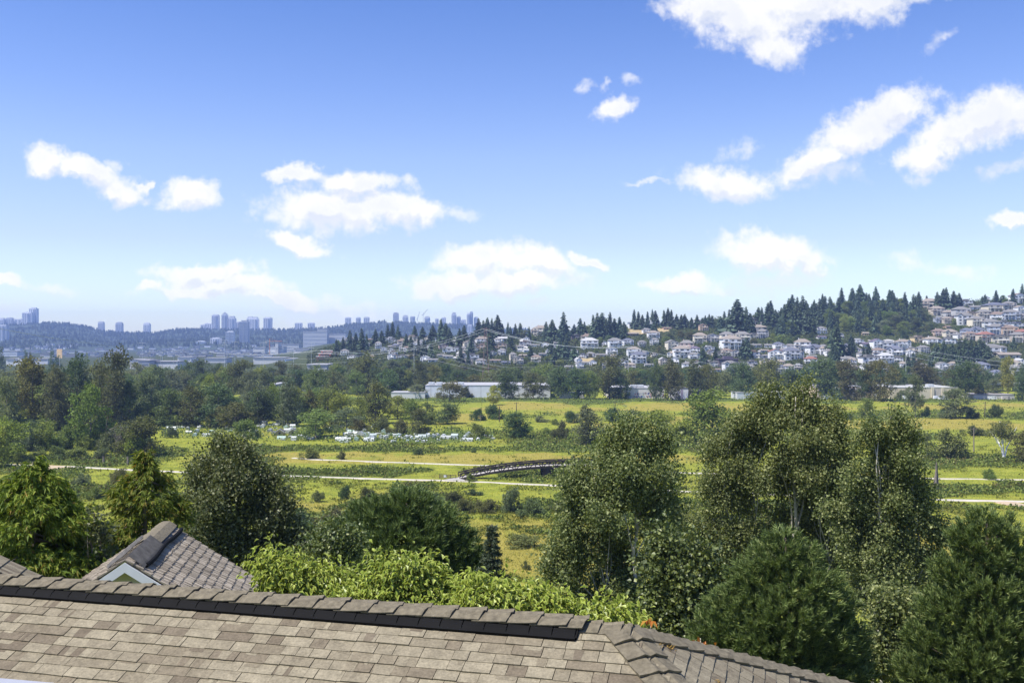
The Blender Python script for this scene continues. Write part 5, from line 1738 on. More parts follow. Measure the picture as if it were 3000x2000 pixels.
def garden_item(u, v, kind):
    x, y, z = on_land(u, v)
    col = rg.choice(WHITES)
    rz = rg.choice((0, math.pi / 2)) + rg.uniform(-.2, .2)
    sc_ = rg.uniform(.48, .86)
    if kind == 'tunnel':
        t = link('film_tunnel', None, None, (x, y, z), rz, sc_)
        c = link('cover', tun[0], t); c.color = (*col, 1)
        link('hoops', tun[1], t)
        what = 'white film tunnel with hoops'
    elif kind == 'glass':
        t = link('greenhouse', None, None, (x, y, z), rz, sc_ * 1.05)
        for nm, me in (('glass_wall', gh_wall), ('roof', gh_roof)):
            c = link(nm, me, t); c.color = (*col, 1)
        link('frame', gh_frame, t)
        what = 'small gabled film greenhouse'
    else:
        t = link('cold_frame', None, None, (x, y, z), rz * .3, sc_)
        c = link('frame_box', fb_, t); c.color = (.6, .6, .55, 1)
        c = link('lid', lid_m, t); c.color = (*col, 1)
        what = 'low cold frame with a cloudy lid'
    auto(t, what, 'at the left allotments' if u < 700 else 'round the allotment sheds' if u < 880 else 'in the middle allotments' if u < 1140 else 'at the right allotments', 'greenhouse', 'allotment covers and greenhouses')


for n, (u0, u1, v0, v1) in ((30, (490, 690, 1247, 1282)), (34, (690, 870, 1240, 1272)), (10, (820, 935, 1276, 1290)), (9, (965, 1110, 1250, 1268)), (34, (1005, 1145, 1266, 1294)), (24, (1150, 1270, 1272, 1296)), (20, (1270, 1445, 1276, 1296))):
    for i in range(n):
        garden_item(u0 + (u1 - u0) * (i + rg.random()) / n, rg.uniform(v0, v1), rg.choice(('tunnel', 'tunnel', 'glass', 'frame', 'frame')))
garden_item(1020, 1296, 'tunnel')
for (u, v, lab, wc, rc) in ((819, 1278, 'dark shed with cream gable, left of a matching pair in the allotments', (.45, .38, .22), (.10, .09, .09)), (858, 1278, 'dark shed with cream gable, right of a matching pair in the allotments', (.45, .40, .24), (.10, .09, .09)),
                            (540, 1242, 'grey hipped roof shelter at the back of the allotments', (.2, .17, .14), (.16, .13, .12)), (765, 1244, 'ochre roofed shed at the back of the allotments', (.5, .4, .2), (.55, .36, .06))):
    x, y, z = on_land(u, v)
    a, b_ = gable_box(3.4, 4.0, 2.0, 1.1, .35)
    t = empty('shed', (x, y, z), 0.1)
    tag(t, lab, 'shed')
    w_ = a.build('wall', [M['wall']], t); w_.color = (*wc, 1)
    r_ = b_.build('roof', [M['rooftile']], t); r_.color = (*rc, 1)
    d_ = MB().box(-.45, .45, -.04, -.01, 0, 1.8).build('door', [M['dark_bark']], t)
    if 'hipped' not in lab and 'ochre' not in lab:
        tr_ = MB()
        for s_ in (-1, 1):
            tr_.bar((s_ * 2.05, -.38, 1.78), (0, -.38, 3.14), .06, .2)
        tr_.build('barge_board', [M['white_paint']], t)
# plots of vegetables and canes between them
rng = np.random.default_rng(44)
n = 5200
uu = rng.uniform(470, 1445, n)
vv = np.where(uu < 700, rng.uniform(1244, 1284, n), np.where(uu < 960, rng.uniform(1240, 1290, n), rng.uniform(1256, 1298, n)))
Yv = F * ZC / (vv - 1000)
xv = (uu - 1500) / F * Yv
P = np.stack([xv, Yv, ground(xv, Yv) + rng.uniform(0, 1.3, n)], 1)
V, Q = kites(P, rng.normal(size=P.shape) + np.array((0, 0, .4)), rng, .75, .8, .2)
M['veg'] = foliage('garden_greens', [(0, (.05, .09, .02)), (.5, (.12, .17, .04)), (.85, (.19, .23, .06)), (1, (.40, .40, .26))], .25, .7, .2, 0, 0)
tag(link('garden_plants', mesh('garden_plants', V, Q, M['veg'])), 'leafy vegetable rows between the allotment tunnels', None, None, 'stuff')

# ------------------------------------------------------------------ scrub, brambles and grass on the flats
M['bramble'] = foliage('bramble_leaves', [(0, (0.056, 0.081, 0.020)), (.4, (0.125, 0.169, 0.033)), (.8, (0.206, 0.256, 0.045)), (1, (0.300, 0.325, 0.075))], .25, .6, .25, 0, 0)
M['dock'] = foliage('brown_green_weeds', [(0, (.055, .052, .018)), (.5, (.115, .105, .034)), (1, (.20, .17, .06))], .25, .7, .2, 0, 0)
M['grass'] = foliage('tall_grass', [(0, (.10, .12, .022)), (.45, (.22, .22, .035)), (.8, (.34, .29, .055)), (1, (.46, .38, .10))], .35, .7, .2, 0, 0, tcol=(1.1, 1.1, .7))


def flats_points(rng, n, v0=1166, v1=1760, u0=-150, u1=3150, pw=1.0):
    vv = v0 + (v1 - v0) * rng.random(n) ** pw
    uu = rng.uniform(u0, u1, n)
    Y = F * ZC / (vv - 1000)
    return (uu - 1500) / F * Y, Y


_pts = [(o.location.x, o.location.y) for o in bpy.data.objects if o.name.startswith('path')]
PATHS = []
for o in bpy.data.objects:
    if o.name.startswith('path'):
        co = np.empty(len(o.data.vertices) * 3, np.float32)
        o.data.vertices.foreach_get('co', co)
        PATHS.append(co.reshape(-1, 5, 3)[:, 2, :2])
PATHS = np.concatenate(PATHS)


def off_path(x, y, r=3.0):
    ok = np.ones(len(x), bool)
    for i in range(0, len(x), 20000):
        d = (x[i:i + 20000, None] - PATHS[None, ::3, 0]) ** 2 + (y[i:i + 20000, None] - PATHS[None, ::3, 1]) ** 2
        ok[i:i + 20000] = d.min(1) > r * r
    return ok


def clear_garden(x, y):
    u, v = 1500 + F * x / y, 1000 + F * ZC / y
    return ~((u > 480) & (u < 1445) & (v > np.where(u > 960, 1255, 1240)) & (v < np.where(u > 960, 1299, 1288)))


def scrub(name, n, thr, size, hmax, fmat, label, seed, chan=1, pw=.8, per=1, droop=-.3, aspect=.9, v1=1700):
    rng = np.random.default_rng(seed)
    x, y = flats_points(rng, n, v1=v1, pw=pw)
    dr, gr_ = cover(x, y)
    ch = (gr_ if chan == 1 else dr)
    clump = fbm(x / 5.5, y / 5.5, 91 + seed, 3)
    keep = (ch + (clump - .5) * .9 > thr) & off_path(x, y) & clear_garden(x, y)
    x, y, ch, clump = x[keep], y[keep], ch[keep], clump[keep]
    m = len(x)
    hgt = hmax * np.clip(ch, .2, 1) * np.clip((clump - .25) * 2.0, .12, 1.2)
    z = ground(x, y) + hgt * rng.random(m) ** .5
    P = np.stack([x, y, z], 1)
    A = rng.normal(size=P.shape) + np.array((0, 0, -droop))
    sz = size * (0.55 + 0.45 * np.clip(y / 320, .3, 1.7))[:, None]
    V, Q = kites(P, A, rng, sz, aspect, .2)
    tag(link(name, mesh(name, V, Q, fmat)), label, None, None, 'stuff')


scrub('brambles', 520000, .37, .62, 1.9, M['bramble'], 'dense green bramble thickets across the flats', 1, 1, .85)
scrub('weeds', 150000, .56, .55, 1.6, M['dock'], 'brownish dock and thistle patches in the meadow', 2, 1, .85)
scrub('meadow_grass', 150000, -.2, .60, .55, M['grass'], 'long yellow green grass of the meadow', 3, 0, .75, droop=-1.6, aspect=.14)
M['herb'] = foliage('low_herbs', [(0, (.07, .09, .016)), (.5, (.15, .175, .026)), (1, (.24, .235, .045))], .3, .7, .2, 0, 0)
scrub('low_herbs', 300000, .16, .50, .8, M['herb'], 'low green herbs mottling the meadow grass', 4, 1, .8)
# the slope between the houses and the flats
rng = np.random.default_rng(9)
n = 14000
Ys = rng.uniform(24, 100, n)
xs = (rng.uniform(-200, 3200, n) - 1500) / F * Ys
P = np.stack([xs, Ys, ground(xs, Ys) + rng.uniform(0, 1.0, n)], 1)
V, Q = kites(P, rng.normal(size=P.shape) + np.array((0, 0, .6)), rng, .5, .7, .2)
tag(link('slope_undergrowth', mesh('slope_undergrowth', V, Q, M['bramble'])), 'undergrowth on the slope below the houses', None, None, 'stuff')

# ------------------------------------------------------------------ warehouses along the far field edge
def shed_hall(u0, u1, vt, vb, col, label, depth=45, roofcol=(.36, .36, .37), extras=(), rz=0.0, para=True):
    Y = base_y((u0 + u1) / 2, vb) if vb else 720
    s = Y / F
    x0, x1 = (u0 - 1500) * s, (u1 - 1500) * s
    h = (vb - vt) * s
    xc = (x0 + x1) / 2
    z = gz(xc, Y) - .3
    hw = (x1 - x0) / 2
    t = empty('warehouse', (xc, Y, z), rz)
    tag(t, label, 'warehouse')
    w_ = MB().box(-hw, hw, 0, depth, -1, h).build('wall', [M['wall']], t)
    w_.color = (*col, 1)
    r_ = MB()
    r_.box(-hw - .15, hw + .15, -.15, depth + .15, h, h + .55)
    ro = r_.build('roof', [M['rooftile']], t)
    ro.color = (*roofcol, 1)
    for e in extras:
        if e[0] == 'unit':
            q = MB()
            xx = (e[1] - 1500) * s - xc
            q.box(xx - 2.2, xx + 2.2, 6, 10, h + .55, h + 2.4).box(xx - 1.6, xx + 1.6, 5.6, 6, h + .8, h + 1.9)
            q.build('roof_unit', [M['grey_metal']], ro)
        elif e[0] == 'door':
            xx = (e[1] - 1500) * s - xc
            MB().box(xx - e[2] * s / 2, xx + e[2] * s / 2, -.08, -.01, 0, e[3]).build('door', [M['white_paint'] if len(e) < 5 else M['glass']], t)
        elif e[0] == 'pier':
            xx = (e[1] - 1500) * s - xc
            o = MB().box(xx - .9, xx + .9, -.7, -.01, -1, h + .3).build('pier', [M['wall']], t)
            o.color = (*[c * .93 for c in col], 1)
        elif e[0] == 'panel':
            xx = (e[1] - 1500) * s - xc
            o = MB().box(xx - e[2] * s / 2, xx + e[2] * s / 2, -.06, -.01, 1, h - .4).build('panel', [M['wall']], t)
            o.color = (*e[3], 1)
        elif e[0] == 'joints':
            q = MB()
            for xx in np.arange(-hw + 4, hw, 9.0):
                q.box(xx - .12, xx + .12, -.05, -.01, 0, h - .05)
            q.build('joint_line', [M['concrete']], t)
    return t, xc, s, h, Y, z


shed_hall(1146, 1245, 1150, 1168, (.72, .71, .66), 'low white shed at the left of the warehouses, half hidden by lime trees', 20)
shed_hall(1246, 1612, 1129, 1165, (.74, .76, .80), 'longest warehouse with a plain white wall and rooftop units', 50, extras=[('unit', 1262), ('unit', 1285), ('unit', 1348), ('unit', 1500), ('joints',), ('door', 1284, 12, 3.5, 1)])
shed_hall(1640, 1712, 1151, 1166, (.70, .70, .70), 'low pale wall glimpsed under dark trees beside the graffiti building', 12)
tw_, xc_, s_, h_, Y_, z_ = shed_hall(1786, 1946, 1137, 1167, (.74, .70, .66), 'pale warehouse with a band of blue and red graffiti', 40, extras=[('unit', 1860), ('unit', 1880)])
GC = [(.10, .13, .36), (.42, .08, .10), (.20, .14, .42), (.10, .26, .46), (.55, .18, .12), (.42, .42, .50), (.06, .06, .10), (.16, .45, .50)]
gm = [plain('spray_paint', c, .6, .15, 2.0) for c in GC]
rg = random.Random(77)
gf = MB()
cells = 0
hw_ = 80 * s_


def spray(u0, u1, f0, f1, n, skew):
    for i in range(n):
        xa = (u0 + (u1 - u0) * i / n - 1500) * s_ - xc_
        xb = (u0 + (u1 - u0) * (i + .8) / n - 1500) * s_ - xc_
        for k in range(3):
            gf.m = rg.randrange(len(GC))
            za, zb = h_ * (f0 + (f1 - f0) * rg.uniform(0, .5)), h_ * (f0 + (f1 - f0) * rg.uniform(.5, 1))
            xm = rg.uniform(xa, xb)
            w__ = (xb - xa) * rg.uniform(.25, .55)
            dep = -.012 - .003 * k - .0004 * i
            gf.add([(xm - w__ / 2, dep, za), (xm + w__ / 2, dep, za), (xm + w__ / 2 + skew, dep, zb), (xm - w__ / 2 + skew, dep, zb)], [(0, 1, 2, 3)])


spray(1856, 1916, .38, .66, 15, .3)
spray(1856, 1912, .06, .36, 11, -.3)
spray(1926, 1944, .15, .5, 5, .2)
spray(1790, 1840, .2, .55, 8, .2)
gf.build('graffiti', gm, tw_)
shed_hall(1822, 1844, 1149, 1167, (.62, .66, .72), 'grey blue container shed before the graffiti warehouse', 3)
shed_hall(1976, 2016, 1137, 1170, (.74, .73, .76), 'white building with a dark fascia right of the graffiti warehouse', 25, (.10, .10, .11), extras=[('door', 1990, 8, 3.0, 1), ('panel', 1988, 5, (.30, .28, .34)), ('panel', 1998, 6, (.36, .30, .40))])
shed_hall(2018, 2100, 1146, 1168, (.60, .55, .50), 'brownish low building behind the rusty trees', 20)
shed_hall(2160, 2300, 1150, 1168, (.60, .62, .62), 'pale grey low building behind the bright broadleaf tree', 20)
shed_hall(2392, 2436, 1134, 1168, (.62, .50, .36), 'tan warehouse end with a darker side beside the tall cottonwood top', 40, (.26, .24, .26))
shed_hall(2446, 2536, 1142, 1168, (.50, .47, .42), 'beige warehouse stretch mostly hidden by dark trees', 40)
shed_hall(2540, 2578, 1137, 1168, (.64, .52, .38), 'peach coloured warehouse bay with a white loading door', 40, extras=[('door', 2564, 14, 4.2)])
shed_hall(2608, 2808, 1135, 1168, (.66, .58, .42), 'long cream warehouse with piers above parked white vans', 45, (.40, .40, .38), extras=[('pier', 2732), ('pier', 2762), ('unit', 2738), ('panel', 2747, 24, (.52, .47, .40)), ('panel', 2640, 20, (.70, .62, .44))])
shed_hall(2852, 2972, 1156, 1169, (.62, .58, .55), 'low white depot at the right end of the field edge', 20, (.30, .28, .28))


# vehicles parked there
def van(u, v, col, label, l=6.5, h=2.6, cab=True):
    x, y, z = on_land(u, v)
    t = empty('parked_van', (x, y - 4, z))
    tag(t, label, 'van')
    b_ = MB()
    b_.hexa([(-l / 2, -1, .45), (l / 2 - 1.0, -1, .45), (l / 2 - 1.0, 1, .45), (-l / 2, 1, .45), (-l / 2, -.95, h), (l / 2 - 1.7, -.95, h), (l / 2 - 1.7, .95, h), (-l / 2, .95, h)])
    b_.hexa([(l / 2 - 1.0, -1, .45), (l / 2, -1, .45), (l / 2, 1, .45), (l / 2 - 1.0, 1, .45), (l / 2 - 1.65, -.95, h - .1), (l / 2 - .7, -.95, 1.25), (l / 2 - .7, .95, 1.25), (l / 2 - 1.65, .95, h - .1)])
    o = b_.build('body', [M['paint']], t); o.color = (*col, 1)
    MB().hexa([(l / 2 - 2.4, -1.02, 1.4), (l / 2 - 1.25, -1.02, 1.4), (l / 2 - 1.25, -.97, 1.4), (l / 2 - 2.4, -.97, 1.4), (l / 2 - 2.4, -1.0, 2.1), (l / 2 - 1.6, -1.0, 2.1), (l / 2 - 1.6, -.95, 2.1), (l / 2 - 2.4, -.95, 2.1)]).build('window', [M['glass']], t)
    for wx in (-l / 2 + 1.3, l / 2 - 1.5):
        MB().tube([(wx, -1.06, .42), (wx, -.8, .42)], .42, 10).build('wheel', [M['vent']], t)


for (u, v, c, lab) in ((2652, 1169, (.8, .8, .8), 'white van nearest the ragged field cottonwood'), (2672, 1169, (.78, .78, .8), 'white van in the middle before the cream warehouse'), (2742, 1169, (.75, .76, .8), 'white van under the cream warehouse panel'), (2757, 1170, (.7, .72, .78), 'pale blue white van by the composite grey green tree'),
                       (2420, 1169, (.7, .7, .7), 'white van before the tan warehouse end'), (2900, 1170, (.8, .8, .8), 'white van before the low white depot'), (2940, 1170, (.55, .5, .48), 'grey van at the right of the low white depot')):
    van(u, v, c, lab)

# elevated road behind the right trees, with its deck and columns
t = empty('overpass', (330, 800, 0))
tag(t, 'grey concrete overpass glimpsed behind the trees at the right', 'overpass')
MB().box(-60, 140, 0, 9, 5.2, 6.4).build('deck', [M['concrete']], t)
MB().box(-60, 140, -.2, 0, 6.4, 7.2).build('parapet', [M['grey_metal']], t)
for i in range(8):
    MB().box(-55 + i * 26, -53 + i * 26, 3, 6, -2, 5.2).build('column', [M['concrete']], t)

# ------------------------------------------------------------------ power line poles and cables
TOPS = {}


def steel_pole(u, vt, vb, label, Y=None, arms=2, key=None, lattice=False, g='steel power poles'):
    Y = Y or 820
    s = Y / F
    x = (u - 1500) * s
    z = gz(x, Y) - .5
    zt_ = ZC - (vt - 1000) * s
    h = zt_ - z
    t = empty('power_pole', (x, Y, z))
    tag(t, label, 'power pole', g)
    r = max(.18, .5 * s)
    MB().tube([(0, 0, 0), (0, 0, h)], [r, r * .6], 8).build('pole', [M['grey_metal']], t)
    for k in range(arms):
        m_ = MB()
        zz = h - .5 - k * h * .13
        w__ = (5.2 if k == 0 else 4.0) * s / .28
        m_.bar((-w__ / 2, 0, zz), (w__ / 2, 0, zz + .2), .22 * s / .28)
        for q in (-.5, .5):
            m_.tube([(q * w__, 0, zz), (q * w__, 0, zz - 1.2)], .12, 5)
        m_.build('crossarm', [M['grey_metal']], t)
    TOPS[key or u] = np.array((x, Y, zt_ - .5))


for (u, vt, vb, Y, lab) in ((350, 1018, 1060, 1500, 'slim power pole above the tallest left tree'), (417, 1003, 1065, 1400, 'tall power pole with a short crossarm right of the tallest left tree'), (471, 1025, 1062, 1300, 'left of two close white poles before the far town'), (476, 1025, 1062, 1320, 'right of two close white poles before the far town'),
                            (509, 1026, 1072, 1200, 'thick white pole left of centre in the far yard'), (527, 1025, 1072, 1200, 'thick white pole above the overpass end in the far yard'), (658, 995, 1062, 1150, 'tall white pole with a cap below the balcony tower'), (663, 1002, 1062, 1250, 'thinner pole just right of the capped white pole'), (688, 1000, 1062, 1100, 'white pole with side arms below the twin glass towers'),
                            (771, 1002, 1066, 1100, 'tall pole left of the orange crane'), (860, 1018, 1066, 1050, 'pole standing in the construction site'), (912, 1003, 1072, 950, 'white pole just left of the red house'), (1213, 1003, 1080, 830, 'white power pole before the hillside left of the lattice pylon'), (1841, 1013, 1078, 830, 'white power pole with three arms above the graffiti warehouse'), (2654, 1008, 1068, 830, 'white power pole below the wooded hill at the right')):
    steel_pole(u, vt, vb, lab, Y, 3 if u in (1841, 688) else 1 if u in (476, 527, 663) else 2, u)
# lattice pylon
Y = 860
s = Y / F
x = (1423 - 1500) * s
z = gz(x, Y) - 1
h = ZC - (958 - 1000) * s - z
t = empty('lattice_pylon', (x, Y, z))
tag(t, 'reddish steel lattice pylon at the crest of the cable line', 'pylon')
leg = []
for sx in (-1, 1):
    for sy in (-1, 1):
        MB().bar((sx * 3.2, sy * 3.2, 0), (sx * .7, sy * .7, h), .24).build('leg', [M['rust_metal']], t)
m_ = MB()
nlev = 11
for k in range(nlev):
    z0, z1 = h * k / nlev, h * (k + 1) / nlev
    w0, w1 = 3.2 - 2.5 * k / nlev, 3.2 - 2.5 * (k + 1) / nlev
    for (ax_, ay_, bx_, by_) in ((-1, -1, 1, -1), (1, -1, 1, 1), (1, 1, -1, 1), (-1, 1, -1, -1)):
        m_.bar((ax_ * w0, ay_ * w0, z0), (bx_ * w1, by_ * w1, z1), .13)
        m_.bar((bx_ * w0, by_ * w0, z0), (ax_ * w1, ay_ * w1, z1), .13)
m_.build('bracing', [M['rust_metal']], t)
for (zz, w__) in ((h - 1.5, 7), (h * .84, 9.5)):
    MB().bar((-w__ / 2, 0, zz), (w__ / 2, 0, zz), .4).build('crossarm', [M['rust_metal']], t)
TOPS['pylon'] = np.array((x, Y, z + h - 1.5))


def cable(a, b_, sag, label, r=.11):
    a, b_ = np.asarray(a, float), np.asarray(b_, float)
    pts = [a + (b_ - a) * q + np.array((0, 0, -4 * sag * q * (1 - q))) for q in np.linspace(0, 1, 26)]
    o = MB().tube([p - a for p in pts], r, 5, False).build('cable', [M['wire']], None, a)
    tag(o, label, 'cable', 'power cables')


def off(p, dx=0, dz=0):
    return p + np.array((dx, 0, dz))


cable(W(-40, 955, 900), off(W(610, 1030, 1300)), 6, 'thick cable falling from the upper left edge across the blue hill', .26)
cable(W(610, 1030, 1300), W(930, 1027, 940), 4, 'cable running level across the far towers', .16)
for i, (dx, dz) in enumerate(((-3, 0), (3, -.6))):
    nm = ('upper', 'lower')[i]
    cable(W(930, 1027 + 6 * i, 940), off(TOPS['pylon'], dx, dz), 9, f'{nm} cable rising from the red house to the lattice pylon', .10)
    cable(off(TOPS['pylon'], dx, dz), off(TOPS[1841], dx, dz), 6, f'{nm} cable from the lattice pylon down to the three armed pole', .13)
    cable(off(TOPS[1841], dx, dz), W(2700, 1092 + 14 * i, 800), 9, f'{nm} cable right of the three armed pole over the tree tops', .07)
for k, (dz, nm) in enumerate(((-1, 'top'), (-5, 'middle'), (-9, 'bottom'))):
    cable(off(TOPS[1213], 0, dz), W(1500, 1078 + 10 * k, 800), 2, f'{nm} cable slanting right from the white hillside pole', .055)
    cable(off(TOPS[1213], 0, dz), W(760, 1030 + 16 * k, 900), 4, f'{nm} cable running left from the white hillside pole', .055)
    cable(off(TOPS[2654], 0, dz), W(3060, 1066 + 12 * k, 800), 3, f'{nm} cable slanting right from the rightmost steel pole', .08)
    cable(off(TOPS[1841], 0, dz - 3), W(1500, 1058 + 16 * k, 820), 3, f'{nm} low cable running left from the three armed pole', .05)
cable(W(2290, 1088, 800), W(2560, 1086, 800), 2, 'pale cable just above the trees below the conifer wood', .10)


def wood_pole(u, vt, vb, label, lean=0.0, pale=False):
    x, y, z = on_land(u, vb)
    h = (vb - vt) * y / F
    t = empty('utility_pole', (x, y, z))
    tag(t, label, 'utility pole')
    mt = M['wood_grey'] if pale else M['dark_bark']
    MB().tube([(0, 0, -.5), (lean * h, 0, h)], [.26, .16], 7).build('pole', [mt], t)
    m_ = MB()
    m_.bar((lean * h - 1.3, 0, h - .6), (lean * h + 1.3, 0, h - .6), .16)
    for q in (-1.1, 0, 1.1):
        m_.tube([(lean * h + q, 0, h - .55), (lean * h + q, 0, h - .25)], .07, 5)
    m_.build('crossarm', [mt], t)


for a in ((1268, 1184, 1212, 'dark pole left of the first dark field tree'), (1463, 1190, 1236, 'tall dark pole behind the dense round tree'), (1513, 1178, 1206, 'dark pole at the field edge below the white warehouse end'), (1802, 1176, 1202, 'dark pole on the dry grass below the graffiti warehouse'), (2622, 1174, 1222, 'grey pole between the lime field tree and ragged cottonwood'), (2603, 1180, 1200, 'short grey post at the edge of the dry field'),
          (2884, 1176, 1222, 'leaning pole with a strut left of the round blue green bush', .06), (2853, 1252, 1322, 'pale pole standing in the green scrub at the right', 0, True), (1195, 1180, 1205, 'pale post among the lime trees behind the allotments', 0, True), (1407, 1216, 1233, 'short white post beside the dark bush row', 0, True)):
    wood_pole(*a)

# ------------------------------------------------------------------ houses on the hillside
def house_proto(seed, style):
    """unit-width house facing -Y: [(part, mesh, colour role)] ; width 1, drawn at 16 m"""
    r = random.Random(seed)
    w, d = 16.0, 11.0
    st = {'flat': 2, 'low': 1}.get(style, r.choice((2, 2, 3)))
    h = 2.8 * st
    parts = []
    a = MB()
    a.box(-w / 2, w / 2, 0, d, -5, h)
    bay = r.choice((-1, 1))
    bw = w * .32
    if style in ('hip', 'gable', 'cross'):
        bx = bay * (w / 2 - bw / 2)
        a.box(bx - bw / 2 + .002 * bay, bx + bw / 2 + .002 * bay, -1.4, 0, -5, h - .003)
    parts.append(('wall', a.mesh('wall', [M['wall']]), 'wall'))
    ro = MB()
    ov, rh = .7, {'flat': .35, 'low': 1.7}.get(style, 2.9)

    def hip(x0, x1, y0, y1, z, rise):
        ins = min((x1 - x0), (y1 - y0)) / 2
        if (x1 - x0) >= (y1 - y0):
            p, q = (x0 + ins, (y0 + y1) / 2, z + rise), (x1 - ins, (y0 + y1) / 2, z + rise)
            ro.add([(x0, y0, z), (x1, y0, z), (x1, y1, z), (x0, y1, z), p, q], [(0, 1, 5, 4), (2, 3, 4, 5), (0, 3, 2, 1)], [(1, 2, 5), (3, 0, 4)])
        else:
            p, q = ((x0 + x1) / 2, y0 + ins, z + rise), ((x0 + x1) / 2, y1 - ins, z + rise)
            ro.add([(x0, y0, z), (x1, y0, z), (x1, y1, z), (x0, y1, z), p, q], [(1, 2, 5, 4), (3, 0, 4, 5), (0, 3, 2, 1)], [(0, 1, 4), (2, 3, 5)])
        ro.box(x0, x1, y0, y1, z - .28, z - .004)

    def gabl(x0, x1, y0, y1, z, rise, along_x):
        if along_x:
            ym = (y0 + y1) / 2
            ro.hexa([(x0, y0, z), (x1, y0, z), (x1, ym, z + rise), (x0, ym, z + rise), (x0, y0, z + .25), (x1, y0, z + .25), (x1, ym, z + rise + .25), (x0, ym, z + rise + .25)])
            ro.hexa([(x0, y1, z), (x0, ym, z + rise), (x1, ym, z + rise), (x1, y1, z), (x0, y1, z + .25), (x0, ym, z + rise + .25), (x1, ym, z + rise + .25), (x1, y1, z + .25)])
        else:
            xm = (x0 + x1) / 2
            ro.hexa([(x0, y0, z), (xm, y0, z + rise), (xm, y1, z + rise), (x0, y1, z), (x0, y0, z + .25), (xm, y0, z + rise + .25), (xm, y1, z + rise + .25), (x0, y1, z + .25)])
            ro.hexa([(xm, y0, z + rise), (x1, y0, z), (x1, y1, z), (xm, y1, z + rise), (xm, y0, z + rise + .25), (x1, y0, z + .25), (x1, y1, z + .25), (xm, y1, z + rise + .25)])
    if style == 'flat':
        ro.box(-w / 2 - ov, w / 2 + ov, -ov, d + ov, h, h + .45)
        ro.box(-w * .2, w * .25, 2.5, d - 1, h + .45, h + 2.2)
    elif style == 'low':
        gabl(-w / 2 - ov, w / 2 + ov, -ov, d + ov, h, rh, True)
    elif style == 'hip':
        hip(-w / 2 - ov, w / 2 + ov, -ov, d + ov, h + .28, rh)
        bx = bay * (w / 2 - bw / 2)
        hip(bx - bw / 2 - .45, bx + bw / 2 + .45, -1.9, 3.5, h + .3 if st == 2 else h - 2.6, 1.6)
    elif style == 'cross':
        hip(-w / 2 - ov, w / 2 + ov, -ov, d + ov, h + .28, rh)
        bx = bay * (w / 2 - bw / 2)
        gabl(bx - bw / 2 - .5, bx + bw / 2 + .5, -2.0, d / 2, h + .02, 2.1, False)
    else:
        gabl(-w / 2 - ov, w / 2 + ov, -ov, d + ov, h, rh, False)
    parts.append(('roof', ro.mesh('roof', [M['rooftile']]), 'roof'))
    if style in ('gable', 'cross'):                                  # gable infill
        g = MB()
        if style == 'gable':
            g.add([(-w / 2, .01, h - .02), (w / 2, .01, h - .02), (0, .01, h + rh * .93)], (), [(0, 1, 2)])
        else:
            bx = bay * (w / 2 - bw / 2)
            g.add([(bx - bw / 2, -1.39, h - .02), (bx + bw / 2, -1.39, h - .02), (bx, -1.39, h + 1.9)], (), [(0, 1, 2)])
        parts.append(('gable', g.mesh('gable', [M['wall']]), 'wall'))
    for k in range(st):
        z0 = 2.8 * k + .8
        n = r.choice((2, 3, 3))
        for i in range(n):
            xx = -w / 2 + w * (i + .5) / n + r.uniform(-.5, .5)
            ww = r.choice((1.5, 2.2, 3.0))
            yy = -1.45 if style in ('hip', 'gable', 'cross') and abs(xx - bay * (w / 2 - bw / 2)) < bw / 2 + .6 else -.06
            if yy < -1:
                xx = bay * (w / 2 - bw / 2)
                ww = 2.2
            q = MB()
            q.m = 0
            q.box(xx - ww / 2, xx + ww / 2, yy, yy + .03, z0, z0 + 1.5)
            q.m = 1
            q.box(xx - ww / 2 - .12, xx + ww / 2 + .12, yy - .05, yy - .005, z0 - .14, z0 - .003)
            parts.append(('window', q.mesh('window', [M['glass'], M['white_paint']]), None))
    if st >= 2 and style != 'low':
        b = MB()
        side = -bay if style in ('hip', 'gable', 'cross') else r.choice((-1, 1))
        x0, x1 = (-w / 2 + .3, w / 2 - bw - .4) if side < 0 else (-w / 2 + bw + .4, w / 2 - .3)
        zd = 2.8 * (st - 1)
        b.box(x0, x1, -2.6, -.02, zd - .25, zd)
        for xx in np.linspace(x0 + .1, x1 - .1, 4):
            b.box(xx - .11, xx + .11, -2.55, -2.33, -5, zd - .253)
            b.box(xx - .06, xx + .06, -2.58, -2.46, zd + .003, zd + .95)
        b.box(x0, x1, -2.6, -2.5, zd + .953, zd + 1.05)
        parts.append(('balcony', b.mesh('balcony', [M['white_paint']]), None))
    if r.random() < .5:
        c = MB().box(-w * .25, -w * .25 + .8, d * .55, d * .55 + .8, h, h + rh + 1.0)
        parts.append(('chimney', c.mesh('chimney', [M['wall']]), 'wall'))
    return parts, st


STY = ('hip', 'hip', 'cross', 'gable', 'cross', 'hip', 'flat', 'low')
HP = {}
for i, s_ in enumerate(STY):
    HP.setdefault(s_, []).append(house_proto(900 + i, s_))
    HP[s_].append(house_proto(930 + i, s_))

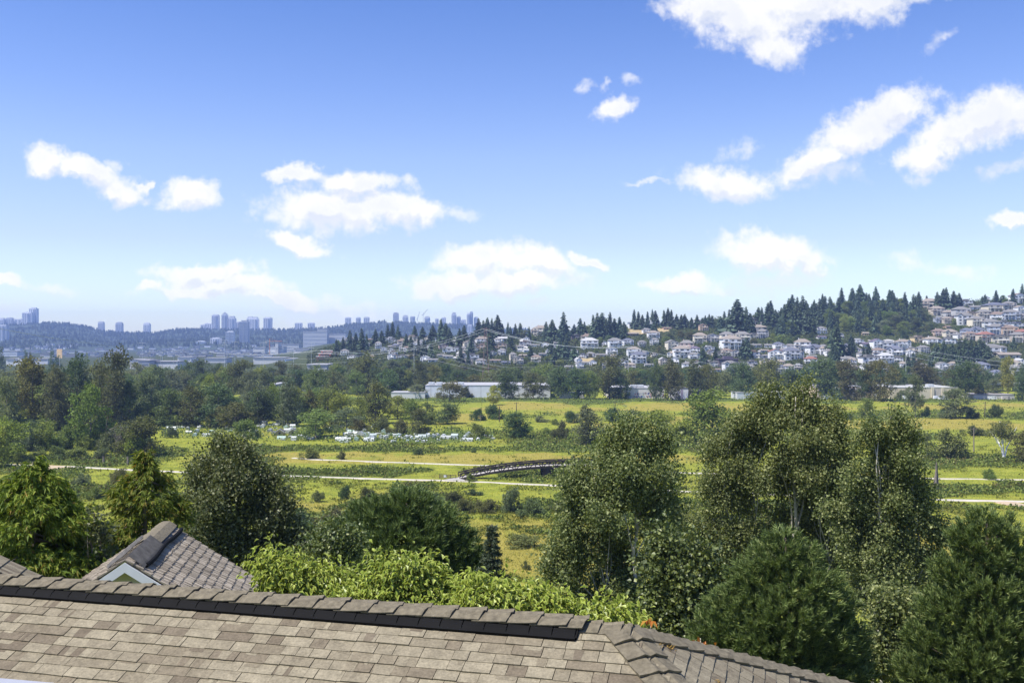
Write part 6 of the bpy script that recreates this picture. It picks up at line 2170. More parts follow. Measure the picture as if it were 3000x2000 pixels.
WALLS = {'white': (.74, .74, .74), 'cream': (.66, .60, .48), 'beige': (.52, .46, .38), 'grey': (.42, .42, .43), 'tan': (.55, .40, .28), 'pink': (.58, .44, .38), 'dark': (.12, .10, .11), 'brown': (.22, .14, .10), 'blue': (.40, .44, .52), 'red': (.45, .12, .06), 'yellow': (.66, .52, .30)}
ROOFS = {'grey': (.19, .185, .18), 'brown': (.20, .155, .13), 'blue': (.13, .14, .18), 'tan': (.26, .225, .19), 'red': (.27, .13, .10), 'pale': (.42, .42, .42), 'dark': (.07, .065, .07), 'purple': (.13, .11, .15)}
RU_ = 'in the upper right rows'
RM_ = 'in the lower right rows'
CW_ = 'below the conifer wood'
CL_ = 'between school and conifer wood'
SC_ = 'on the slope under the school'
PY_ = 'round the lattice pylon slope'
LF_ = 'at the hill\'s left end'
HOUSES = [
    # u, v base, width px, wall, roof, style, where
    (2728, 906, 46, 'beige', 'tan', 'hip', RU_), (2705, 900, 30, 'pink', 'brown', 'hip', RU_), (2785, 903, 44, 'white', 'pale', 'low', RU_), (2832, 896, 36, 'white', 'grey', 'flat', RU_), (2868, 907, 44, 'white', 'grey', 'low', RU_), (2925, 911, 58, 'cream', 'blue', 'hip', RU_), (2962, 906, 32, 'beige', 'grey', 'hip', RU_), (2990, 889, 40, 'white', 'brown', 'gable', RU_), (2995, 918, 30, 'white', 'tan', 'gable', RU_), (2890, 882, 18, 'white', 'pale', 'gable', RU_),
    (2750, 924, 36, 'beige', 'tan', 'hip', RU_), (2788, 928, 34, 'grey', 'tan', 'hip', RU_), (2822, 932, 42, 'grey', 'grey', 'hip', RU_), (2850, 934, 38, 'cream', 'tan', 'flat', RU_), (2887, 936, 36, 'beige', 'grey', 'hip', RU_), (2925, 938, 40, 'white', 'brown', 'cross', RU_), (2965, 938, 42, 'blue', 'grey', 'hip', RU_), (2998, 936, 32, 'beige', 'grey', 'cross', RU_),
    (2756, 946, 28, 'blue', 'grey', 'hip', RU_), (2780, 948, 28, 'beige', 'tan', 'hip', RU_), (2800, 946, 26, 'brown', 'dark', 'gable', RU_), (2828, 952, 42, 'white', 'grey', 'cross', RU_), (2867, 957, 38, 'cream', 'grey', 'hip', RU_), (2905, 960, 42, 'white', 'grey', 'hip', RU_), (2946, 957, 36, 'white', 'grey', 'flat', RU_), (2988, 962, 38, 'white', 'blue', 'flat', RU_), (2780, 962, 16, 'tan', 'brown', 'low', RU_),
    (2756, 984, 34, 'pink', 'brown', 'hip', RM_), (2788, 988, 36, 'cream', 'tan', 'cross', RM_), (2816, 992, 26, 'white', 'grey', 'gable', RM_), (2868, 982, 40, 'white', 'blue', 'cross', RM_), (2836, 984, 30, 'blue', 'blue', 'hip', RM_), (2920, 982, 40, 'blue', 'grey', 'cross', RM_), (2960, 984, 44, 'tan', 'brown', 'hip', RM_), (2996, 986, 36, 'pink', 'red', 'hip', RM_),
    (2697, 1003, 36, 'yellow', 'tan', 'flat', RM_), (2738, 1008, 40, 'white', 'tan', 'hip', RM_), (2780, 1007, 38, 'white', 'grey', 'flat', RM_), (2812, 1006, 26, 'grey', 'grey', 'low', RM_), (2846, 996, 34, 'beige', 'brown', 'hip', RM_), (2894, 1003, 40, 'beige', 'red', 'hip', RM_), (2932, 1006, 46, 'cream', 'grey', 'flat', RM_), (2986, 1003, 40, 'beige', 'grey', 'cross', RM_),
    (2710, 1034, 28, 'grey', 'grey', 'hip', RM_), (2918, 1038, 60, 'white', 'grey', 'hip', RM_), (2960, 1050, 60, 'cream', 'tan', 'low', RM_), (2766, 1086, 30, 'white', 'grey', 'gable', RM_), (2776, 1104, 28, 'white', 'red', 'low', RM_), (2880, 1086, 40, 'blue', 'blue', 'hip', RM_), (2926, 1104, 32, 'white', 'blue', 'cross', RM_), (2898, 1108, 22, 'brown', 'red', 'low', RM_), (2970, 1088, 40, 'cream', 'tan', 'hip', RM_), (2830, 1066, 26, 'white', 'pale', 'low', RM_),
    (2408, 978, 30, 'white', 'grey', 'hip', CW_), (2410, 993, 26, 'white', 'purple', 'low', CW_), (2386, 968, 20, 'brown', 'brown', 'low', CW_), (2460, 990, 24, 'grey', 'pale', 'gable', CW_), (2514, 1007, 30, 'white', 'pale', 'flat', CW_), (2536, 982, 18, 'tan', 'tan', 'low', CW_), (2550, 1016, 40, 'white', 'purple', 'low', CW_), (2575, 1022, 34, 'white', 'purple', 'gable', CW_), (2608, 1022, 44, 'white', 'pale', 'flat', CW_), (2650, 1021, 36, 'white', 'tan', 'cross', CW_),
    (2318, 1024, 28, 'white', 'grey', 'cross', CW_), (2352, 1030, 44, 'white', 'tan', 'hip', CW_), (2392, 1036, 42, 'white', 'blue', 'cross', CW_), (2412, 1032, 26, 'white', 'grey', 'hip', CW_), (2464, 1043, 26, 'cream', 'grey', 'gable', CW_), (2490, 1042, 40, 'white', 'blue', 'cross', CW_), (2510, 1041, 26, 'white', 'grey', 'hip', CW_), (2578, 1047, 38, 'white', 'brown', 'hip', CW_), (2622, 1039, 42, 'white', 'blue', 'cross', CW_), (2650, 1036, 28, 'white', 'grey', 'low', CW_), (2456, 1026, 22, 'tan', 'tan', 'low', CW_),
    (2322, 1054, 44, 'white', 'blue', 'hip', CW_), (2376, 1064, 34, 'white', 'red', 'hip', CW_), (2340, 1050, 30, 'white', 'grey', 'cross', CW_), (2490, 1064, 36, 'white', 'grey', 'hip', CW_), (2552, 1066, 48, 'white', 'grey', 'flat', CW_), (2600, 1066, 38, 'white', 'pale', 'hip', CW_), (2632, 1060, 26, 'white', 'grey', 'flat', CW_), (2430, 1062, 30, 'white', 'pale', 'low', CW_), (2570, 1074, 26, 'white', 'grey', 'low', CW_), (2304, 1044, 24, 'white', 'grey', 'gable', CW_), (2432, 1044, 22, 'white', 'grey', 'hip', CW_), (2530, 1052, 26, 'white', 'grey', 'hip', CW_),
    (2222, 951, 46, 'dark', 'grey', 'flat', CL_), (2252, 956, 40, 'white', 'grey', 'low', CL_), (2045, 953, 18, 'white', 'brown', 'hip', CL_), (2062, 969, 24, 'tan', 'brown', 'gable', CL_), (2084, 955, 16, 'white', 'pale', 'low', CL_), (2052, 1006, 36, 'cream', 'tan', 'hip', CL_), (2090, 1002, 34, 'grey', 'grey', 'gable', CL_), (2136, 972, 46, 'beige', 'grey', 'cross', CL_), (2132, 1003, 36, 'cream', 'grey', 'hip', CL_), (2176, 1003, 42, 'cream', 'grey', 'hip', CL_), (2182, 968, 26, 'beige', 'brown', 'cross', CL_), (2212, 992, 30, 'cream', 'grey', 'flat', CL_), (2236, 990, 30, 'grey', 'grey', 'cross', CL_), (2226, 974, 40, 'grey', 'tan', 'hip', CL_),
    (2012, 1022, 40, 'pink', 'grey', 'hip', CL_), (2036, 1032, 28, 'white', 'purple', 'hip', CL_), (2036, 1050, 30, 'white', 'grey', 'cross', CL_), (2079, 1029, 30, 'white', 'pale', 'flat', CL_), (2146, 1024, 54, 'white', 'tan', 'hip', CL_), (2218, 1018, 30, 'white', 'grey', 'low', CL_), (2256, 1018, 30, 'white', 'grey', 'low', CL_), (2284, 1026, 26, 'white', 'blue', 'hip', CL_), (2300, 1026, 24, 'white', 'grey', 'gable', CL_), (2118, 1020, 20, 'white', 'grey', 'hip', CL_),
    (2000, 1048, 46, 'white', 'tan', 'hip', CL_), (2086, 1040, 24, 'grey', 'brown', 'gable', CL_), (2130, 1042, 28, 'cream', 'brown', 'hip', CL_), (2158, 1045, 28, 'grey', 'brown', 'gable', CL_), (2204, 1049, 42, 'white', 'brown', 'flat', CL_), (2240, 1048, 32, 'white', 'grey', 'low', CL_), (2274, 1054, 38, 'white', 'red', 'gable', CL_), (2296, 1049, 26, 'white', 'brown', 'hip', CL_),
    (2135, 1074, 54, 'dark', 'purple', 'flat', CL_), (2174, 1077, 32, 'beige', 'grey', 'flat', CL_), (2142, 1088, 38, 'white', 'grey', 'cross', CL_), (2206, 1072, 24, 'grey', 'grey', 'flat', CL_), (2060, 1084, 34, 'white', 'grey', 'low', CL_), (2020, 1080, 34, 'white', 'grey', 'hip', CL_),
    (1690, 994, 28, 'dark', 'grey', 'flat', SC_), (1668, 980, 22, 'grey', 'grey', 'flat', SC_), (1724, 1001, 44, 'cream', 'brown', 'hip', SC_), (1728, 1022, 48, 'white', 'pale', 'hip', SC_), (1780, 980, 22, 'cream', 'tan', 'flat', SC_), (1856, 984, 32, 'brown', 'tan', 'low', SC_), (1896, 976, 24, 'white', 'grey', 'hip', SC_), (1916, 992, 32, 'white', 'tan', 'hip', SC_), (1804, 1020, 36, 'white', 'grey', 'hip', SC_), (1842, 1014, 28, 'white', 'blue', 'hip', SC_), (1772, 1014, 16, 'white', 'grey', 'gable', SC_),
    (1733, 1046, 22, 'white', 'grey', 'hip', SC_), (1762, 1046, 32, 'grey', 'grey', 'low', SC_), (1794, 1042, 30, 'white', 'grey', 'gable', SC_), (1858, 1044, 36, 'white', 'tan', 'hip', SC_), (1886, 1043, 28, 'white', 'grey', 'cross', SC_), (1872, 1064, 42, 'white', 'blue', 'hip', SC_), (1904, 1074, 28, 'white', 'grey', 'low', SC_), (1716, 1068, 26, 'white', 'grey', 'low', SC_), (1668, 1080, 24, 'white', 'grey', 'low', SC_), (1918, 1046, 18, 'cream', 'tan', 'flat', SC_), (1956, 966, 24, 'tan', 'brown', 'low', SC_), (1986, 962, 22, 'white', 'brown', 'low', SC_), (1700, 1078, 20, 'white', 'grey', 'gable', SC_), (1856, 1056, 18, 'white', 'grey', 'low', SC_),
    (1583, 984, 40, 'cream', 'tan', 'hip', PY_), (1566, 976, 18, 'beige', 'brown', 'hip', PY_), (1480, 1000, 40, 'white', 'pale', 'low', PY_), (1450, 1006, 38, 'white', 'pale', 'low', PY_), (1466, 1021, 36, 'tan', 'grey', 'flat', PY_), (1500, 1018, 24, 'white', 'tan', 'low', PY_), (1532, 1046, 24, 'tan', 'tan', 'low', PY_), (1590, 1042, 22, 'white', 'grey', 'low', PY_), (1608, 1036, 16, 'white', 'grey', 'gable', PY_), (1440, 1042, 30, 'white', 'grey', 'flat', PY_), (1470, 1040, 22, 'white', 'grey', 'hip', PY_), (1560, 1048, 22, 'white', 'grey', 'hip', PY_), (1526, 1030, 22, 'white', 'pale', 'low', PY_), (1640, 1044, 22, 'white', 'grey', 'hip', PY_),
    (1362, 1000, 32, 'grey', 'grey', 'flat', PY_), (1390, 1004, 24, 'white', 'grey', 'low', PY_), (1414, 1007, 34, 'white', 'tan', 'hip', PY_), (1412, 1022, 34, 'tan', 'brown', 'flat', PY_), (1316, 1035, 38, 'white', 'pale', 'flat', PY_), (1336, 1028, 28, 'white', 'grey', 'flat', PY_), (1330, 1010, 24, 'white', 'grey', 'cross', PY_), (1384, 1054, 38, 'white', 'grey', 'flat', PY_), (1300, 1022, 26, 'pink', 'grey', 'flat', PY_), (1290, 1002, 30, 'white', 'pale', 'flat', PY_), (1345, 992, 24, 'white', 'grey', 'flat', PY_), (1270, 1060, 30, 'white', 'grey', 'low', PY_), (1312, 1050, 28, 'white', 'grey', 'low', PY_), (1350, 1046, 24, 'white', 'tan', 'hip', PY_),
    (1107, 1008, 20, 'white', 'grey', 'gable', LF_), (1108, 1021, 18, 'white', 'grey', 'hip', LF_), (1142, 999, 26, 'white', 'pale', 'flat', LF_), (1152, 1006, 28, 'white', 'grey', 'flat', LF_), (1125, 1034, 18, 'white', 'grey', 'gable', LF_), (1153, 1041, 24, 'white', 'brown', 'flat', LF_), (1152, 1052, 22, 'cream', 'tan', 'flat', LF_), (1204, 1001, 38, 'cream', 'tan', 'flat', LF_), (1224, 1020, 28, 'white', 'grey', 'hip', LF_), (1257, 1024, 12, 'white', 'red', 'gable', LF_), (1236, 1006, 22, 'white', 'pale', 'flat', LF_),
    (1010, 1042, 24, 'white', 'grey', 'hip', LF_), (1030, 1052, 26, 'white', 'grey', 'flat', LF_), (1060, 1030, 20, 'white', 'grey', 'hip', LF_), (1085, 1046, 22, 'white', 'grey', 'low', LF_), (1180, 1030, 22, 'white', 'grey', 'hip', LF_), (1200, 1048, 24, 'white', 'tan', 'low', LF_), (1225, 1040, 20, 'beige', 'grey', 'hip', LF_), (1022, 1022, 18, 'white', 'grey', 'hip', LF_),
]
re_ = random.Random(41)
for (ua, ub, va, vb_, n_, wh_) in ((1020, 1260, 996, 1062, 16, LF_), (1290, 1650, 1000, 1068, 26, PY_), (1680, 1990, 1010, 1086, 16, SC_), (2000, 2340, 1016, 1094, 14, CL_), (2320, 2680, 1024, 1090, 20, CW_), (2690, 3000, 1040, 1108, 12, RM_)):
    k_ = 0
    while k_ < n_:
        uu, vb2, wp2 = re_.uniform(ua, ub), re_.uniform(va, vb_), re_.uniform(20, 34)
        if any(abs(uu - h_[0]) < (wp2 + h_[2]) * .38 and abs(vb2 - h_[1]) < 13 for h_ in HOUSES):
            wp2 = 18
            if re_.random() < .9:
                k_ += .02
                continue
        HOUSES.append((uu, vb2, wp2, re_.choice(('white', 'white', 'white', 'beige', 'cream', 'grey')), re_.choice(('grey', 'grey', 'brown', 'pale', 'blue', 'tan')), re_.choice(('hip', 'low', 'flat', 'cross', 'gable')), wh_))
        k_ += 1
RDESC = {'hip': 'hip roof', 'cross': 'gabled hip roof', 'gable': 'front gable', 'flat': 'flat roof', 'low': 'low roof'}
rh = random.Random(3)
HBOX = []
for (u, vb, wp, wc, rc, stl, where) in HOUSES:
    x, y, z = on_land(u, vb)
    wm = wp / F * y
    parts, st = rh.choice(HP[stl])
    k = wm / 16.0 * 1.04
    kz = float(np.clip(k, .66, 1.15)) * rh.uniform(.98, 1.2)
    kd = max(k, .7)
    t = link('hillside_house', None, None, (x, y, z), rh.uniform(-.22, .22), (k, kd, kz))
    j = rh.uniform(.93, 1.05)
    for (nm, me, role) in parts:
        o = link(nm, me, t)
        c = WALLS[wc] if role == 'wall' else ROOFS[rc] if role == 'roof' else (1, 1, 1)
        o.color = (c[0] * j, c[1] * j, c[2] * j, 1)
    auto(t, f"{'dark glazed' if wc == 'dark' else wc} house with {'purple-grey' if rc == 'purple' else rc} {RDESC[stl]}", where, 'house', 'houses on the hillside')
    hh = (2.8 * st + (2.9 if stl in ('hip', 'cross', 'gable') else 1)) * kz * F / y
    HBOX.append((u - wp / 2, u + wp / 2, vb - hh, vb, y))
HB = np.array(HBOX)

# the red stepped house, the long white school, a pale road cut
x, y, z = on_land(950, 1052)
s = y / F
t = empty('stepped_house', (x, y, z))
tag(t, 'orange red stepped house with white terraces left of the hill', 'house')
for k, (x0, x1, zz) in enumerate(((-22, 14, 0), (-18, 18, 3.6), (-12, 22, 7.0))):
    k_ = s * 1.0
    o = MB().box(x0 * k_, x1 * k_, k * 3, 14, zz - (4 if k == 0 else 0), zz + 2.9).build('storey', [M['wall']], t)
    o.color = (.45, .13, .07, 1)
    MB().box(x0 * k_ - 1, x1 * k_ + 1, k * 3 - 1.4, 15, zz + 2.95, zz + 3.55).build('terrace', [M['white_paint']], t)
    MB().box(x0 * k_ + 2, x1 * k_ - 2, k * 3 - .08, k * 3 - .01, zz + .8, zz + 2.2).build('window', [M['glass']], t)
x, y, z = on_land(1895, 958)
s = y / F
t = empty('school', (x, y, z))
tag(t, 'long low white school on the crest above a dry bank', 'school')
for (nm, u0, u1, z0, z1, mt, y0) in (('wall', 1843, 1945, -4, 6.0, 'white_paint', 0), ('wing', 1898, 1932, 6.02, 9.5, 'white_paint', 2), ('roof', 1841, 1898, 6.0, 6.8, 'grey_metal', -.6), ('window_band', 1845, 1860, 1.0, 3.6, 'glass', -.1), ('window_band', 1880, 1896, 2.4, 4.2, 'glass', -.1)):
    MB().box((u0 - 1895) * s, (u1 - 1895) * s, y0, (y0 + .08) if 'band' in nm else 18, z0, z1).build(nm, [M[mt]], t)
M['dry_bank'] = plain('dry_grass_bank', (.34, .27, .14), .95, .2, .2)


def patch(name, us_vs, mat_, label, lift=.35):
    (u0, v0), (u1, v1) = us_vs
    n = 12
    V = []
    for j in range(n):
        for i in range(n):
            u, v = u0 + (u1 - u0) * i / (n - 1), v0 + (v1 - v0) * j / (n - 1)
            p = on_land(u + 4 * math.sin(j * 1.7), v + 1.5 * math.sin(i * 1.3))
            V.append((p[0], p[1], p[2] + lift))
    tag(link(name, mesh(name, np.array(V), grid_faces(n, n), mat_)), label, None, None, 'structure')


patch('bank', ((1842, 979), (1902, 962)), M['dry_bank'], 'dry straw bank under the white school')
patch('bank', ((1925, 972), (1960, 962)), M['dry_bank'], 'small dry bank right of the white school')
patch('bank', ((1690, 1064), (1745, 1050)), M['dry_bank'], 'dry slope left of the brown cottonwood')
patch('road', ((1524, 1020), (1544, 984)), M['concrete'], 'pale road cut climbing the hill')
patch('road', ((2545, 1008), (2620, 996)), M['concrete'], 'pale hill road below the conifer wood')

# ------------------------------------------------------------------ trees on the hillside
rt = random.Random(17)
FG = 'conifers on the hillside'


def fir(u, v_top, hpx, where, Y=None, tone=1.0, narrow=1.0, what='dark pointed fir'):
    if Y is None:
        x, y, z = on_land(u, v_top + hpx)
    else:
        y = Y
        x = (u - 1500) / F * Y
        z = gz(x, y)
    h = (ZC - (v_top - 1000) / F * y) - z
    w_ = h * rt.uniform(.95, 1.5) * narrow
    o = link('conifer', rt.choice(FIRS), None, (x, y, z - .4), rt.uniform(0, 6.28), (w_, w_, h))
    c = TONES['fir']
    j = tone * rt.uniform(.8, 1.2)
    o.color = (c[0] * j, c[1] * j, c[2] * j * rt.uniform(.9, 1.15), 1)
    auto(o, what, where, 'conifer', FG)


SKY1 = [(1136, 948, 44), (1150, 940, 50), (1166, 950, 44), (1215, 952, 42), (1238, 955, 40), (1268, 950, 50), (1292, 932, 70), (1306, 945, 62), (1402, 930, 70), (1416, 936, 66), (1428, 928, 68), (1441, 930, 66), (1458, 920, 76), (1472, 946, 50), (1488, 942, 52), (1510, 946, 46), (1524, 944, 48), (1600, 940, 56), (1618, 934, 66), (1651, 912, 90),
        (1640, 950, 50), (1660, 946, 56), (1682, 948, 40), (1700, 930, 62), (1712, 940, 58), (1738, 920, 82), (1750, 914, 88), (1764, 914, 84), (1776, 930, 70), (1787, 912, 86), (1800, 930, 66), (1815, 926, 62), (1828, 940, 50), (1858, 904, 60), (1870, 910, 56), (1882, 920, 46), (1897, 910, 58), (1911, 904, 52), (1920, 908, 48), (1945, 906, 56), (1957, 900, 62), (1967, 905, 58), (1982, 918, 44)]
SKY2 = [(1996, 920, 44), (2006, 918, 44), (2026, 928, 34), (2042, 920, 44), (2056, 930, 34), (2066, 922, 40), (2078, 918, 42), (2086, 922, 38), (2110, 925, 56), (2122, 910, 70), (2136, 904, 78), (2148, 912, 72), (2160, 874, 110), (2172, 905, 80), (2186, 896, 90), (2198, 915, 70), (2222, 898, 52), (2232, 898, 54), (2250, 884, 74), (2258, 878, 80), (2272, 905, 60),
        (2300, 888, 80), (2312, 872, 100), (2324, 890, 90), (2336, 868, 104), (2352, 864, 108), (2366, 888, 90), (2494, 852, 60), (2512, 858, 54), (2538, 856, 50), (2546, 858, 50), (2606, 846, 70), (2614, 848, 66), (2655, 872, 60), (2676, 860, 76), (2690, 864, 74), (2715, 864, 34), (2746, 853, 56), (2764, 844, 66), (2772, 840, 70), (2794, 850, 58), (2810, 856, 50), (2803, 862, 40), (2878, 866, 30), (2886, 860, 36), (2918, 848, 46), (2932, 866, 26), (2940, 864, 28), (2968, 844, 50), (2995, 830, 58), (3012, 840, 60)]
for (u, v, h) in SKY1:
    fir(u, v, h, 'on the crest around the school' if u > 1560 else 'on the crest left of the school')
for (u, v, h) in SKY2:
    fir(u, v, h, 'along the top of the conifer wood' if 2100 < u < 2700 else 'on the skyline above the upper houses' if u > 2700 else 'on the crest beside the conifer wood')
# dark stands in front of and among the houses
for (u, v, h) in [(2440, 960, 80), (2452, 940, 110), (2466, 990, 56), (2492, 975, 70), (2500, 985, 60), (2440, 1010, 60), (2450, 1008, 66), (2434, 1030, 50), (2530, 1010, 48), (2545, 1004, 50), (2188, 985, 66), (2178, 994, 56), (2060, 1010, 60), (2096, 1018, 50), (2745, 1002, 60), (2765, 995, 72), (2790, 1002, 66), (2812, 990, 78), (2828, 984, 86), (2845, 990, 80), (2860, 1000, 70), (2872, 984, 84), (2884, 996, 72), (2895, 1010, 60), (2756, 1020, 60), (2780, 1024, 56),
                  (2835, 1020, 60), (2806, 1028, 54), (2660, 1035, 50), (2676, 1030, 56), (2690, 1042, 46), (2725, 1036, 50), (2970, 982, 40), (1025, 965, 66), (1042, 972, 66), (1060, 960, 84), (1074, 976, 64), (1005, 985, 56), (985, 992, 52), (1100, 962, 50), (1118, 966, 46), (1360, 950, 60), (1382, 972, 50), (1436, 968, 60), (1495, 955, 50), (1316, 958, 60), (1346, 960, 60), (1380, 978, 60), (1428, 1000, 50), (1242, 990, 60), (1262, 998, 56),
                  (1190, 975, 56), (1204, 982, 60), (1226, 985, 56), (1550, 955, 50), (1640, 990, 60), (1655, 1000, 56), (1682, 1012, 50), (1615, 985, 60), (1826, 950, 60), (1916, 940, 44), (1660, 975, 70), (1555, 1010, 50), (1625, 1015, 60), (1498, 985, 44), (1350, 1010, 60), (1372, 1020, 50)]:
    fir(u, v, h, 'among the houses', what='dark conifer')

# the big mixed wood
wood_n = 0
while wood_n < 118:
    u = rt.uniform(2110, 2705)
    top = np.interp(u, [2110, 2200, 2300, 2380, 2420, 2600, 2700], [950, 935, 915, 905, 905, 885, 900])
    bot = np.interp(u, [2110, 2200, 2280, 2380, 2420, 2520, 2600, 2650, 2705], [968, 975, 1012, 1015, 965, 975, 1000, 1000, 960])
    vb = rt.uniform(top + 8, bot)
    if np.any((HB[:, 0] - 6 < u) & (HB[:, 1] + 6 > u) & (HB[:, 2] - 2 < vb) & (HB[:, 3] + 8 > vb)):
        continue
    if 2420 < u < 2640 and rt.random() < .35 or rt.random() < .2:
        x, y, z = on_land(u, vb)
        place_tree(u, vb - rt.uniform(28, 44), vb, rt.uniform(26, 44), rt.choice(('broad', 'tall')), rt.choice(('green', 'dark', 'green', 'bright', 'grey')), 'inside the hill wood', rt, 'leafy trees of the hill wood')
    else:
        h = rt.uniform(38, 72)
        fir(u, vb - h, h, 'inside the conifer wood', tone=1.0, what='dark fir')
    wood_n += 1

# gardens and verges: leafy trees between the houses
cnt = 0
tries = 0
while cnt < 290 and tries < 9000:
    tries += 1
    u = rt.uniform(985, 3060)
    lim = np.interp(u, HU, HV)
    vb = rt.uniform(lim + 4, 1108)
    hgt = rt.uniform(12, 26) if vb < 1070 else rt.uniform(18, 34)
    wp = hgt * rt.uniform(.8, 1.3)
    b0, b1 = u - wp * .4, u + wp * .4
    hit = (HB[:, 0] < b1) & (HB[:, 1] > b0) & (HB[:, 2] < vb) & (HB[:, 3] > vb - hgt * .75) & (HB[:, 3] < vb + 2)
    if np.any(hit) and rt.random() < (.98 if u < 1700 else .94) or np.any((HB[:, 0] < u) & (HB[:, 1] > u) & (np.abs(HB[:, 3] - 5 - vb) < 6)):
        continue
    if 2120 < u < 2700 and vb < 985:
        continue
    if 1835 < u < 1950 and vb < 992:
        continue
    place_tree(u, vb - hgt, vb, wp, rt.choice(('broad', 'broad', 'tall', 'shrub', 'column')) if vb < 1070 else rt.choice(('broad', 'tall')), rt.choice(('green', 'dark', 'grey', 'dark', 'bright', 'olive', 'green', 'green')),
               'in the gardens at the hill\'s left' if u < 1450 else 'in the gardens below the school' if u < 2000 else 'in the gardens under the wood' if u < 2660 else 'in the gardens at the right', rt, 'garden trees on the hillside')
    cnt += 1
# shrubs and rough greenery covering the slope
rng = np.random.default_rng(23)
n = 130000
Yh = 842 + 560 * rng.random(n) ** .8
uh = rng.uniform(900, 3150, n)
xh = (uh - 1500) / F * Yh
zh = ground(xh, Yh)
cl = fbm(xh / 14, Yh / 14, 71, 3)
vh = 1000 - F * (zh - ZC) / Yh
keep = (cl > .37) & (zh > 1.2)
for (a, b, c, d, yy) in HBOX:
    keep &= ~((uh > a - 1) & (uh < b + 1) & (Yh > yy - 6) & (Yh < yy + 14))
for (a, b, c, d) in ((1840, 1906, 958, 982), (1925, 1962, 960, 975), (1688, 1748, 1048, 1066), (1520, 1546, 982, 1024), (2540, 2625, 994, 1010)):
    keep &= ~((uh > a) & (uh < b) & (vh > c) & (vh < d))
xh, Yh, zh, cl = xh[keep], Yh[keep], zh[keep], cl[keep]
P = np.stack([xh, Yh, zh + rng.random(len(xh)) * 4.2 * np.clip((cl - .40) * 4, .1, 1)], 1)
V, Q = kites(P, rng.normal(size=P.shape) + np.array((0, 0, .3)), rng, 1.5, .85, .2)
M['hill_leaf'] = foliage('hillside_shrub_leaves', [(0, (.03, .045, .015)), (.5, (.062, .085, .028)), (.85, (.105, .13, .04)), (1, (.16, .16, .06))], .2, .7, .2, 0, 0)
tag(link('hillside_shrubbery', mesh('hillside_shrubbery', V, Q, M['hill_leaf'])), 'shrubs and rough greenery between the hillside houses', None, None, 'stuff')

# ------------------------------------------------------------------ far wood, far town, towers
rng = np.random.default_rng(29)
n = 15000
Yf = 3350 + 2260 * rng.random(n) ** .75
uf = rng.uniform(-250, 2150, n)
ncr = 1500
Yf[:ncr] = rng.uniform(5520, 5640, ncr)
xf = (uf - 1500) / F * Yf
zf = np.where(Yf < YR1, ridge(xf, np.minimum(Yf, YR1)), ridge(xf * YR1 / Yf, YR1 + 0 * Yf) - 1)
den = fbm(xf / 260, Yf / 200, 33, 3)
keep = (zf > 10) & (den > .40)
keep[:ncr] = fbm(uf[:ncr] / 30, uf[:ncr] * 0, 35, 3) > .30
xf, Yf, zf = xf[keep], Yf[keep], zf[keep]
n = len(xf)
H = rng.uniform(9, 19, n) * (1 + .5 * (fbm(xf / 90, Yf / 90, 41) - .5) * 2)
R = H * rng.uniform(.2, .46, n)
rnd_ = rng.random(n) < .45
VV, TT = [], []
for lev, (z0, z1, rr) in enumerate(((-.05, .55, 1.0), (.3, 1.0, .68))):
    b = []
    for k in range(6):
        a = 2 * math.pi * k / 6 + lev
        b.append(np.stack([xf + np.cos(a) * R * rr * rng.uniform(.7, 1.2, n), Yf + np.sin(a) * R * rr, zf + H * (z0 + np.where(rnd_, .12, 0) + rng.uniform(0, .1, n))], 1))
    ap = np.stack([xf + rng.normal(size=n) * .6, Yf, zf + H * np.where(rnd_, z1 * .82, z1)], 1)
    base = len(VV) * 7 * n
    VV.append(np.stack(b + [ap], 1))
    idx = base + np.arange(n)[:, None] * 7
    for k in range(6):
        TT.append(np.concatenate([idx + k, idx + (k + 1) % 6, idx + 6], 1))
V = np.concatenate([v.reshape(-1, 3) for v in VV])
M['far_leaf'] = foliage('far_conifer_foliage', [(0, (.022, .034, .022)), (.5, (.040, .056, .034)), (1, (.075, .09, .05))], 0, .9, .1, 0, 0)
tag(link('far_forest', mesh('far_forest', V, np.concatenate(TT), M['far_leaf'])), 'dark blue forest covering the far ridge', None, None, 'stuff')

rng = np.random.default_rng(31)
ft = MB()
for i in range(760):
    Y = rng.uniform(2300, 3900)
    u = rng.uniform(-120, 1010) if i < 650 else rng.uniform(500, 1010)
    x = (u - 1500) / F * Y
    z = float(ridge(np.array([x]), np.array([max(Y, YR0)]))[0]) if Y > YR0 else 0.3
    if fbm(np.array([x / 160]), np.array([Y / 160]), 47)[0] < .46:
        continue
    w_, d_, h_ = rng.uniform(6, 26), rng.uniform(8, 16), rng.uniform(3.5, 9)
    ft.m = int(rng.integers(0, 3))
    ft.box(x - w_ / 2, x + w_ / 2, Y, Y + d_, z - 8, z + h_)
    ft.m = 3
    ft.box(x - w_ / 2 - .5, x + w_ / 2 + .5, Y - .5, Y + d_ + .5, z + h_ + .02, z + h_ + 1.0)
tm = [plain('town_wall', c, .8, .1, .05) for c in ((.62, .62, .62), (.50, .48, .46), (.70, .70, .72))] + [plain('town_roof', (.22, .22, .24), .8, .1, .05)]
tag(ft.build('far_town', tm), 'pale low roofs of a town at the foot of the far ridge', None, None, 'stuff')

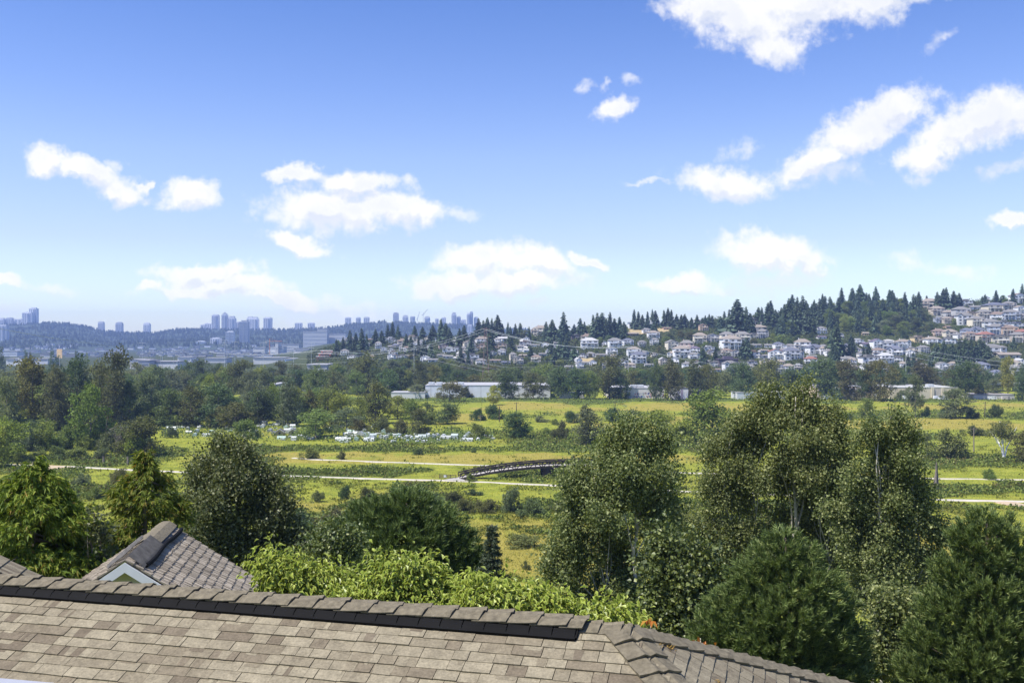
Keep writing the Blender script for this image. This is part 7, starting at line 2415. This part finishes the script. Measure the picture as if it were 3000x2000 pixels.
TOWERS = [  # u, v top, v base, width, kind, Y, label
    (4, 931, 962, 20, 'dome', 5600, 'domed tower at the far left edge behind a wider block'), (29, 930, 960, 20, 'dome', 5620, 'domed grey tower left of the stepped tower pair'), (52, 934, 958, 32, 'block', 5640, 'long low pale block left of the stepped tower pair'), (10, 950, 1002, 26, 'slab', 4300, 'wide striped tower low at the left edge'),
    (83, 914, 955, 28, 'slab', 5580, 'lower ribbed tower of the stepped pair'), (99, 901, 955, 22, 'slab', 5610, 'taller tower of the stepped pair at the far left'), (297, 941, 975, 16, 'dome', 5600, 'small domed tower left of two others on the blue ridge'), (350, 943, 980, 19, 'dome', 5600, 'domed tower in the middle of three on the blue ridge'), (431, 945, 982, 18, 'dome', 5600, 'lone domed tower right of the three on the blue ridge'),
    (632, 921, 972, 20, 'slab', 5600, 'left tower of the tall skyline cluster'), (659, 912, 975, 17, 'spire', 5600, 'tallest tower of the cluster with a pointed crown'), (680, 926, 975, 21, 'step', 5600, 'grey tower right of the pointed one'), (612, 946, 972, 20, 'block', 5620, 'low tower left of the tall skyline cluster'), (596, 950, 972, 14, 'block', 5640, 'squat tower at the left foot of the cluster'), (700, 942, 975, 14, 'block', 5640, 'short pale tower in the gap of the cluster'),
    (733, 927, 975, 18, 'step', 5600, 'left of the twin ribbed cluster towers'), (748, 928, 975, 20, 'step', 5590, 'right of the twin ribbed cluster towers'), (785, 929, 975, 23, 'slab', 5600, 'broad tower with a crown line right of the cluster'), (875, 945, 972, 20, 'block', 5600, 'small paired tower, the left one'), (912, 945, 972, 19, 'block', 5600, 'small paired tower, the right one'),
    (590, 998, 1034, 27, 'balcony', 4100, 'pale balcony tower lowest in front of the ridge'), (633, 988, 1032, 29, 'slab', 4100, 'grey blue tower second from left in front of the ridge'), (675, 969, 1030, 24, 'balcony', 4100, 'tall white balcony tower in front of the ridge'), (716, 938, 1026, 26, 'balcony', 4200, 'tallest dark banded tower in front of the ridge'),
    (1020, 929, 965, 16, 'block', 5700, 'tower at the left of the distant city centre'), (1050, 929, 965, 13, 'slab', 5700, 'slim tower second in the distant city centre'), (1074, 928, 965, 16, 'block', 5700, 'tower with a pale cap third in the distant city centre'), (1160, 915, 960, 16, 'dome', 5700, 'rounded dark tower of the distant city centre'), (1188, 923, 962, 16, 'step', 5720, 'stepped tower right of the rounded one'), (1209, 926, 962, 14, 'slab', 5700, 'slanted top tower left of the cranes'),
    (1252, 926, 962, 16, 'dome', 5700, 'round topped tower right of the cranes'), (1280, 932, 962, 10, 'slab', 5700, 'thin tower right of the round topped one'), (1300, 929, 960, 13, 'block', 5700, 'small tower behind the crest firs'), (1330, 915, 970, 14, 'step', 5700, 'ribbed tower with rounded shoulders in the distant city'), (1344, 926, 970, 12, 'slab', 5720, 'narrower tower attached right of the ribbed one'), (1358, 935, 970, 14, 'block', 5720, 'short tower between the two tall distant ones'),
    (1372, 917, 970, 9, 'slab', 5700, 'lower half of the tallest distant pair'), (1381, 912, 970, 10, 'slab', 5710, 'tallest slab of the distant city pair'), (1395, 928, 970, 13, 'slab', 5720, 'pale tower right of the tallest distant pair'), (1376, 950, 985, 14, 'block', 4800, 'white fronted tower below the tallest distant pair'),
]
TC = [(.62, .63, .66), (.70, .71, .73), (.52, .54, .58), (.78, .78, .80)]
rq = random.Random(9)
for (u, vt, vb, wp, kd, Y, lab) in TOWERS:
    s = Y / F
    x = (u - 1500) * s
    zt_, zb = ZC - (vt - 1000) * s, ZC - (vb - 1000) * s
    h, w_ = zt_ - zb, wp * s
    t = empty('tower', (x, Y, zb))
    tag(t, lab, 'tower', 'high-rise towers on the skyline')
    col = rq.choice(TC) if 'white' not in lab and 'pale' not in lab else (.68, .69, .70)
    if 'dark' in lab:
        col = (.42, .44, .48)
    crown = {'dome': .14, 'spire': .16, 'step': .12}.get(kd, .05) * h
    hb = h - crown
    b_ = MB().box(-w_ / 2, w_ / 2, -w_ * .35, w_ * .35, -25, hb)
    if kd in ('step', 'slab', 'spire'):
        b_.box(-w_ * .2, w_ * .2, -w_ * .42, -w_ * .35, -25, hb * 1.0 - 3)
    o = b_.build('wall', [M['tower']], t); o.color = (*col, 1)
    c_ = MB()
    if kd == 'dome':
        for k in range(5):
            a0, a1 = k / 5, (k + 1) / 5
            r0 = math.cos(a0 * math.pi / 2)
            c_.box(-w_ * .46 * r0, w_ * .46 * r0, -w_ * .3 * r0, w_ * .3 * r0, hb + crown * math.sin(a0 * math.pi / 2) + .01, hb + crown * math.sin(a1 * math.pi / 2))
    elif kd == 'spire':
        c_.box(-w_ * .34, w_ * .34, -w_ * .25, w_ * .25, hb + .01, hb + crown * .35).box(-w_ * .18, w_ * .18, -w_ * .15, w_ * .15, hb + crown * .36, hb + crown * .62)
        c_.tube([(0, 0, hb + crown * .6), (0, 0, hb + crown * 1.25)], [1.2, .4], 5)
    else:
        c_.box(-w_ * .30, w_ * .36, -w_ * .22, w_ * .22, hb + .01, hb + crown)
        if kd == 'step':
            c_.box(-w_ * .45, w_ * .05, -w_ * .25, w_ * .25, hb + .02, hb + crown * .45)
    o = c_.build('penthouse', [M['tower']], t); o.color = (*[q * .85 for q in col], 1)
    g_ = MB()
    if kd == 'balcony':
        nfl = max(6, int(hb / 6.2))
        for k in range(nfl):
            zz = hb * (k + .35) / nfl
            g_.box(-w_ * .5 - .6, w_ * .5 + .6, -w_ * .35 - 1.4, -w_ * .35 - .02, zz, zz + hb / nfl * .42)
        g_.box(-w_ * .08, w_ * .06, -w_ * .35 - 1.8, -w_ * .35 - 1.45, -10, hb)
    else:
        ncol = 4 if kd != 'block' else 3
        for k in range(ncol):
            xx = -w_ / 2 + w_ * (k + .5) / ncol
            yy = -w_ * .42 - .3 if abs(xx) < w_ * .2 and kd in ('step', 'slab', 'spire') else -w_ * .35 - .3
            g_.box(xx - w_ / ncol * .27, xx + w_ / ncol * .27, yy, yy + .25, -10, hb - 4)
    g_.build('glazing', [M['tower_glass']], t)


# low blocks of the near far-plain
def block(u0, u1, vt, vb, Y, col, label, wins=1):
    s = Y / F
    xc = ((u0 + u1) / 2 - 1500) * s
    w_ = (u1 - u0) * s
    zt_, zb = ZC - (vt - 1000) * s, ZC - (vb - 1000) * s
    t = empty('far_building', (xc, Y, zb))
    tag(t, label, 'building')
    o = MB().box(-w_ / 2, w_ / 2, 0, 40, -30, zt_ - zb).build('wall', [M['wall']], t); o.color = (*col, 1)
    o = MB().box(-w_ / 2 - .6, w_ / 2 + .6, -.6, 40.6, zt_ - zb + .02, zt_ - zb + 1.2).build('roof', [M['rooftile']], t); o.color = (.34, .34, .36, 1)
    for k in range(wins):
        zz = (zt_ - zb) * (k + .5) / wins
        MB().box(-w_ / 2 + 2, w_ / 2 - 2, -.3, -.02, zz, zz + 1.6).build('window_band', [M['tower_glass']], t)


block(888, 958, 970, 1012, 3600, (.46, .48, .50), 'large grey hospital block with a raised right end', 4)
block(930, 958, 963, 969, 3602, (.52, .54, .53), 'raised plant room on the hospital block', 1)
block(958, 1012, 977, 1005, 3650, (.56, .56, .56), 'pale wing right of the large hospital block', 3)
block(742, 775, 1018, 1036, 2900, (.66, .65, .62), 'cream block left of the orange crane', 2)
block(792, 830, 1016, 1040, 2600, (.72, .72, .72), 'white unfinished block under the orange crane', 2)
block(806, 815, 1004, 1038, 2590, (.60, .60, .60), 'concrete core tower under the orange crane', 1)
block(818, 875, 1008, 1030, 2700, (.60, .60, .60), 'long pale block right of the orange crane', 3)
block(862, 905, 1022, 1034, 2300, (.68, .64, .64), 'pale pinkish low block beside the construction site', 1)
block(835, 864, 1052, 1064, 1500, (.45, .58, .72), 'light blue flat building above the tree tops', 1)
block(742, 836, 1048, 1058, 1600, (.62, .62, .60), 'long flat pale roofed depot above the trees', 1)
block(380, 425, 1054, 1075, 1350, (.66, .64, .66), 'whitish hall right of the tallest left tree', 1)
block(405, 438, 1057, 1078, 1300, (.42, .42, .50), 'lilac grey hall with a dark side right of the tallest left tree', 1)
block(438, 520, 1060, 1068, 1320, (.70, .70, .70), 'long white hall behind the close pole pair', 1)
block(520, 560, 1047, 1060, 1700, (.70, .70, .72), 'white hall right of the close pole pair', 1)
block(600, 660, 1050, 1062, 1700, (.60, .60, .62), 'pale low hall beneath the capped pole', 1)
block(0, 50, 1030, 1046, 2400, (.66, .68, .70), 'pale low hall at the far left above the trees', 1)
block(18, 60, 1052, 1064, 1500, (.64, .66, .66), 'pale wall behind the left columnar poplars', 1)
block(54, 64, 1045, 1056, 1490, (.74, .74, .74), 'small white block by the left columnar poplars', 1)
block(100, 140, 1052, 1060, 1600, (.62, .62, .64), 'low pale roof between the columnar poplars', 1)
block(900, 958, 1070, 1076, 1000, (.5, .5, .5), 'grey flyover edge below the red stepped house', 1)
block(784, 803, 1131, 1146, 690, (.74, .73, .74), 'white gable end peeping through the left wood', 1)
block(884, 918, 1130, 1142, 800, (.70, .70, .72), 'white wall patch above the lime trees of the left wood', 1)
t = empty('billboard', W(174, 1066, 1200))
tag(t, 'bright orange billboard above the left wood', 'billboard')
MB().box(-3.2, 3.2, 0, .6, 7, 18).build('panel', [plain('orange_panel', (.9, .62, .36), .6, .2, .3)], t)
MB().box(-.5, .5, .1, .5, -10, 7).build('pole', [M['grey_metal']], t)


def crane(u, v_top, v_base, Y, jib_l, jib_r, tilt, mt, label):
    s = Y / F
    zb = ZC - (v_base - 1000) * s
    h = (v_base - v_top) * s
    t = empty('tower_crane', ((u - 1500) * s, Y, zb))
    tag(t, label, 'crane')
    m_ = MB()
    m_.bar((0, 0, -20), (0, 0, h), 2.2 * s / 1.9)
    m_.build('mast', [mt], t)
    m_ = MB()
    c = math.tan(math.radians(tilt))
    m_.bar((0, 0, h * .86), (jib_r * s, 0, h * .86 + jib_r * s * c), 2.0 * s / 1.9)
    m_.bar((0, 0, h), (jib_r * s * .8, 0, h * .86 + jib_r * s * c * .8 + .5), .5 * s / 1.9)
    m_.build('jib', [mt], t)
    m_ = MB()
    m_.bar((0, 0, h * .86), (-jib_l * s, 0, h * .86), 1.8 * s / 1.9)
    m_.box(-jib_l * s - 1, -jib_l * s + 3, -1.5, 1.5, h * .86 - 4, h * .86)
    m_.build('counterweight', [M['concrete']], t)


M['orange'] = plain('orange_crane_paint', (.75, .25, .05), .5, .1, .3)
crane(790, 992, 1045, 2500, 12, 37, 0, M['orange'], 'orange tower crane over the white unfinished block')
crane(1240, 916, 960, 5680, 4, 13, 52, M['grey_metal'], 'grey luffing crane in the distant city, the larger of two')
crane(1223, 930, 962, 5690, 2, 6, 74, M['grey_metal'], 'thin grey luffing crane left of the larger one')

# ------------------------------------------------------------------ labels by place in a row
def ordinal(n):
    ones = ['', 'first', 'second', 'third', 'fourth', 'fifth', 'sixth', 'seventh', 'eighth', 'ninth', 'tenth', 'eleventh', 'twelfth', 'thirteenth', 'fourteenth', 'fifteenth',
            'sixteenth', 'seventeenth', 'eighteenth', 'nineteenth']
    tens = {2: 'twenty', 3: 'thirty', 4: 'forty', 5: 'fifty', 6: 'sixty', 7: 'seventy', 8: 'eighty', 9: 'ninety'}
    if n < 20:
        return ones[n]
    if n >= 100:
        return 'hundred-' + ordinal(n - 100) if n > 100 else 'hundredth'
    a, b = divmod(n, 10)
    return tens[a] + '-' + ones[b] if b else tens[a][:-1] + 'ieth'


rows = {}
for (o, what, where, u) in AUTO:
    rows.setdefault((what, where), []).append((u, o))
for (what, where), lst in rows.items():
    lst.sort(key=lambda a: a[0])
    for i, (u, o) in enumerate(lst):
        if len(lst) == 1:
            o['label'] = f"{what} {where}"
        else:
            o['label'] = f"{what} {where}, {ordinal(i + 1)} from left"

# ------------------------------------------------------------------ the air between here and the horizon
hz = MB().box(-5200, 5200, -60, 7600, -42, 262).build('haze', [])
hm = bpy.data.materials.new('haze_air')
hm.use_nodes = True
ht = NT(hm.node_tree)
pv = ht.n('ShaderNodeVolumePrincipled')
pv.inputs['Color'].default_value = (0.38, 0.54, 1.0, 1)
pv.inputs['Density'].default_value = 1.0e-4
pv.inputs['Anisotropy'].default_value = 0.0
ho = ht.n('ShaderNodeOutputMaterial')
ht.l(pv.outputs[0], ho.inputs['Volume'])
hz.data.materials.append(hm)
tag(hz, 'pale blue summer haze over the valley', None, None, 'stuff')
hz.display_type = 'WIRE'
